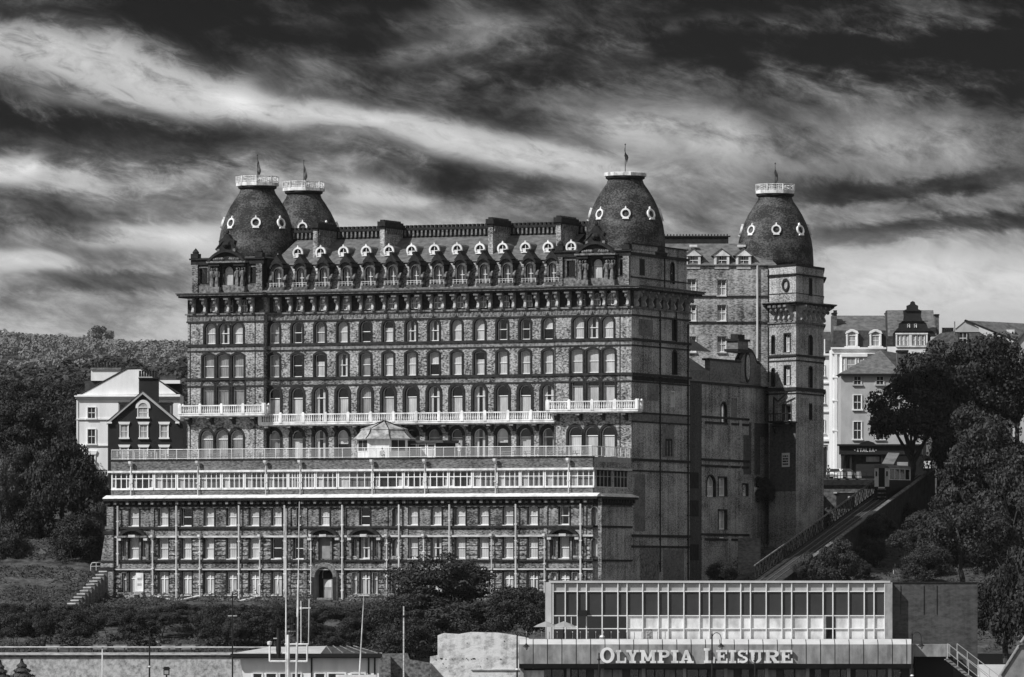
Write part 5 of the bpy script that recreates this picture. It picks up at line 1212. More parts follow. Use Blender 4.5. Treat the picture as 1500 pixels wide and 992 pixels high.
for u in (1248, 1282.5):
    w0 = swin(h, u - 5.5, u + 5.5, 492, 506.5, Y, m_sur=RENDER_W, arch=True, dark=CURT2, bars=2)
    b = MB(); W_(b, u - 8.5, u - 6.5, 488, 508, Y, -.25, .4, RENDER_W); W_(b, u + 6.5, u + 8.5, 488, 508, Y, -.25, .4, RENDER_W); PG(b, [(u - 10, 489), (u - 8, 485), (u, 482.5), (u + 8, 485), (u + 10, 489), (u + 8.5, 489), (u, 485.5), (u - 8.5, 489)], Y, -.3, 1.5, RENDER_W); W_(b, u - 11, u + 11, 507.5, 509, Y, -.4, .1, RENDER_W); hpart(h, b, 'dormer')
b = MB(); W_(b, 1232, 1270, 519, 523, Y, -1.2, 0, RENDER_W); W_(b, 1233, 1268, 523, 700, Y, -.9, 0, RENDER_W); hpart(h, b, 'bay')
for v0, v1 in ((524, 545), (560, 582), (596, 622), (640, 668)): swin(h, 1240, 1253, v0, v1, Y - .92, dark=CURT2); swin(h, 1258, 1265, v0, v1, Y - .92, dark=CURT2, bars=1); swin(h, 1233.5, 1237, v0, v1, Y - .92, dark=CURT2, bars=1)
Y = 985.0
h = thing('porch_house', 'narrow white house with pillared porch glimpsed beside the rear tower', 'house', (xat(1212, Y), Y, 26))
b = MB(); W_(b, 1196, 1219.5, 520, 715, Y, 0, 9, RENDER_W); W_(b, 1196, 1219.5, 518, 521, Y, -.4, 0, RENDER_W); W_(b, 1196, 1219.5, 560, 562, Y, -.2, 0, RENDER_W); W_(b, 1196, 1219.5, 602, 604, Y, -.2, 0, RENDER_W)
hpart(h, b, 'wall')
b = MB(); b.face([(xat(1196, Y), Y, zat(518, Y)), (xat(1219.5, Y), Y, zat(518, Y)), (xat(1219.5, Y), Y + 6, zat(484, Y)), (xat(1200, Y), Y + 6, zat(484, Y))], SLATE_B); W_(b, 1207, 1208.5, 497, 518, Y, -.2, .1, RENDER_W); hpart(h, b, 'roof')
b = MB(); W_(b, 1203, 1220, 644, 647, Y, -1.8, 0, RENDER_W); W_(b, 1205, 1218, 650, 652, Y, -1.6, 0, RENDER_W); W_(b, 1212, 1215, 652, 700, Y, -1.6, -1.2, RENDER_W); W_(b, 1217, 1219, 652, 700, Y, -1.6, -1.2, RENDER_W); W_(b, 1204, 1210.5, 655, 700, Y, -.1, .0, DARK); hpart(h, b, 'porch')
for v0, v1 in ((535, 550), (572, 590), (615, 634)): swin(h, 1202, 1208, v0, v1, Y, dark=ROOM)
Y = 955.0
h = thing('dutch_gable_house', 'dark house with a stepped and scrolled gable over a wide white window', 'house', (xat(1337, Y), Y, 26))
b = MB(); W_(b, 1300, 1378, 510, 710, Y, .4, 9, DARK); W_(b, 1300, 1364, 508, 519, Y, -.2, .4, RENDER_W)
PG(b, [(1308, 512), (1308, 489), (1312, 484), (1316, 480), (1317, 474), (1323, 470), (1324, 463), (1323, 455), (1328, 453), (1328, 448), (1333, 446), (1334, 442.5), (1337, 441), (1340, 442.5), (1341, 446), (1345, 448), (1345, 453), (1350, 455), (1349, 463), (1351, 469), (1357, 474), (1359, 480), (1365, 484), (1370, 489), (1370, 512)], Y, 0, .5, BLACKP)
for v in (455, 470, 484.5): W_(b, 1337 - (v - 440) * .75, 1337 + (v - 440) * .75, v, v + 1, Y, -.2, 0, DARK)
hpart(h, b, 'wall')
b = MB(); b.face([(xat(1301, Y), Y + 1, zat(492, Y)), (xat(1373, Y), Y + 1, zat(492, Y)), (xat(1371, Y), Y + 6, zat(452, Y)), (xat(1303, Y), Y + 6, zat(452, Y))], SLATE); b.box(xat(1302, Y), xat(1371, Y), Y + 6, Y + 9, zat(520, Y), zat(452.5, Y), SLATE_B); hpart(h, b, 'roof')
b = MB(); W_(b, 1371, 1377.5, 461, 500, Y, 3, 5, RUBBLE); W_(b, 1370.5, 1378, 459, 461, Y, 2.8, 5.2, DARK); hpart(h, b, 'chimney')
for i, u in enumerate((1316, 1322, 1328, 1339, 1345.5, 1352)): swin(h, u - 2.2, u + 2.2, 491, 506, Y - .15, dark=CURT2, bars=1, sill=False)
b = MB(); W_(b, 1311.5, 1359, 488, 490, Y, -.4, -.1, WHITE); W_(b, 1312, 1358.5, 506.5, 508.5, Y, -.4, -.1, WHITE); W_(b, 1331.5, 1335.5, 490, 507, Y, -.35, -.1, WHITE); W_(b, 1312, 1314, 490, 507, Y, -.35, -.1, WHITE); W_(b, 1356, 1358.5, 490, 507, Y, -.35, -.1, WHITE); hpart(h, b, 'window_frame')
for u in (1331, 1341): swin(h, u - 1.6, u + 1.6, 475, 480, Y - .02, bars=1, sill=False)
Y = 935.0
h = thing('rubble_gable_house', 'rubble-walled house with a white panelled gable and slate roof above the trees', 'house', (xat(1415, Y), Y, 26))
b = MB(); PG(b, [(1362, 720), (1362, 500), (1378, 488), (1400, 485), (1434, 486), (1462, 502), (1490, 505), (1490, 720)], Y, 0, 8, RUBBLE); hpart(h, b, 'wall')
b = MB(); PG(b, [(1399, 486.5), (1399, 482), (1414, 470), (1434, 480), (1434, 486.5)], Y, -.1, .3, RENDER_G); hpart(h, b, 'gable')
b = MB(); b.face([(xat(1414, Y), Y - .3, zat(469.5, Y)), (xat(1490, Y), Y - .3, zat(500, Y)), (xat(1520, Y), Y + 9, zat(471, Y)), (xat(1440, Y), Y + 9, zat(468, Y))], SLATE)
b.ext([(xat(1412, Y), Y - .35, zat(470, Y)), (xat(1414, Y), Y - .35, zat(468, Y)), (xat(1491, Y), Y - .35, zat(499, Y)), (xat(1490, Y), Y - .35, zat(502, Y))], (0, .3, 0), DARK)
b.face([(xat(1399, Y), Y - .2, zat(482, Y)), (xat(1414, Y), Y - .2, zat(469.5, Y)), (xat(1440, Y), Y + 9, zat(468, Y)), (xat(1425, Y), Y + 9, zat(482, Y))], SLATE)
hpart(h, b, 'roof')
b = MB(); x_, z_ = xat(1478, Y + 5), zat(487, Y + 3.2); b.box(x_ - .55, x_ + .55, Y + 1.9, Y + 2.8, z_ - .2, z_ + .35, WHITE); hpart(h, b, 'skylight')
b = MB(); W_(b, 1365, 1372, 493, 520, Y, 1, 3, RENDER_G); hpart(h, b, 'chimney')
b = MB(); W_(b, 1379, 1397, 488, 500, Y + 8, 0, 1.5, RUBBLE); pots(b, 1380, 1397, 480, 488, Y + 8, 6, DARK); hpart(h, b, 'chimney'); b = MB(); b.tube((xat(1398.5, Y), Y, zat(490, Y)), (xat(1398.5, Y), Y, zat(471, Y)), .08, STONE, 5); hpart(h, b, 'flue')
swin(h, 1404.5, 1416.5, 488, 503, Y - .02, m_sur=DARK)
h2 = thing('gable_house', 'pale rendered gable end just showing at the right edge of the roofs', 'house', (xat(1510, 925), 925, 26))
b = MB(); PG(b, [(1489, 720), (1489, 502), (1501, 489), (1540, 489), (1540, 720)], 925, 0, 7, RENDER_G); hpart(h2, b, 'wall')
b = MB(); b.ext([(xat(1487, 925), 924.7, zat(504, 925)), (xat(1501, 925), 924.7, zat(488.5, 925)), (xat(1501, 925), 924.7, zat(486.5, 925)), (xat(1485, 925), 924.7, zat(503.5, 925))], (0, 7.5, 0), SLATE_B); hpart(h2, b, 'roof')
# the corner house with the cafe
Y = 905.0
h = thing('corner_cafe', 'grey rendered three-storey corner house with a black cafe shopfront', 'cafe', (xat(1285, Y), Y, 26))
b = MB(); W_(b, 1232, 1352, 547, 720, Y, 0, 9, RENDER_G); hpart(h, b, 'wall')
b = MB(); ez = zat(547.5, Y); az = zat(513, Y + 5)
E = [(xat(1229, Y), Y - .5, ez), (xat(1321, Y), Y - .5, ez), (xat(1356, Y), Y - .5, ez), (xat(1356, Y), Y + 10, ez), (xat(1229, Y), Y + 10, ez)]
p1, p2 = (xat(1290, Y + 5), Y + 5, az), (xat(1330, Y + 5), Y + 5, zat(520, Y + 5))
b.face([E[0], E[1], p1], SLATE); b.face([E[1], E[2], p2, p1], SLATE_B); b.face([E[0], p1, E[4]], SLATE_B); b.face([E[2], E[3], p2], SLATE_B); b.face([E[3], E[4], p1, p2], SLATE_B)
b.box(xat(1229, Y), xat(1356, Y), Y - .55, Y, ez - .3, ez - .01, IRON); hpart(h, b, 'roof')
b = MB(); W_(b, 1314.5, 1331, 515, 560, Y, 1, 3, RUBBLE); W_(b, 1314, 1331.5, 512.5, 515, Y, .8, 3.2, DARK); hpart(h, b, 'chimney')
b = MB(); b.face([(xat(1333, Y), Y - .7, zat(546, Y)), (xat(1350, Y), Y - .7, zat(546, Y)), (xat(1368, Y), Y + 4, zat(533, Y)), (xat(1340, Y), Y + 4, zat(533, Y))], RENDER_G); hpart(h, b, 'lean_to_roof')
for u in (1256, 1289): swin(h, u - 5.5, u + 5.5, 552, 563, Y, m_sur=RENDER_G, bars=2); swin(h, u - 5.8, u + 5.8, 579, 599.5, Y, bars=2); swin(h, u - 5.8, u + 5.8, 618, 643, Y, bars=2)
b = MB(); W_(b, 1226, 1350, 651, 653.5, Y, -1.3, 0, IRON); W_(b, 1229, 1350, 653.5, 666, Y, -.9, 0, BLACKP); W_(b, 1232, 1352, 666, 702, Y, -.12, 0, IRON)
PG(b, [(1258, 651), (1261, 648.5), (1266, 647), (1268, 646), (1272, 646), (1274, 647), (1279, 648.5), (1282, 651)], Y, -1.2, -.6, IRON)
for u in (1237, 1246, 1292, 1318): W_(b, u - 1.4, u + 1.4, 666, 702, Y, -.6, -.12, BLACKP)
PG(b, [(1231, 666), (1237, 666), (1236, 672), (1234, 680), (1234, 690)], Y, -.8, -.5, BLACKP)
sf = hpart(h, b, 'shopfront')
b = MB(); W_(b, 1248, 1290, 668, 678, Y, -.2, -.13, DARK); W_(b, 1268.5, 1288, 669, 676.5, Y, -.23, -.2, CURT2); W_(b, 1248, 1290, 680, 698, Y, -.22, -.13, ROOM); b.build('window', sf)
# cafe lettering ITALIA between two dots
GOLD = mat('pale_sign_letters', .62, None, rough=.5)
def stroke_text(b, txt, x0, z0, hh, wd, gap, y, t, m, glyphs):
    x = x0
    for ch in txt:
        for (a0, c0), (a1, c1) in glyphs.get(ch, []):
            p, q_ = Vector((x + a0 * wd, 0, z0 + c0 * hh)), Vector((x + a1 * wd, 0, z0 + c1 * hh)); d = (q_ - p).normalized(); nn = Vector((-d.z, 0, d.x)) * t / 2; e = d * t / 2
            b.ext([(p - nn - e) + Vector((0, y, 0)), (q_ - nn + e) + Vector((0, y, 0)), (q_ + nn + e) + Vector((0, y, 0)), (p + nn - e) + Vector((0, y, 0))], (0, -.06, 0), m)
        x += wd + gap
G_ = {'I': [((.5, 0), (.5, 1)), ((.3, 0), (.7, 0)), ((.3, 1), (.7, 1))], 'T': [((.5, 0), (.5, 1)), ((0, 1), (1, 1))], 'A': [((0, 0), (.5, 1)), ((.5, 1), (1, 0)), ((.22, .38), (.78, .38))], 'L': [((.1, 1), (.1, 0)), ((.1, 0), (.9, 0))], '.': [((.4, .5), (.6, .5))]}
b = MB(); xw = (xat(1286.5, Y) - xat(1251, Y)); stroke_text(b, '.ITALIA.', xat(1250, Y), zat(661.8, Y), .42, xw / 8 * .72, xw / 8 * .28, Y - .91, .10, GOLD, G_); b.build('lettering', sf)

# ================================================================== promenade level right of the hotel: retaining wall, railings, cars, people
Y = 880.0
h = thing('retaining_wall', 'dark stone retaining wall with a black doorway below the cafe terrace', 'wall', (xat(1250, Y), Y, 14))
b = MB(); W_(b, 1196, 1345, 703, 765, Y, 0, 2, RUBBLE); W_(b, 1190, 1345, 703, 711, Y, -.3, 0, DARK); PG(b, [(1196, 711), (1196, 765), (1160, 765), (1168, 735)], Y - 3, 0, 5, RUBBLE); hpart(h, b, 'wall')
b = MB(); W_(b, 1225, 1250, 722, 747, Y, -.12, .0, IRON); W_(b, 1221, 1226, 721, 723, Y, -.3, 0, SILL); W_(b, 1224, 1251, 720.5, 722, Y, -.2, 0, STONE); W_(b, 1242, 1245, 727, 730, Y, -.16, -.12, SILL); hpart(h, b, 'door')
h = thing('railing', 'black iron railing along the top of the retaining wall', 'railing', (xat(1240, Y), Y - .1, 26.6))
b = MB(); z0_, z1_ = zat(702.5, Y), zat(691, Y)
for k in range(11): x = xat(1194 + 9.4 * k, Y); b.tube((x, Y, z0_), (x, Y, z1_), .05, IRON, 5)
for z in (z1_, (z0_ + z1_) / 2, z0_ + .15): b.tube((xat(1194, Y), Y, z), (xat(1288, Y), Y, z), .035, IRON, 5)
hpart(h, b, 'rail')
CARG = mat('pale_car_paint', .55, None, rough=.25, spec=.6); CARW = mat('white_car_paint', .8, None, rough=.25, spec=.6); TYRE = mat('tyre_rubber', .02, None)
def car(label, loc_, rz, m):
    c = thing('parked_car', label, 'car', loc_, rz, 'cars parked on the promenade')
    b = MB(); prof = [(-2.05, .32), (-2.1, .62), (-1.95, .86), (-1.2, .95), (-.7, 1.40), (.75, 1.44), (1.4, 1.0), (2.0, .86), (2.1, .55), (2.05, .3)]
    b.ext([(-.82, y_, z_) for y_, z_ in prof], (1.64, 0, 0), m); b.build('body', c)
    b = MB(); gp_ = [(-1.12, .97), (-.68, 1.34), (.72, 1.38), (1.28, 1.0)]
    for s in (-.83, .825): b.ext([(s, y_, z_) for y_, z_ in gp_], (.006, 0, 0), DARKWIN)
    b.face([(-.7, -1.22, .96), (.7, -1.22, .96), (.62, -.74, 1.385), (-.62, -.74, 1.385)], ROOM); b.build('window', c)
    for sx in (-1, 1):
        for yy in (-1.3, 1.25):
            b = MB(); b.lathe([(.12, -.1), (.31, -.1), (.33, 0), (.31, .1), (.12, .1)], 12, TYRE, 0, 0); b.v = [(sx * .78 + z_, yy + y_, .33 + x_) for x_, y_, z_ in b.v]; b.build('wheel', c)
        b = MB(); b.box(sx * .6 - .16, sx * .6 + .16, -2.13, -2.0, .6, .76, WHITE2); b.build('headlight', c)
    return c
car('small pale car parked facing the railing beside the hotel tower', (xat(1221.5, 891), 891, 26.75), R(4), CARW)
car('pale car parked at an angle by the cafe corner', (xat(1234, 894), 894, 26.75), R(-48), CARG)
person('person in dark clothes standing at the railing near the parked cars', (xat(1213.5, 882.5), 882.5, 26.72), R(170))
# cafe furniture outside
for i, (px, lab) in enumerate(((1227, 'left cafe table behind the railing'), (1240, 'middle cafe table behind the railing'), (1254, 'right cafe table nearest the cafe window'))):
    t_ = thing('cafe_table', 'small dark ' + lab, 'table', (xat(px, 885), 885, 26.75), 0, 'cafe tables behind the railing')
    b = MB(); b.lathe([(.4, .72), (.42, .75), (.4, .77)], 12, DARK); b.build('table_top', t_); b = MB(); b.tube((0, 0, 0), (0, 0, .72), .04, IRON, 6); b.lathe([(.25, 0), (.05, .06)], 8, IRON); b.build('pedestal', t_)
    c = thing('menu_board', 'white board beside the ' + lab, 'board', (xat(px + 4, 884), 884, 26.75), R(10 * i), 'white boards behind the railing'); b = MB(); b.ext([(-.3, -.2, 0), (.3, -.2, 0), (.3, 0, .95), (-.3, 0, .95)], (0, .04, 0), SILL if i else WHITE); b.ext([(-.3, .25, 0), (.3, .25, 0), (.3, .06, .95), (-.3, .06, .95)], (0, -.04, 0), SILL); b.build('panel', c)

# notice board on the rear tower
d1_, n1_, _, fp_, ff_ = PB
s_ = fp_(1152, ff_); q0 = Vector(poly[0]) + d1_ * s_ + n1_ * .02; zc_ = zat(673.5, 838)
N_ = thing('notice_board', 'white notice board with rows of dark lettering on the rear tower', 'sign', hw(q0.x, q0.y, zc_), R(-23) + math.atan2(d1_.y, d1_.x))
b = MB(); b.box(-.78, .78, -.14, -.06, -.9, .9, WHITE2); b.build('board', N_)
b = MB()
for zz_, segs in ((.48, ((-.56, -.36), (-.22, .22), (.38, .56))), (.14, ((-.56, -.1), (0, .56))), (-.18, ((-.58, .2), (.28, .56))), (-.54, ((-.58, -.3), (-.24, .1), (.16, .58)))):
    for s0_, s1_ in segs: b.box(s0_, s1_, -.155, -.14, zz_ - .10, zz_ + .10, DARK)
b.build('lettering', N_)

EMB = mat('dark_embankment', .012, .05, 1.2, .9)  # dark all over, bank walls and trackbed alike
# ================================================================== cliff tramway
P0, P1 = at(1166, 832, 800), at(1365, 687, 870); U = (P1 - P0); side = Vector((-4.0, 3.0, 0))
TRK = thing('tramway_track', 'steep cliff tramway track with lattice girder and stone parapet', 'track', tuple(P0))
def tpart(b, name): o = b.build(name, TRK); o.location = tuple(-v for v in P0); return o
b = MB(); up = Vector((0, 0, 1))
ext0 = P0 - U * .12
b.ext([ext0, P1, P1 - up * 9, ext0 - up * 7], tuple(Vector((.45, .35, 0))), EMB)
b.ext([P0 + up * .02, P1 + up * .02, P1 + up * .14, P0 + up * .14], tuple(Vector((.55, .42, 0)) ), STONE)
b.ext([ext0 - up * .7, P1 - up * .7, P1 - up * .5, ext0 - up * .5], (-.3, -.25, 0), DARK)
tpart(b, 'parapet')
b = MB(); q0_, q1_ = P0 + side - U * .05, P1 + side
b.ext([q0_ - up * 8, q1_ - up * 9, q1_ - up * .8, q0_ - up * .8], tuple(-side * .95), EMB); tpart(b, 'trackbed')
b = MB()
for k in (.18, .4, .6, .82):
    o_r = P0 + side * k - up * .78; b.tube(o_r - U * .08, o_r + U, .09, mat('worn_rail', .25, None, rough=.4, metal=.6) if 'worn_rail' not in MATS else MATS['worn_rail'], 6)
tpart(b, 'rail')
b = MB(); g0, g1 = q0_, q1_ - U * .12; n = 46
for z in (-.75, .95): b.tube(g0 + up * z, g1 + up * z, .13 if z > 0 else .1, STONE if z > 0 else DARK, 6)
for i in range(n):
    a_, c_ = g0.lerp(g1, i / n), g0.lerp(g1, (i + 1) / n)
    b.tube(a_ - up * .75, c_ + up * .95, .05, DARK, 4); b.tube(a_ + up * .95, c_ - up * .75, .05, DARK, 4)
    if i % 2 == 0: b.tube(a_ - up * .75, a_ + up * .95, .05, DARK, 4)
tpart(b, 'lattice_girder')
# the car
cf = P0 + side * .50 + U * .735
TC = thing('tram_car', 'white-fronted tramway car with dark door near the top of the cliff track', 'tram', tuple(cf), 0)
hv = Vector((U.x, U.y, 0)).normalized(); TC.rotation_euler.z = math.atan2(hv.y, hv.x) + R(90) + R(165) * 0
rz_ = math.atan2(hv.y, hv.x) - R(90); TC.rotation_euler.z = rz_ - R(14)
# local: x right, y into the hill
def cpart(b, name, parent=None): return b.build(name, parent or TC)
z0c, z1c = zat(713, cf.y) - cf.z, zat(684.5, cf.y) - cf.z; ln = 6.0
b = MB(); b.box(-1.05, 1.05, 0, ln, z0c, z0c + .95, BLACKP); b.box(-1.05, -.99, .06, ln, z0c + .95, z1c, BLACKP); b.box(-.99, 1.0, ln - .06, ln, z0c + .95, z1c, BLACKP)
for s in (-1, 1): b.box(s * .76 - .3, s * .76 + .3, -.08, .0, z0c, z1c - .1, WHITE)
b.box(-.46, .46, -.05, 0, z0c, z1c - .1, IRON)
for k in range(5): b.box(.98, 1.06, .05 + k * (ln - .15) / 4, .17 + k * (ln - .15) / 4, z0c + .95, z1c - .2, WHITE2)
b.box(.98, 1.07, 0.0, ln, z1c - .24, z1c - .1, WHITE2); b.box(.98, 1.07, 0, ln, z0c + .9, z0c + .98, WHITE2)
cpart(b, 'body')
b = MB(); b.xz([(-1.15, z1c - .1), (1.15, z1c - .1), (1.0, z1c + .12), (.5, z1c + .28), (-.5, z1c + .28), (-1.0, z1c + .12)], -.25, ln + .1, LEAD); cpart(b, 'roof')
b = MB()
for s in (-1, 1): b.box(s * .78 - .12, s * .78 + .12, -.1, -.08, z0c + 1.35, z0c + 2.0, IRON)
for k in range(4): b.box(1.0, 1.02, .25 + k * (ln - .15) / 4, (k + 1) * (ln - .15) / 4 - .05, z0c + 1.0, z1c - .3, DARKWIN)
cpart(b, 'window')
b = MB(); z2 = zat(734, cf.y) - cf.z; b.box(-1.0, 1.0, -.1, 1.4, z2, z2 + .25, DARK)
for s in (-1, 1): b.box(s * .95 - .1, s * .95 + .1, -.12, .2, z2, z0c, DARK)
for k in range(3): b.box(-.6, .6, -.14, .1, z2 + .45 + k * .5, z2 + .62 + k * .5, STONE)
b.ext([(-.9, 0, z2 + .2), (-.9, 0, z0c), (-.9, ln, z0c)], (1.8, 0, 0), IRON)
b.box(-.45, .45, -.2, -.05, z0c - .22, z0c - .05, WHITE2); cpart(b, 'underframe')
ST = thing('tram_station', 'dark low tram station with a tilted grey roof panel at the top of the track', 'station', (xat(1345, 888), 884, 26.7))
b = MB(); W_(b, 1303, 1365, 668, 703, 886, 0, 4, IRON); W_(b, 1353, 1363, 675.5, 686, 886, -.2, -.1, WHITE); W_(b, 1314, 1330, 677, 684, 886, -.15, -.05, CURT2); o = b.build('wall', ST); o.location = tuple(-v for v in ST.location)
b = MB(); Yp = 876; b.ext([(xat(1290, Yp), Yp - 1, zat(683, Yp)), (xat(1307, Yp), Yp - 1, zat(684, Yp)), (xat(1319, Yp + 4), Yp + 6, zat(664.5, Yp + 4)), (xat(1302, Yp + 4), Yp + 6, zat(664, Yp + 4))], (0, 0, .12), LEAD); b.tube((xat(1291, Yp), Yp, 26.5), (xat(1291, Yp), Yp, zat(683, Yp)), .06, IRON, 5); b.tube((xat(1306, Yp), Yp, 26.5), (xat(1306, Yp), Yp, zat(684, Yp)), .06, IRON, 5); o = b.build('roof_panel', ST); o.location = tuple(-v for v in ST.location)
# cliff steps with pale handrails
CS_ = thing('cliff_steps', 'zigzag stone steps with pale handrails climbing beside the tramway', 'steps', tuple(at(1140, 800, 838)))
def sp_(b, name): o = b.build(name, CS_); o.location = tuple(-v for v in CS_.location)
for pts in (((1179, 741), (1167, 756), (1155, 769), (1148, 772), (1137, 787), (1133, 788), (1122, 798)), ((1148, 803), (1139, 814), (1124, 834)), ((1103, 808), (1095, 820), (1090, 824), (1080, 838)), ((1170, 712), (1160, 719), (1148, 733), (1140, 743))):
    b = MB(); P_ = [at(u_, v_, hit(u_, v_) - 1.2) for u_, v_ in pts]; b.path(P_, .11, STONE, 6)
    for q_ in P_: b.tube(q_, q_ - up * 1.2, .05, DARK, 5)
    sp_(b, 'handrail')
    b = MB()
    for a_, c_ in zip(P_, P_[1:]):
        k_ = max(2, int((a_ - c_).length / .8))
        for i in range(k_):
            m_ = a_.lerp(c_, (i + .5) / k_) - up * .75; b.box(m_.x - 2.3, m_.x - .15, m_.y - .2, m_.y + 1.6, m_.z - 2.0, m_.z, RUBBLE)
    sp_(b, 'flight')
c_ = at(1122, 801, hit(1122, 803) - 1)
b = MB(); b.box(c_.x - 3, c_.x + 3, c_.y, c_.y + 1, c_.z - 4, c_.z, RUBBLE); b.box(c_.x - 3.1, c_.x + 3.1, c_.y - .1, c_.y + 1, c_.z, c_.z + .2, STONE); sp_(b, 'landing_wall')
c_ = at(1100, 835, hit(1100, 838) - 1); b = MB(); b.box(c_.x - 1.6, c_.x + 1.2, c_.y, c_.y + 1, c_.z - 4, c_.z + 4, BRICK_PLAIN); sp_(b, 'landing_wall')
# lamp beside the hotel wall
LP = thing('path_lamp', 'thin path lamp post with a pale flat head beside the hotel side wall', 'lamp', tuple(at(1065, 850, 812)))
b = MB(); b.tube((0, 0, -1), (0, 0, 5.2), .07, STONE, 6); b.build('post', LP); b = MB(); b.tube((0, 0, 5.1), (-.5, -.1, 5.25), .05, STONE, 5); b.box(-.95, -.45, -.2, .1, 5.2, 5.32, WHITE); b.build('lamp_head', LP)
# drying-white footpath steps and benches on the right bank
BK = thing('bank_steps', 'pale stepped path edging on the grassy bank above the arcade roof', 'steps', tuple(at(1295, 840, 770)))
for u0, u1, v in ((1258, 1318, 833), (1266, 1300, 838), (1285, 1330, 829), (1292, 1325, 843), (1300, 1335, 848)):
    Y_ = hit((u0 + u1) / 2, v) - .4; b = MB(); b.box(xat(u0, Y_), xat(u1, Y_), Y_, Y_ + .5, zat(v, Y_) - 1.2, zat(v, Y_), STONE); o = b.build('edging', BK); o.location = tuple(-v_ for v_ in BK.location)
for u, v in ((1311, 826), (1309, 835), (1287, 822)): Y_ = hit(u, v + 6); b = MB(); b.tube(at(u, v + 6, Y_), at(u, v, Y_), .06, SILL, 5); o = b.build('marker_post', BK); o.location = tuple(-v_ for v_ in BK.location)
# ================================================================== arcade building in the right foreground
Y = 700.0
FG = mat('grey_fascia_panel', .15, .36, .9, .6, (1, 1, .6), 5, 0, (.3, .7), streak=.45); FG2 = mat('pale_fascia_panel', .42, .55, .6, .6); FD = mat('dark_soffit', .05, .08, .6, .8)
SPAN = mat('grey_spandrel', .30, .42, .8, .6, (1, 1, .5), 4); DPAN = mat('charcoal_panel', .035, .05, .5, .35); WPAN = mat('white_panel', .42, .74, .8, .5, (1, 1, .5), 3, 0, (.3, .6)); MULL = mat('white_mullion', .66, .78, .8, .5)
AR = thing('arcade_building', 'flat-roofed seafront arcade with white-mullioned upper storey and grey signed canopy', 'building', (xat(1050, Y), Y, 0))
def ap(b, name, parent=None): o = b.build(name, parent or AR); o.location = tuple(-v for v in AR.location) if parent is None else (0, 0, 0); return o
b = MB(); W_(b, 806, 1304, 854, 990, Y, .3, 20, DARK); W_(b, 800, 808, 853, 945, Y, -.1, 1.2, FG2); W_(b, 1296, 1307, 853, 945, Y, -.2, 1.0, FG); W_(b, 806, 1304, 850.8, 854, Y, -.25, 20, FG2)
b.box(xat(800, Y), xat(802, Y), Y + 1.2, Y + 20, 0, zat(853, Y), BRICK_SIDE); ap(b, 'wall')
mull = [810, 828, 845.6, 859, 882, 905, 918.4]; pat_ = [23, 23, 14.3]; v = 918.4; i = 0
while v < 1290: v += pat_[i % 3]; mull.append(v); i += 1
mull[-1] = 1296
b = MB()
W_(b, 810, 1296, 855, 866, Y, .05, .3, SPAN); W_(b, 810, 1296, 867, 901, Y, .05, .3, DPAN); W_(b, 918.4, 1210, 903, 940, Y, .05, .3, WPAN); W_(b, 1224, 1296, 903, 940, Y, .05, .3, WPAN)
ap(b, 'cladding_panel')
b = MB()
for u in mull: W_(b, u - .75, u + .75, 853, 940, Y, -.16, .1, MULL)
for v_ in (866.5, 902, 921): W_(b, 810, 1296, v_ - .7, v_ + .7, Y, -.1, .08, MULL)
W_(b, 810, 846, 917, 919.5, Y, -.12, .06, MULL)
ap(b, 'mullion')
for u0, u1 in ((810, 828), (828, 845.6), (846, 859), (859, 882), (882, 905), (905, 918.4)):
    b = MB(); W_(b, u0 + 1, u1 - 1, 903, 920, Y, .10, .2, DARKWIN); W_(b, u0 + 1, u1 - 1, 922, 940, Y, .1, .2, DARKWIN); o = ap(b, 'window')
    b = MB(); W_(b, (u0 + u1) / 2 - .4, (u0 + u1) / 2 + .4, 903, 920, Y, -.05, .1, MULL)
    if u0 < 846: b.build('frame', o)
b = MB(); W_(b, 1210, 1224, 903, 921, Y, .08, .28, DARKWIN); ap(b, 'window')
b = MB(); W_(b, 846, 860, 894, 903, Y, -1.2, 0, IRON); ap(b, 'awning')
b = MB(); W_(b, 947, 955, 921.5, 940, Y, -.02, .1, BRICK_SIDE); ap(b, 'door')
# canopy with joints between panels
b = MB(); us = [760 + 21.05 * k for k in range(29)]; us[-1] = 1338
Yc_ = Y - 6.0; sc_ = lambda u: xat(u, Yc_)
for u0, u1 in zip(us, us[1:]):
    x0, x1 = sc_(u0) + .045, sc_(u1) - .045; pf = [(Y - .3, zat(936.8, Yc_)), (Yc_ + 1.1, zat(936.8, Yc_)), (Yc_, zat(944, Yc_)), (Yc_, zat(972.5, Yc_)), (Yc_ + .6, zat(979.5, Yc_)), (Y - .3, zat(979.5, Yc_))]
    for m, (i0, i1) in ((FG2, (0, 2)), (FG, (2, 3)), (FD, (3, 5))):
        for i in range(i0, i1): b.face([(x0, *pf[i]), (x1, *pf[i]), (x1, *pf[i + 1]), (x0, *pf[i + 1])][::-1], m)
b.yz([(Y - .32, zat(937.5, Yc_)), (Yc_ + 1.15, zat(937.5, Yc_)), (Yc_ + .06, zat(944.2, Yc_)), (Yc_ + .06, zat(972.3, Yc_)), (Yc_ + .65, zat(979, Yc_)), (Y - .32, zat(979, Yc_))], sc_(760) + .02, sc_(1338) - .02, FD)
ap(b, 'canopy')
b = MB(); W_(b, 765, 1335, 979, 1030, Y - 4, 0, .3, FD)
rr_ = random.Random(3); u = 797
while u < 1330:
    w_ = rr_.uniform(8, 17); W_(b, u, u + w_, 981, 1022, Y - 4, -.2, -.0, DARKWIN if rr_.random() < .75 else FG); u += w_ + rr_.choice((1.5, 2, 12))
for u in (762, 830, 880, 940, 1000, 1060, 1120, 1180, 1240, 1300, 1332): W_(b, u, u + 5, 979, 1035, Y - 4, -1.0, -.4, FG)
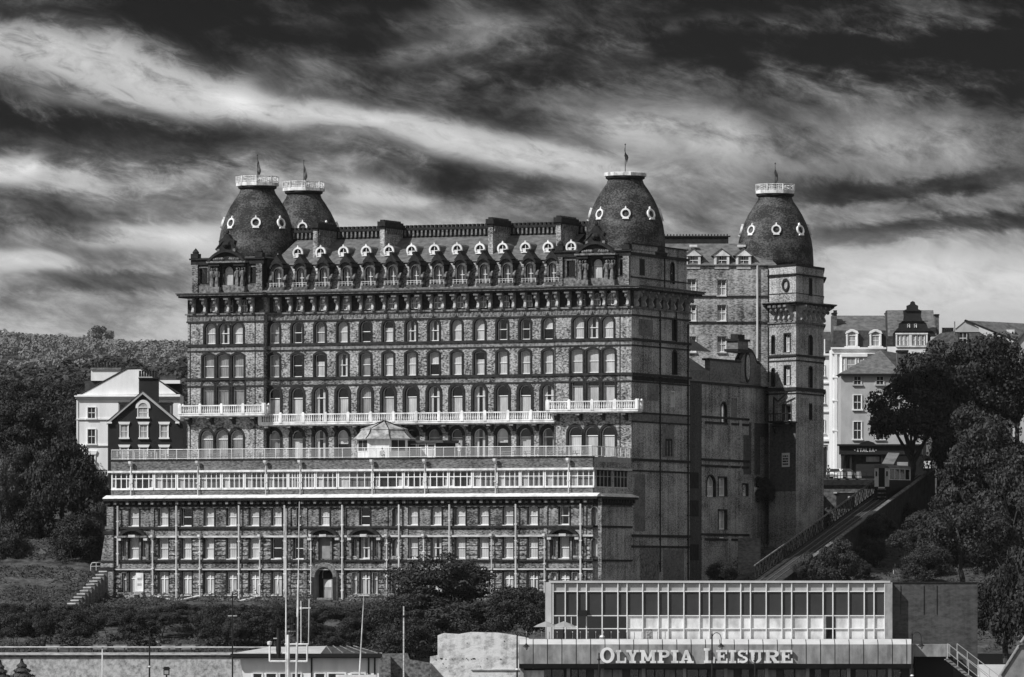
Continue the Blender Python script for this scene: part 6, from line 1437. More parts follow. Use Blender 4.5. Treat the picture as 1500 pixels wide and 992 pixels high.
W_(b, 765, 797, 982, 1030, Y - 4, -.5, -.2, WHITE); ap(b, 'shopfront')
# raised letters
SG = thing('arcade_sign', 'raised white slab-serif letters reading OLYMPIA LEISURE on the grey canopy', 'sign', (sc_(1020), Yc_, zat(971, Yc_)))
def letter(ch, px0, px1, py0, py1):
    x0, x1, z0, z1 = sc_(px0), sc_(px1), zat(py1, Yc_), zat(py0, Yc_); w, h_ = x1 - x0, z1 - z0; b = MB(); y0, y1 = Yc_ - .42, Yc_ - .12; t = w * .27 if ch not in 'I' else w * .5; s = h_ * .17
    t = min(t, .42); Bx = lambda a0, a1, c0, c1, dy=0: b.box(x0 + a0, x0 + a1, y0 - dy, y1, z0 + c0, z0 + c1, WHITE)
    def bar(pts, dy=0): b.xz([(x0 + a, z0 + c) for a, c in pts], y0 - dy, y1, WHITE)
    def arc(cx, cz, rx, rz, a0, a1, tx, tz=None, n=14):
        tz = tz or tx
        for i in range(n):
            u, v = R(a0 + (a1 - a0) * i / n), R(a0 + (a1 - a0) * (i + 1) / n)
            bar([(cx + rx * math.cos(u), cz + rz * math.sin(u)), (cx + rx * math.cos(v), cz + rz * math.sin(v)), (cx + (rx - tx) * math.cos(v), cz + (rz - tz) * math.sin(v)), (cx + (rx - tx) * math.cos(u), cz + (rz - tz) * math.sin(u))])
    serif = lambda c, zz_, k=.62: Bx(c - t * (.5 + k * .55), c + t * (.5 + k * .55), zz_, zz_ + s * .8, .004)
    if ch == 'O': arc(w / 2, h_ / 2, w / 2, h_ / 2, 0, 360, w * .24, h_ * .17, 28)
    elif ch == 'I': c = w / 2; Bx(c - t / 2, c + t / 2, 0, h_); Bx(0, w, 0, s, .004); Bx(0, w, h_ - s, h_, .004)
    elif ch == 'L': c = t * .95; Bx(c - t / 2, c + t / 2, 0, h_); Bx(0, c + t * .95, h_ - s, h_, .004); Bx(0, w, 0, s, .004); Bx(w - t * .5, w, 0, h_ * .42, .006)
    elif ch == 'Y':
        c = w / 2; Bx(c - t / 2, c + t / 2, 0, h_ * .5); bar([(0 + t * .3, h_), (t * 1.3, h_), (c + t * .5, h_ * .42), (c - t * .5, h_ * .42)], .002); bar([(w - t * 1.2, h_), (w - t * .4, h_), (c + t * .5, h_ * .42), (c - t * .2, h_ * .42)], .003); Bx(c - t, c + t, 0, s, .004); Bx(0, t * 1.6, h_ - s, h_, .005); Bx(w - t * 1.5, w, h_ - s, h_, .006)
    elif ch == 'M':
        t2 = w * .18; Bx(t2 * .5, t2 * 1.5, 0, h_); Bx(w - t2 * 1.5, w - t2 * .5, 0, h_); bar([(t2 * .5, h_), (t2 * 1.6, h_), (w / 2 + t2 * .45, h_ * .15), (w / 2 - t2 * .45, h_ * .15)], .002); bar([(w - t2 * 1.6, h_), (w - t2 * .5, h_), (w / 2 + t2 * .45, h_ * .15), (w / 2 - t2 * .45, h_ * .15)], .003)
        for c in (t2, w - t2): Bx(c - t2, c + t2, 0, s, .005); Bx(c - t2, c + t2 * .6, h_ - s, h_, .006) if c < w / 2 else Bx(c - t2 * .6, c + t2, h_ - s, h_, .006)
    elif ch in 'PR':
        c = t * .95; Bx(c - t / 2, c + t / 2, 0, h_); Bx(0, c + t * .9, 0, s, .004); Bx(0, w * .6, h_ - s, h_, .005); rz_ = h_ * .29; Bx(c, w * .6, h_ - 2 * rz_, h_ - 2 * rz_ + s, .004); arc(w * .58, h_ - rz_, w * .40, rz_, -90, 90, t * .9, s)
        if ch == 'R': bar([(w * .42, h_ * .45), (w * .70, h_ * .45), (w * .98, 0), (w * .68, 0)], .003); Bx(w * .66, w * 1.04, 0, s, .007)
    elif ch == 'A': bar([(t * .3, 0), (t * 1.1, 0), (w * .54, h_), (w * .40, h_)], .002); bar([(w - t * 1.35, 0), (w - t * .25, 0), (w * .60, h_), (w * .40, h_)], .003); Bx(w * .25, w * .72, h_ * .24, h_ * .24 + s * .8, .001); Bx(0, t * 1.5, 0, s * .9, .005); Bx(w - t * 1.8, w, 0, s * .9, .006)
    elif ch == 'E': c = t * .95; Bx(c - t / 2, c + t / 2, 0, h_); Bx(0, w, 0, s, .004); Bx(0, w * .95, h_ - s, h_, .004); Bx(c, w * .72, h_ * .42, h_ * .42 + s, .003); Bx(w - t * .45, w, 0, h_ * .36, .006); Bx(w * .95 - t * .45, w * .95, h_ * .68, h_, .006); Bx(w * .72 - t * .3, w * .72, h_ * .32, h_ * .70, .005)
    elif ch == 'S':
        arc(w / 2, h_ * .73, w * .46, h_ * .27, 35, 270, t * .85, s); arc(w / 2, h_ * .27, w * .48, h_ * .27, -145, 90, t * .85, s); Bx(w * .80, w * .95, h_ * .66, h_ * .98, .004); Bx(w * .03, w * .18, h_ * .02, h_ * .34, .004)
    elif ch == 'U': c = t * .95; Bx(c - t / 2, c + t / 2, h_ * .36, h_); Bx(w - c - t * .35, w - c + t * .35, h_ * .36, h_); Bx(0, c + t * .95, h_ - s, h_, .004); Bx(w - c - t * .9, w, h_ - s, h_, .004); arc(w / 2, h_ * .37, w / 2 - c + t / 2, h_ * .37, 180, 360, t * .85, s)
    o = b.build('letter', SG); o.location = tuple(-v for v in SG.location)
for ch, p0, p1 in (('O', 879, 900), ('L', 902, 917), ('Y', 917.5, 935.5), ('M', 937, 961), ('P', 963, 981), ('I', 983, 993.5), ('A', 995, 1016), ('L', 1031, 1047), ('E', 1049, 1065.5), ('I', 1067.5, 1078), ('S', 1080, 1095.5), ('U', 1097.5, 1117.5), ('R', 1119, 1141), ('E', 1143, 1161)):
    letter(ch, p0, p1, 948.3 if ch == 'O' or p0 == 1031 and False else 952.2 if p0 != 1031 else 949.5, 971.4)
# terrace on the canopy: posts, parasols
b = MB()
for k in range(19):
    u = 771 + 11.3 * k; x = xat(u, Y - 4.6); z0 = zat(937, Y - 4.6); b.tube((x, Y - 4.6, z0 - .2), (x, Y - 4.6, z0 + .75), .035, STONE, 5); b.lathe([(.02, z0 + .72), (.07, z0 + .79), (.02, z0 + .86)], 6, SILL, x, Y - 4.6)
ap(b, 'railing')
FAB = mat('grey_parasol_cloth', .22, .32, .8, .9)
for px, lab in ((800, 'left'), (826, 'right')):
    t_ = thing('parasol', f'low grey parasol on the arcade canopy, {lab} one of the pair', 'parasol', (xat(px, Y - 3), Y - 3, zat(937, Y - 3)), 0, 'parasols on the canopy')
    b = MB(); b.lathe([(1.35, 1.35), (.9, 1.6), (.35, 1.82), (.03, 1.95)], 8, FAB, cap=False); b.build('canopy', t_); b = MB(); b.tube((0, 0, -.3), (0, 0, 1.9), .035, IRON, 6); b.lathe([(.3, -.25), (.28, 0), (.05, .06)], 10, DARK); b.build('pole', t_)
t_ = thing('life_ring', 'white ball-shaped float resting by the canopy posts', 'float', (xat(882, Y - 4), Y - 4, zat(934.5, Y - 4)))
t_.name = 'float'; b = MB(); b.lathe([(.02, -.3), (.22, -.22), (.32, 0), (.22, .22), (.02, .3)], 10, WHITE); b.build('ball', t_, smooth=True); b = MB(); b.lathe([(.325, -.05), (.33, .05)], 10, DARK, cap=False); b.build('band', t_)
# dark brick flank
h = thing('flank_wall', 'tall plain dark brick wall running right from the arcade building', 'wall', (xat(1365, Y + 1), Y + 1, 0))
FLK = mat('dark_flank_brick', .035, .085, 1.6, .9, (1, 1, 2), 4, .02, (.3, .7), scale2=.3, amp2=.5, streak=.5)
b = MB(); W_(b, 1306, 1432, 854, 1030, Y + 1, 0, 6, FLK); hpart(h, b, 'wall'); b = MB(); W_(b, 1305, 1433, 852.5, 854, Y + 1, -.1, 6, DARK); hpart(h, b, 'coping')
for u in (1319, 1353, 1372): b = MB(); W_(b, u, u + .8, 858, 900, Y + 1, -.06, 0, IRON); hpart(h, b, 'cable')
b = MB(); W_(b, 1333, 1392, 944, 962, Y - 3, 0, 3, FG); W_(b, 1340, 1396, 962, 1000, Y - 1.5, 0, 2, ROOM); hpart(h, b, 'porch')
# metal stairs
h = thing('metal_stairs', 'grey metal outside stairs with pipe railings at the lower right', 'stairs', (xat(1420, 690), 690, 0))
b = MB(); Ys = 688
def rl(p, q_): b.tube(at(p[0], p[1], Ys), at(q_[0], q_[1], Ys), .04, RENDER_G, 6)
for o_ in (0, 14): rl((1388 + o_, 943), (1452 + o_, 992)); rl((1388 + o_, 955), (1436 + o_, 994)); [rl((u + o_, 943 + (u - 1388) * .766), (u + o_, 965 + (u - 1388) * .766)) for u in (1388, 1403, 1419, 1435, 1451)]
hpart(h, b, 'railing'); b = MB()
for k in range(14): x, z = xat(1388 + 5 * k, Ys), zat(966 + 4 * k, Ys); b.box(x - .2, x + .25, Ys, Ys + 2.2, z - .08, z, FG)
b.ext([at(1386, 962, Ys), at(1450, 1012, Ys), at(1450, 1018, Ys), at(1386, 968, Ys)], (0, .1, 0), FG); hpart(h, b, 'flight')
h = thing('concrete_ramp', 'sloping concrete ramp wall in the lower right corner', 'wall', (xat(1490, 684), 684, 0))
b = MB(); CONC = mat('streaked_concrete', .16, .28, 1.2, .85, (1, 1, 1), 5, .02, (.3, .7), streak=.3); PG(b, [(1462, 1010), (1467, 990), (1496, 944), (1545, 870), (1545, 1010)], 684, 0, 4, CONC); hpart(h, b, 'wall')
b = MB(); b.tube(at(1466, 989, 683.9), at(1545, 868, 683.9), .09, STONE, 6); W_(b, 1488, 1500, 941, 945, 684, -.3, 0, STONE); hpart(h, b, 'coping')

# ================================================================== seafront walls
LIMEW = mat('limewashed_wall', .16, .50, 2.6, .9, (1, 1, 1), 6, .03, (.28, .62), scale2=.35, amp2=.5, streak=.15); WSH = mat('whitewashed_wall', .26, .70, .8, .9, (1, 1, 1.4), 7, .05, (.28, .56), scale2=5, amp2=.4, streak=.35)
Y = 750.0
h = thing('sea_wall', 'long pale mottled sea wall with moulded coping along the promenade', 'wall', (xat(180, Y), Y, 0))
b = MB(); b.box(-150, xat(560, Y), Y - .6, Y, -.5, zat(962, Y), LIMEW); hpart(h, b, 'wall')
b = MB(); b.box(-150, xat(560, Y), Y - .9, Y + .2, zat(959.5, Y), zat(956, Y), SILL); b.box(-150, xat(560, Y), Y - .75, Y + .1, zat(962.5, Y), zat(959.5, Y), STONE); hpart(h, b, 'coping')
Y = 748.0
h = thing('whitewashed_wall', 'tall patchy whitewashed wall between the shelter and the arcade', 'wall', (xat(700, Y), Y, 0))
pts = [(628, 1035), (630, 962), (641, 960), (641, 931), (650, 927.5), (672, 929), (690, 926), (730, 927), (757, 931), (775, 935), (775, 1035)]
b = MB(); PG(b, pts, Y, 0, 1.5, WSH); hpart(h, b, 'wall')
b = MB()
rw_ = random.Random(8)
for k in range(26): u_ = rw_.uniform(634, 756); v_ = rw_.choice((964, 964.4, 965)) if k < 17 else rw_.uniform(938, 980); W_(b, u_, u_ + rw_.uniform(.6, 1.6), v_, v_ + rw_.uniform(.7, 1.4), Y, -.05, 0, DARK)
W_(b, 690, 775, 980.5, 982, Y, -.15, 0, SILL); hpart(h, b, 'weep_hole')
h = thing('stone_pier', 'blocky pale stone pier at the end of the shelter', 'pier', (xat(592, 745), 745, 0))
b = MB(); W_(b, 553, 572, 962, 1035, 745, 0, 2, STONE); PG(b, [(546, 1035), (546, 966), (560, 958), (597, 957), (600, 966), (632, 972), (632, 1035)], 747, 0, 2.5, STONE); hpart(h, b, 'wall')
# path railing
Y = 751.0
h = thing('path_railing', 'low white wooden railing along the cliff path above the sea wall', 'railing', (xat(200, Y), Y, 4.6))
b = MB(); zr0, zr1 = 4.55, zat(947, Y)
b.tube((-150, Y, zr1), (xat(405, Y), Y, zr1 - .12), .09, SILL, 6)
hpart(h, b, 'rail')
for k in range(26): b = MB(); x = xat(3 + 16.3 * k, Y); b.tube((x, Y + .05, zr0 - .3), (x, Y + .05, zr1 - .05), .08, BARK, 6); hpart(h, b, 'post')
BW_ = mat('bench_wood', .16, .32, 2, .8); B0 = None
for px, py, lab in ((77, 940, 'first from the left edge'), (146.5, 941, 'pale one, second from the left'), (176, 942, 'third from the left'), (246.5, 942.5, 'fourth, left of the pair under the pale bank'), (276, 942.5, 'rightmost, with a lifted left end')):
    Yb = 755.0; l = (xat(px, Yb), Yb, 4.6)
    if B0 is None:
        B0 = thing('park_bench', 'x', 'bench', l, 0, 'benches along the cliff path')
        for k in range(4): b = MB(); b.ext([(-.8, .15 + .02 * k, .5 + .12 * k), (.8, .15 + .02 * k, .5 + .12 * k), (.8, .15 + .02 * k, .6 + .12 * k), (-.8, .15 + .02 * k, .6 + .12 * k)], (0, .04, 0), BW_); b.build('backrest_slat', B0)
        b = MB(); b.box(-.8, .8, -.35, .12, .42, .47, BW_); b.build('seat', B0)
        for s in (-1, 1): b = MB(); b.box(s * .7 - .05, s * .7 + .05, -.33, .16, 0, .42, DARK); b.build('leg', B0)
        o = B0
    else: o = copy_tree(B0); o.location = l
    o['label'] = 'wooden bench on the cliff path, ' + lab
# shelter
Y = 722.0
h = thing('seafront_shelter', 'white-walled seafront shelter with a low pale pitched roof', 'shelter', (xat(455, Y), Y, 0))
b = MB(); PG(b, [(362, 1030), (351, 961), (555, 961), (555, 1030)], Y, 0, 8, RENDER_W); hpart(h, b, 'wall')
ROOFP = mat('pale_sheet_roof', .35, .5, .6, .7, (1, 1, 1), 4, 0)
b = MB(); Yr = Y + 4; e = zat(957.5, Y - 1); r_ = zat(946.5, Yr)
b.face([(xat(338, Y), Y - 1, e), (xat(470, Y), Y - 1, e), (xat(478, Yr), Yr, r_), (xat(395, Yr), Yr, r_ - .1)], ROOFP); b.face([(xat(470, Y), Y - 1, e), (xat(560, Y), Y - 1, e), (xat(528, Yr), Yr, r_ - .2), (xat(478, Yr), Yr, r_)], SLATE_B)
for k in range(5): b.tube((xat(478 + 10 * k, Yr), Yr, r_ + .02), (xat(486 + 17 * k, Y - 1), Y - 1, e + .04), .07, STONE, 5)
b.box(xat(338, Y), xat(560, Y), Y - 1.05, Y - .8, e - .42, e - .003, IRON); b.box(xat(340, Y), xat(558, Y), Y - .8, Y + 8, e - .5, e - .1, IRON); b.face([(xat(395, Yr), Yr, r_ - .1), (xat(478, Yr), Yr, r_), (xat(528, Yr), Yr, r_ - .2), (xat(558, Y), Y + 9, e), (xat(340, Y), Y + 9, e)], SLATE_B)
hpart(h, b, 'roof')
for u0, u1 in ((371, 384), (390, 405), (410, 424), (428, 441), (462, 476), (481, 505), (515, 534)): swin(h, u0, u1, 987, 1012, Y - .01, m_sur=RENDER_W, sill=False, dark=DARKWIN, bars=1)
for u in (456.5, 540, 549): b = MB(); W_(b, u - 1.2, u + 1.2, 962, 1030, Y, -.12, 0, IRON); hpart(h, b, 'downpipe')
# street lamps and poles
def lamp(label, px, py_top, Y, two=False, base=0.0, hook=True, sgn=1, fixtures=()):
    x = xat(px, Y); zt = zat(py_top, Y); t_ = thing('street_lamp', label, 'street lamp', (x, Y, base))
    b = MB(); b.tube((0, 0, 0), (0, 0, 1.1), .16, IRON, 8); b.tube((0, 0, 1.1), (0, 0, zt - base), .10, IRON, 8, .075); b.lathe([(.02, zt - base), (.1, zt - base + .1), (.03, zt - base + .3)], 6, IRON)
    for f_, m in fixtures: z = zat(f_, Y) - base; b.lathe([(.1, z - .12), (.2, z), (.1, z + .12)], 8, m, 0, 0)
    b.build('post', t_)
    if hook:
        b = MB(); pts = [(sgn * (.48 - .48 * math.cos(R(a))), 0, zt - base - .25 + .62 * math.sin(R(a))) for a in range(0, 181, 20)] + [(sgn * .96, 0, zt - base - .75)]
        b.path(pts, .04, IRON, 6); b.build('bracket_arm', t_)
        b = MB(); z = zt - base - .75; b.lathe([(.05, z), (.14, z - .12), (.34, z - .3), (.36, z - .36)], 10, IRON, sgn * .96, 0); b.build('lamp_shade', t_)
        b = MB(); b.lathe([(.2, z - .36), (.22, z - .5), (.1, z - .68), (.02, z - .7)], 10, CURT, sgn * .96, 0); b.build('lamp_globe', t_)
    return t_
lamp('black lamp post with swan-neck lamp in front of the pale sea wall', 219, 923, 715, hook=True, fixtures=((977, WHITE),))
lamp('black lamp post with swan-neck lamp in front of the large lettering', 1043, 932, 688)
lamp('black lamp post at the left end of the arcade canopy', 757.5, 932, 688, fixtures=((981, WHITE),))
lamp('black lamp post with swan-neck lamp at the right end of the arcade canopy', 1336, 931, 686, fixtures=((990, WHITE),))
lamp('plain short black post before the letter O of the sign', 877.5, 960, 688, hook=False, fixtures=((966, IRON),)); lamp('plain short black post before the last letters of the sign', 1106, 962, 688, hook=False, fixtures=((968, IRON),))
for name, lab, px, p0, Y, r, m in (('pole', 'tall thin dark pole rising in front of the shelter roof', 340.5, 868, 716, .09, IRON), ('pole', 'short white pole against the pale sea wall', 150, 950, 742, .09, WHITE), ('pole', 'tall pale pole in front of the ivy bank', 591.5, 888, 712, .10, SILL)):
    t_ = thing(name, lab, 'pole', (xat(px, Y), Y, 0)); b = MB(); z = zat(p0, Y); b.tube((0, 0, 0), (0, 0, z), r, m, 8, r * .8); b.build('shaft', t_)
    b = MB()
    if px == 340.5: b.box(-.5, .5, -.05, .05, z - 2.6, z - 2.5, SILL); b.lathe([(.05, z), (.14, z + .1), (.02, z + .2)], 6, SILL)
    elif px == 591.5: b.lathe([(.16, z - 1.2), (.16, z - 1.0)], 8, IRON)
    else: b.lathe([(.12, z), (.12, z + .15)], 8, STONE)
    b.build('fitting', t_)
t_ = thing('lantern', 'black square lantern on a bracket before the sea wall', 'lantern', (xat(244, 715), 715, 0)); b = MB(); z = zat(985, 715); b.box(-.32, .32, -.3, .3, z - .3, z + .4, IRON); b.xz([(-.45, z + .4), (.45, z + .4), (.2, z + .62), (-.2, z + .62)], -.3, .3, IRON); b.build('housing', t_); b = MB(); b.box(-.22, .22, -.32, -.3, z - .2, z + .2, CURT2); b.build('pane', t_); b = MB(); b.tube((0, 0, 0), (0, 0, z - .3), .08, IRON, 6); b.build('post', t_)

# ================================================================== fishing boat in the harbour: hull and wheelhouse lie below the picture, the mast rises into it
Y = 400.0; k_ = Y / F
BT = thing('fishing_boat', 'fishing boat whose pale mast, yards and aerials rise before the shelter', 'boat', (xat(425, Y), Y, -3.5), 0)
def bp_(b, name): o = b.build(name, BT); o.location = tuple(-v for v in BT.location); return o
def bx_(px, py, y=0.0): v = at(px, py, Y); return Vector((v.x, v.y + y, v.z))
HULL = mat('dark_hull_paint', .04, .08, .5, .5); x0 = xat(425, Y)
b = MB(); st = [(-8, .4, 1.9), (-6, 1.7, 1.5), (-2, 2.4, 1.2), (3, 2.5, 1.2), (7, 2.0, 1.6), (8.5, 1.5, 1.8)]
for (a0, w0, t0), (a1, w1, t1) in zip(st, st[1:]):
    for s in (-1, 1): b.face([(x0 + a0, Y + s * w0, -3.5 + t0), (x0 + a1, Y + s * w1, -3.5 + t1), (x0 + a1, Y + s * w1 * .6, -4.6), (x0 + a0, Y + s * w0 * .6, -4.6)][::s], HULL)
    b.face([(x0 + a0, Y - w0, -3.5 + t0 - .2), (x0 + a1, Y - w1, -3.5 + t1 - .2), (x0 + a1, Y + w1, -3.5 + t1 - .2), (x0 + a0, Y + w0, -3.5 + t0 - .2)], BW_)
bp_(b, 'hull')
b = MB(); b.box(x0 - 2, x0 + 3.5, Y - 1.5, Y + 1.5, -2.5, 1.5, WHITE); b.box(x0 - 1.6, x0 + 2.5, Y - 1.3, Y + 1.3, 1.5, 4.6, WHITE); b.box(x0 - 1.2, x0 + 2.0, Y - 1.33, Y - 1.3, 3.2, 4.1, DARKWIN); bp_(b, 'wheelhouse')
b = MB(); b.tube(bx_(422, 1000) - Vector((0, 0, 2.6)), bx_(422, 930), .12, DIRTYWHITE, 8, .10); b.tube(bx_(419, 1000), bx_(419, 745), .055, DIRTYWHITE, 6, .03)
b.tube(bx_(434, 996), bx_(437, 850), .08, DIRTYWHITE, 6, .065); b.tube(bx_(437, 850), bx_(438.5, 735), .04, DIRTYWHITE, 6, .02); bp_(b, 'mast')
b = MB(); b.path([bx_(395, 944), bx_(395, 969), bx_(450, 969), bx_(450, 944)], .06, WHITE, 6); b.tube(bx_(417, 944), bx_(452, 944), .06, WHITE, 6); b.tube(bx_(401, 957), bx_(424, 957), .04, DIRTYWHITE, 6); b.tube(bx_(423, 925), bx_(435, 925), .035, WHITE, 6)
bp_(b, 'yard')
b = MB(); z = bx_(395, 942); b.lathe([(.02, -.12), (.14, -.1), (.15, .08), (.02, .12)], 8, WHITE, 0, 0); b.v = [(u + z.x, v + z.y, w + z.z) for u, v, w in b.v]; bp_(b, 'aerial_dome')
for u0, v0, u1, v1, r in ((441, 944, 441, 880, .03), (452, 944, 453, 878, .035)): b = MB(); b.tube(bx_(u0, v0), bx_(u1, v1), r, DIRTYWHITE, 5); bp_(b, 'aerial')
b = MB(); b.tube(bx_(440, 891), bx_(455, 891), .04, WHITE, 6); b.lathe([(.07, -.08), (.07, .08)], 6, WHITE, bx_(441, 0).x, Y); 
b.v[-12:] = [(u, v, w + bx_(0, 891).z) for u, v, w in b.v[-12:]]; bp_(b, 'spreader')
b = MB()
for v in (909, 919): b.lathe([(.16, -.16), (.16, .16)], 10, IRON, bx_(429, 0).x, Y); b.v[-20:] = [(p_, q_, w + bx_(0, v).z) for p_, q_, w in b.v[-20:]]
b.box(bx_(424, 0).x, bx_(424.6, 0).x, Y - .1, Y + .1, bx_(0, 940).z, bx_(0, 903).z, IRON); b.box(bx_(433.4, 0).x, bx_(434, 0).x, Y - .1, Y + .1, bx_(0, 940).z, bx_(0, 903).z, IRON); bp_(b, 'signal_lamp')
b = MB(); b.lathe([(.12, -.9), (.16, -.4), (.12, .9)], 8, IRON, bx_(408, 0).x, Y); b.v = [(p_, q_, w + bx_(0, 942).z) for p_, q_, w in b.v]; b.box(bx_(400.5, 0).x, bx_(406, 0).x, Y - .1, Y + .1, bx_(0, 936).z, bx_(0, 934.5).z, SILL); bp_(b, 'navigation_lamp')
b = MB(); b.tube(bx_(526, 1000), bx_(533, 872), .06, DIRTYWHITE, 6, .02); b.tube(bx_(526, 1000), bx_(526, 1060), .06, DIRTYWHITE, 6); b.tube(bx_(526, 1055), bx_(440, 1055), .06, DIRTYWHITE, 6); bp_(b, 'whip_aerial')
b = MB()
for u0, v0, u1, v1 in ((419, 760, 396, 950), (438, 780, 450, 946), (419, 800, 437, 860), (437, 850, 452, 945), (419, 860, 395, 944)): b.tube(bx_(u0, v0), bx_(u1, v1), .014, IRON, 4)
bp_(b, 'rigging')
b = MB(); b.box(xat(492, Y), xat(552, Y), Y - .25, Y + .25, zat(994, Y), zat(988.5, Y), WHITE); b.tube(bx_(522, 992), bx_(522, 1055), .08, WHITE, 6); bp_(b, 'radar_scanner')

# ================================================================== vegetation
T1 = 'trees on the bank left of the hotel'; T2 = 'trees on the cliff right of the hotel'
for a in (('tree', 'dark rounded tree on the upper left bank at the picture edge', 8, 566, 660, 95, 905, 'dark', T1), ('tree', 'dark broad tree just left of the white house', 82, 575, 690, 120, 895, 'dark', T1),
          ('tree', 'dark tree between the left edge and the white house, below the ridge', 40, 590, 690, 105, 880, 'dark', T1), ('tree', 'pale-leaved tree cut by the left edge', 0, 672, 752, 52, 838, 'pale', T1),
          ('tree', 'tall conical dark tree left of the terrace block', 92, 640, 790, 108, 842, 'dark', T1), ('tree', 'leafy tree low on the left edge bank', 18, 720, 790, 75, 846, 'dark', T1), ('tree', 'tree filling the middle of the left bank', 45, 655, 745, 85, 862, 'dark', T1), ('tree', 'dark leafy tree between the conical tree and the left edge', 45, 720, 812, 80, 840, 'dark', T1),
          ('tree', 'small tree against the white house corner', 128, 690, 770, 60, 858, 'dark', T1), ('tree', 'small dark tree under the left edge trees', 8, 775, 850, 70, 832, 'dark', T1)): tree(*a)
bush('shrub', 'rounded dark shrub beside the terrace block corner', 113, 755, 834, 76, 830, 'dark'); bush('shrub', 'small shrub against the white house foot', 150, 712, 742, 26, 850, 'dark')
for i, (px, t0, t1, w, Y) in enumerate(((20, 556, 610, 80, 960), (70, 560, 610, 90, 965), (120, 556, 600, 90, 975), (-10, 552, 610, 80, 980))): tree('tree', ('first', 'second', 'third', 'fourth')[i] + ' crown from the left in the dark row below the misty hills' if i < 3 else 'crown at the very left of the dark row below the misty hills', px, t0, t1, w, Y, 'dark', 'dark tree row below the hills')
for a in (('tree', 'spreading dark tree overhanging the cafe and tram station', 1336, 545, 672, 130, 866, 'dark', T2), ('tree', 'dark crown just above the spreading tree, in front of the rubble house', 1378, 505, 620, 130, 870, 'dark', T2), ('tree', 'broad dark tree highest on the right, against the slate roof', 1432, 493, 640, 135, 874, 'dark', T2), ('tree', 'dark tree against the roofs at the right edge', 1490, 512, 660, 110, 876, 'dark', T2),
          ('tree', 'dark tree behind the tall trunk, right of the tram station', 1420, 590, 720, 120, 862, 'dark', T2), ('tree', 'greyer leafy tree in the middle of the right bank', 1452, 618, 770, 140, 846, 'mid', T2), ('tree', 'greyer leafy tree low on the right edge', 1484, 690, 850, 130, 828, 'mid', T2), ('tree', 'dark tree low on the right bank behind the flank wall', 1408, 735, 860, 130, 804, 'dark', T2), ('tree', 'small leafy tree on the bank above the arcade roof', 1226, 790, 866, 66, 790, 'mid', T2),
          ('tree', 'overhanging dark tree beside the metal stairs', 1474, 835, 950, 120, 720, 'dark', T2), ('tree', 'dark tree in the right lower corner behind the concrete ramp', 1512, 790, 990, 130, 716, 'dark', T2), ('tree', 'small tree in the shade below the tram station', 1412, 680, 775, 90, 848, 'dark', T2), ('tree', 'leafy tree in the gap between the two greyer right bank trees', 1440, 740, 850, 90, 818, 'mid', T2)): tree(*a)
TB = thing('tall_trunk', 'tall bare trunk rising behind the tram station', 'tree', (xat(1386, 866), 866, ground(xat(1386, 866), 866) - 1)); place('trunk', TRUNKS[1], TB, (0, 0, 0), 0, (1.1, 1.1, 1.9))
TB['label'] = 'tall dark trunk carrying the spreading tree behind the tram station'; TB.name = 'tree'
for px, t0, t1, w, Y, k, lab in ((642, 815, 905, 150, 777, 'dark', 'large dark rounded bush before the terrace block'), (764, 860, 942, 100, 752, 'dark', 'dark bush against the left end of the arcade building'), (606, 870, 930, 120, 772, 'mid', 'lower greyer bush spilling left of the large dark bush'), (692, 882, 942, 130, 757, 'mid', 'greyer ivy bush above the whitewashed wall'), (597, 908, 985, 104, 752, 'dark', 'dark ivy bush hanging left of the whitewashed wall'), (560, 890, 950, 75, 766, 'dark', 'dark bush behind the leaning aerial'),
                           (20, 897, 946, 58, 766, 'dark', 'rounded hedge bush at the left edge of the cliff path'), (112, 895, 946, 56, 766, 'dark', 'darkest rounded hedge bush behind the first bench'), (62, 898, 944, 40, 766, 'dark', 'hedge bush between the two roundest ones'), (205, 897, 945, 60, 768, 'dark', 'hedge bush behind the black lamp post'), (160, 897, 925, 56, 772, 'mid', 'greyer hedge bush above the second bench'), (265, 893, 922, 60, 773, 'mid', 'greyer hedge bush above the paired benches'), (318, 888, 946, 64, 766, 'dark', 'tall dark hedge bush behind the thin pole'), (385, 890, 948, 66, 766, 'dark', 'dark hedge bush behind the boat mast'),
                           (345, 905, 948, 40, 764, 'mid', 'small grey hedge bush right of the thin pole'), (485, 925, 958, 50, 762, 'mid', 'grey bush behind the shelter roof'), (452, 905, 950, 44, 764, 'dark', 'dark hedge bush right of the boat mast'), (520, 905, 955, 56, 764, 'dark', 'dark bush above the shelter end'),
                           (1360, 800, 858, 70, 790, 'dark', 'dark shrub on the right bank above the flank wall'), (1290, 752, 800, 50, 830, 'dark', 'dark shrub in the shade under the tram track'), (1185, 812, 858, 40, 797, 'mid', 'small shrub beside the foot of the tram track'), (1330, 848, 868, 44, 760, 'mid', 'low shrub on top of the arcade roof edge'), (1365, 745, 810, 80, 826, 'dark', 'dark shrub on the right bank under the tall trunk'), (1330, 775, 822, 60, 818, 'mid', 'greyer shrub on the grassy right bank'), (1060, 822, 858, 46, 806, 'dark', 'low dark shrub at the foot of the hotel side wall'), (1122, 700, 745, 30, 842, 'dark', 'dark climber beside the rear tower foot'), (1150, 735, 770, 40, 850, 'dark', 'dark shrub under the cliff steps')):
    bush('bush', lab, px, t0, t1, w, Y, k, 'bushes on the slope')
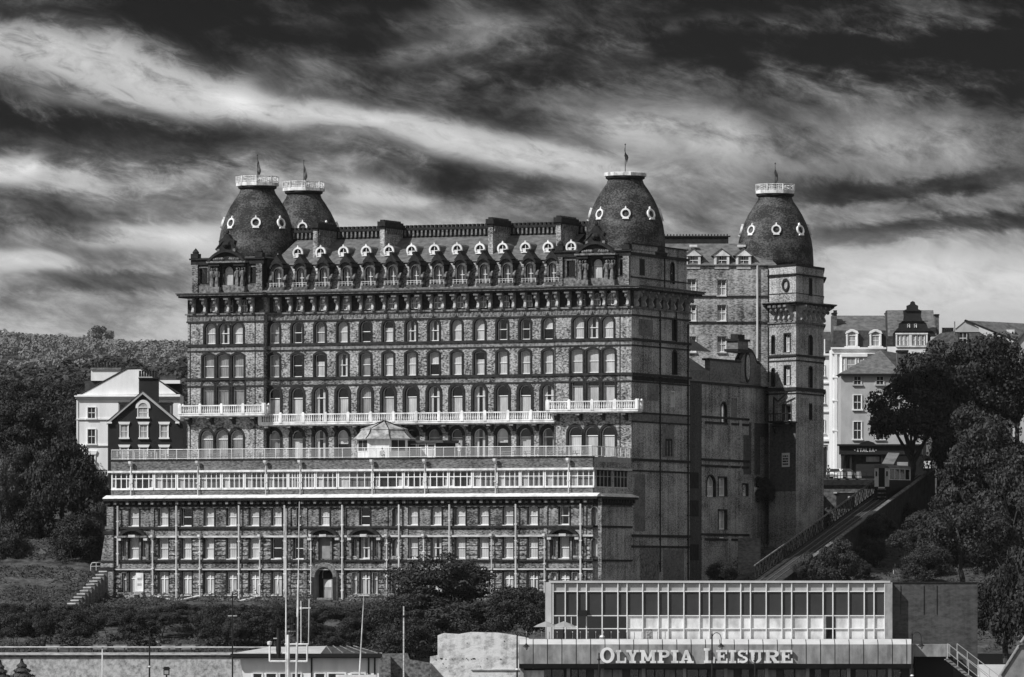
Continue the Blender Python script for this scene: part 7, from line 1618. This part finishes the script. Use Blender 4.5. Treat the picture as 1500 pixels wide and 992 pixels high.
for px, t0, t1, w, lab in ((32, 966, 1012, 62, 'pointed young conifer before the sea wall'), (0, 968, 1012, 52, 'pointed young conifer at the lower left edge')):
    Y = 735.0; x = xat(px, Y); t_ = thing('conifer', lab, 'tree', (x, Y, 0)); b = MB(); rnd = random.Random(px); hh = zat(t0, Y)
    for i in range(5200): f_ = rnd.random(); r_ = (1 - f_) * w * Y / F / 2 * (.3 + .8 * rnd.random()) * (1 + .25 * math.sin(f_ * 40)); a = rnd.random() * 6.28; leaf_quad(b, Vector((r_ * math.cos(a), r_ * math.sin(a), .4 + f_ * (hh - .4))), Vector((math.cos(a), math.sin(a), .6)).normalized(), .16, rnd, LEAF_M)
    b.build('crown', t_); b = MB(); b.tube((0, 0, 0), (0, 0, hh * .9), .12, BARK, 6, .03); b.build('trunk', t_)
for px, t0, t1, w, k, lab in ((1160, 745, 790, 40, 'dark', 'dark shrub hugging the middle of the cliff steps'), (1195, 745, 775, 44, 'dark', 'dark shrub under the black doorway of the retaining wall'), (1330, 735, 790, 60, 'dark', 'dark shrub right of the tram track below the station'), (1385, 780, 830, 60, 'mid', 'greyish shrub on the right bank below the trees'), (1275, 790, 835, 46, 'dark', 'dark shrub below the tram track beside the pale path edging'), (1345, 815, 858, 50, 'mid', 'greyish shrub right of the pale path edging'), (1098, 770, 812, 34, 'dark', 'dark shrub against the hotel wing beside the lower steps'), (1255, 818, 856, 40, 'mid', 'low greyish shrub left of the pale path edging')):
    bush('bush', lab, px, t0, t1, w, hit(px, t1 - 4) + 1, k, 'bushes on the slope')
def cover(name, inside, x0, x1, y0, y1, n, h0, h1, leaf, m, seed):
    """leafy ground cover scattered over the terrain, thick where the noise is high"""
    rnd = random.Random(seed); b = MB(); k = 0
    while k < n:
        x, y = rnd.uniform(x0, x1), rnd.uniform(y0, y1)
        if not inside(x, y): k += 1; continue
        d = noise.noise(Vector((x * .16, y * .16, seed))) + .6 * noise.noise(Vector((x * .45, y * .45, seed + 4)))
        if d < -.12: k += 1; continue
        p_ = Vector((x, y, ground(x, y) + h0 + (h1 - h0) * max(0, d + .12) * rnd.random())); nn = Vector((rnd.gauss(0, .6), rnd.gauss(-.4, .6), 1)).normalized()
        leaf_quad(b, p_, nn, leaf * (.6 + .8 * rnd.random()), rnd, m); k += 1
    return tag(b.build(name), kind='stuff')
cover('ivy_ground_cover', lambda x, y: y < yb(x) - 3.5, -62, 16, 757.5, 818, 90000, .02, 2.4, .15, LEAF_M, 2)
cover('bank_undergrowth', lambda x, y: x < -49, -78, -49, 800, 880, 34000, .02, 1.6, .16, LEAF_M, 5)
cover('cliff_undergrowth', lambda x, y: x > 22 and not (abs((x - 34.67) * .8 - (y - 800) * .6 * .55) < 0), 22, 80, 758, 878, 52000, .02, 1.3, .15, LEAF_M, 7)
for k in range(13):
    px = 12 + 43 * k + (k * 17) % 11
    if not 180 > px > 160: bush('bush', 'mid-toned ragged bush high on the slope under the terrace block', px, 884 + (k * 7) % 6, 916 + (k * 5) % 9, 52 + (k * 13) % 16, 778 - (k % 3) * 3 + max(0, 6 - k) * 2, 'mid' if k % 3 else 'dark', 'ragged bushes along the top of the slope')
# concrete steps at the left
h = thing('garden_steps', 'pale concrete steps with a pipe railing climbing to the block corner', 'steps', tuple(at(120, 860, 812)))
b = MB()
for k in range(12): v0 = at(97 + 4.6 * k, 888 - 4.7 * k, 797 + 1.2 * k); b.box(v0.x - .25, v0.x + .75, v0.y - .1, v0.y + 1.6, v0.z - .16, v0.z, SILL); b.box(v0.x - .2, v0.x + .8, v0.y, v0.y + 1.6, v0.z - 3.5, v0.z - .161, BRICK_PLAIN)
hpart(h, b, 'flight'); b = MB(); Yq = 817
b.path([at(133, 836, Yq), at(133, 828, Yq), at(135, 824.5, Yq), at(152, 824, Yq)], .06, SILL, 6); b.tube(at(133, 830, Yq), at(152, 829.5, Yq), .05, SILL, 6); b.tube(at(141, 836, Yq), at(141, 824, Yq), .05, SILL, 6); hpart(h, b, 'railing')
h = thing('bank_railing', 'thin pale railing on the path among the trees at the left', 'railing', tuple(at(40, 790, 848)))
b = MB(); b.path([at(16, 780, 850), at(38, 783, 849), at(50, 790, 846), at(62, 796, 844)], .07, STONE, 5); b.path([at(20, 785, 850), at(38, 788, 849), at(50, 795, 846)], .06, STONE, 5); hpart(h, b, 'rail')
# woods on the far hills: unbroken, nobody could count the trees
def wood(name, skyf, Y0, depth, x0, x1, n, r0, r1, m, seed):
    rnd = random.Random(seed); b = MB()
    for i in range(n):
        t = (i + rnd.random()) / n; y = Y0 + depth * (t * .95); px = rnd.uniform(x0, x1); x = xat(px, y)
        pxm = CX + F * x / (Y0 + depth * .5); zt = zat(skyf(pxm), Y0 + depth * .5); z = 2 + (zt - 2) * math.sin(math.pi * min(1, max(0, t * .95 * .98))) ** .7
        r = rnd.uniform(r0, r1)
        if rnd.random() < .04: r *= 1.5
        for k in range(60):
            e = Vector((rnd.gauss(0, 1), rnd.gauss(-.3, 1), rnd.gauss(.3, 1))).normalized(); p_ = Vector((x, y, z)) + Vector((e.x * r, e.y * r, e.z * r * .85)) * (.75 + .35 * rnd.random())
            leaf_quad(b, p_, (e + Vector((rnd.gauss(0, .4), rnd.gauss(0, .4), .3))).normalized(), r * .27, rnd, m)
    return tag(b.build(name), kind='stuff')
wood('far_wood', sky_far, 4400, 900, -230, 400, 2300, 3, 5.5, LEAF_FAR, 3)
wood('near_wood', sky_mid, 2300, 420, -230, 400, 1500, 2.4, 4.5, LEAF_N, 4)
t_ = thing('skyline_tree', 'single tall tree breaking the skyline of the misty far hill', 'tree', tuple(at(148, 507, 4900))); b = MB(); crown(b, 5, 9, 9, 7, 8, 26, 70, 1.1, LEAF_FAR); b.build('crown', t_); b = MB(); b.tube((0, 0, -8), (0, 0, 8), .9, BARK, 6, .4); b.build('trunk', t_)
# sea air
HZ = bpy.data.materials.new('sea_haze'); HZ.use_nodes = True; t_ = HZ.node_tree; t_.nodes.clear(); o_ = t_.nodes.new('ShaderNodeOutputMaterial'); v_ = t_.nodes.new('ShaderNodeVolumePrincipled')
v_.inputs['Color'].default_value = (.5, .5, .5, 1); v_.inputs['Density'].default_value = .00002; v_.inputs['Anisotropy'].default_value = 0.0; t_.links.new(v_.outputs[0], o_.inputs['Volume'])
b = MB(); b.box(-2400, 2400, -100, 6200, -7, 222, HZ); tag(b.build('haze'), kind='stuff')
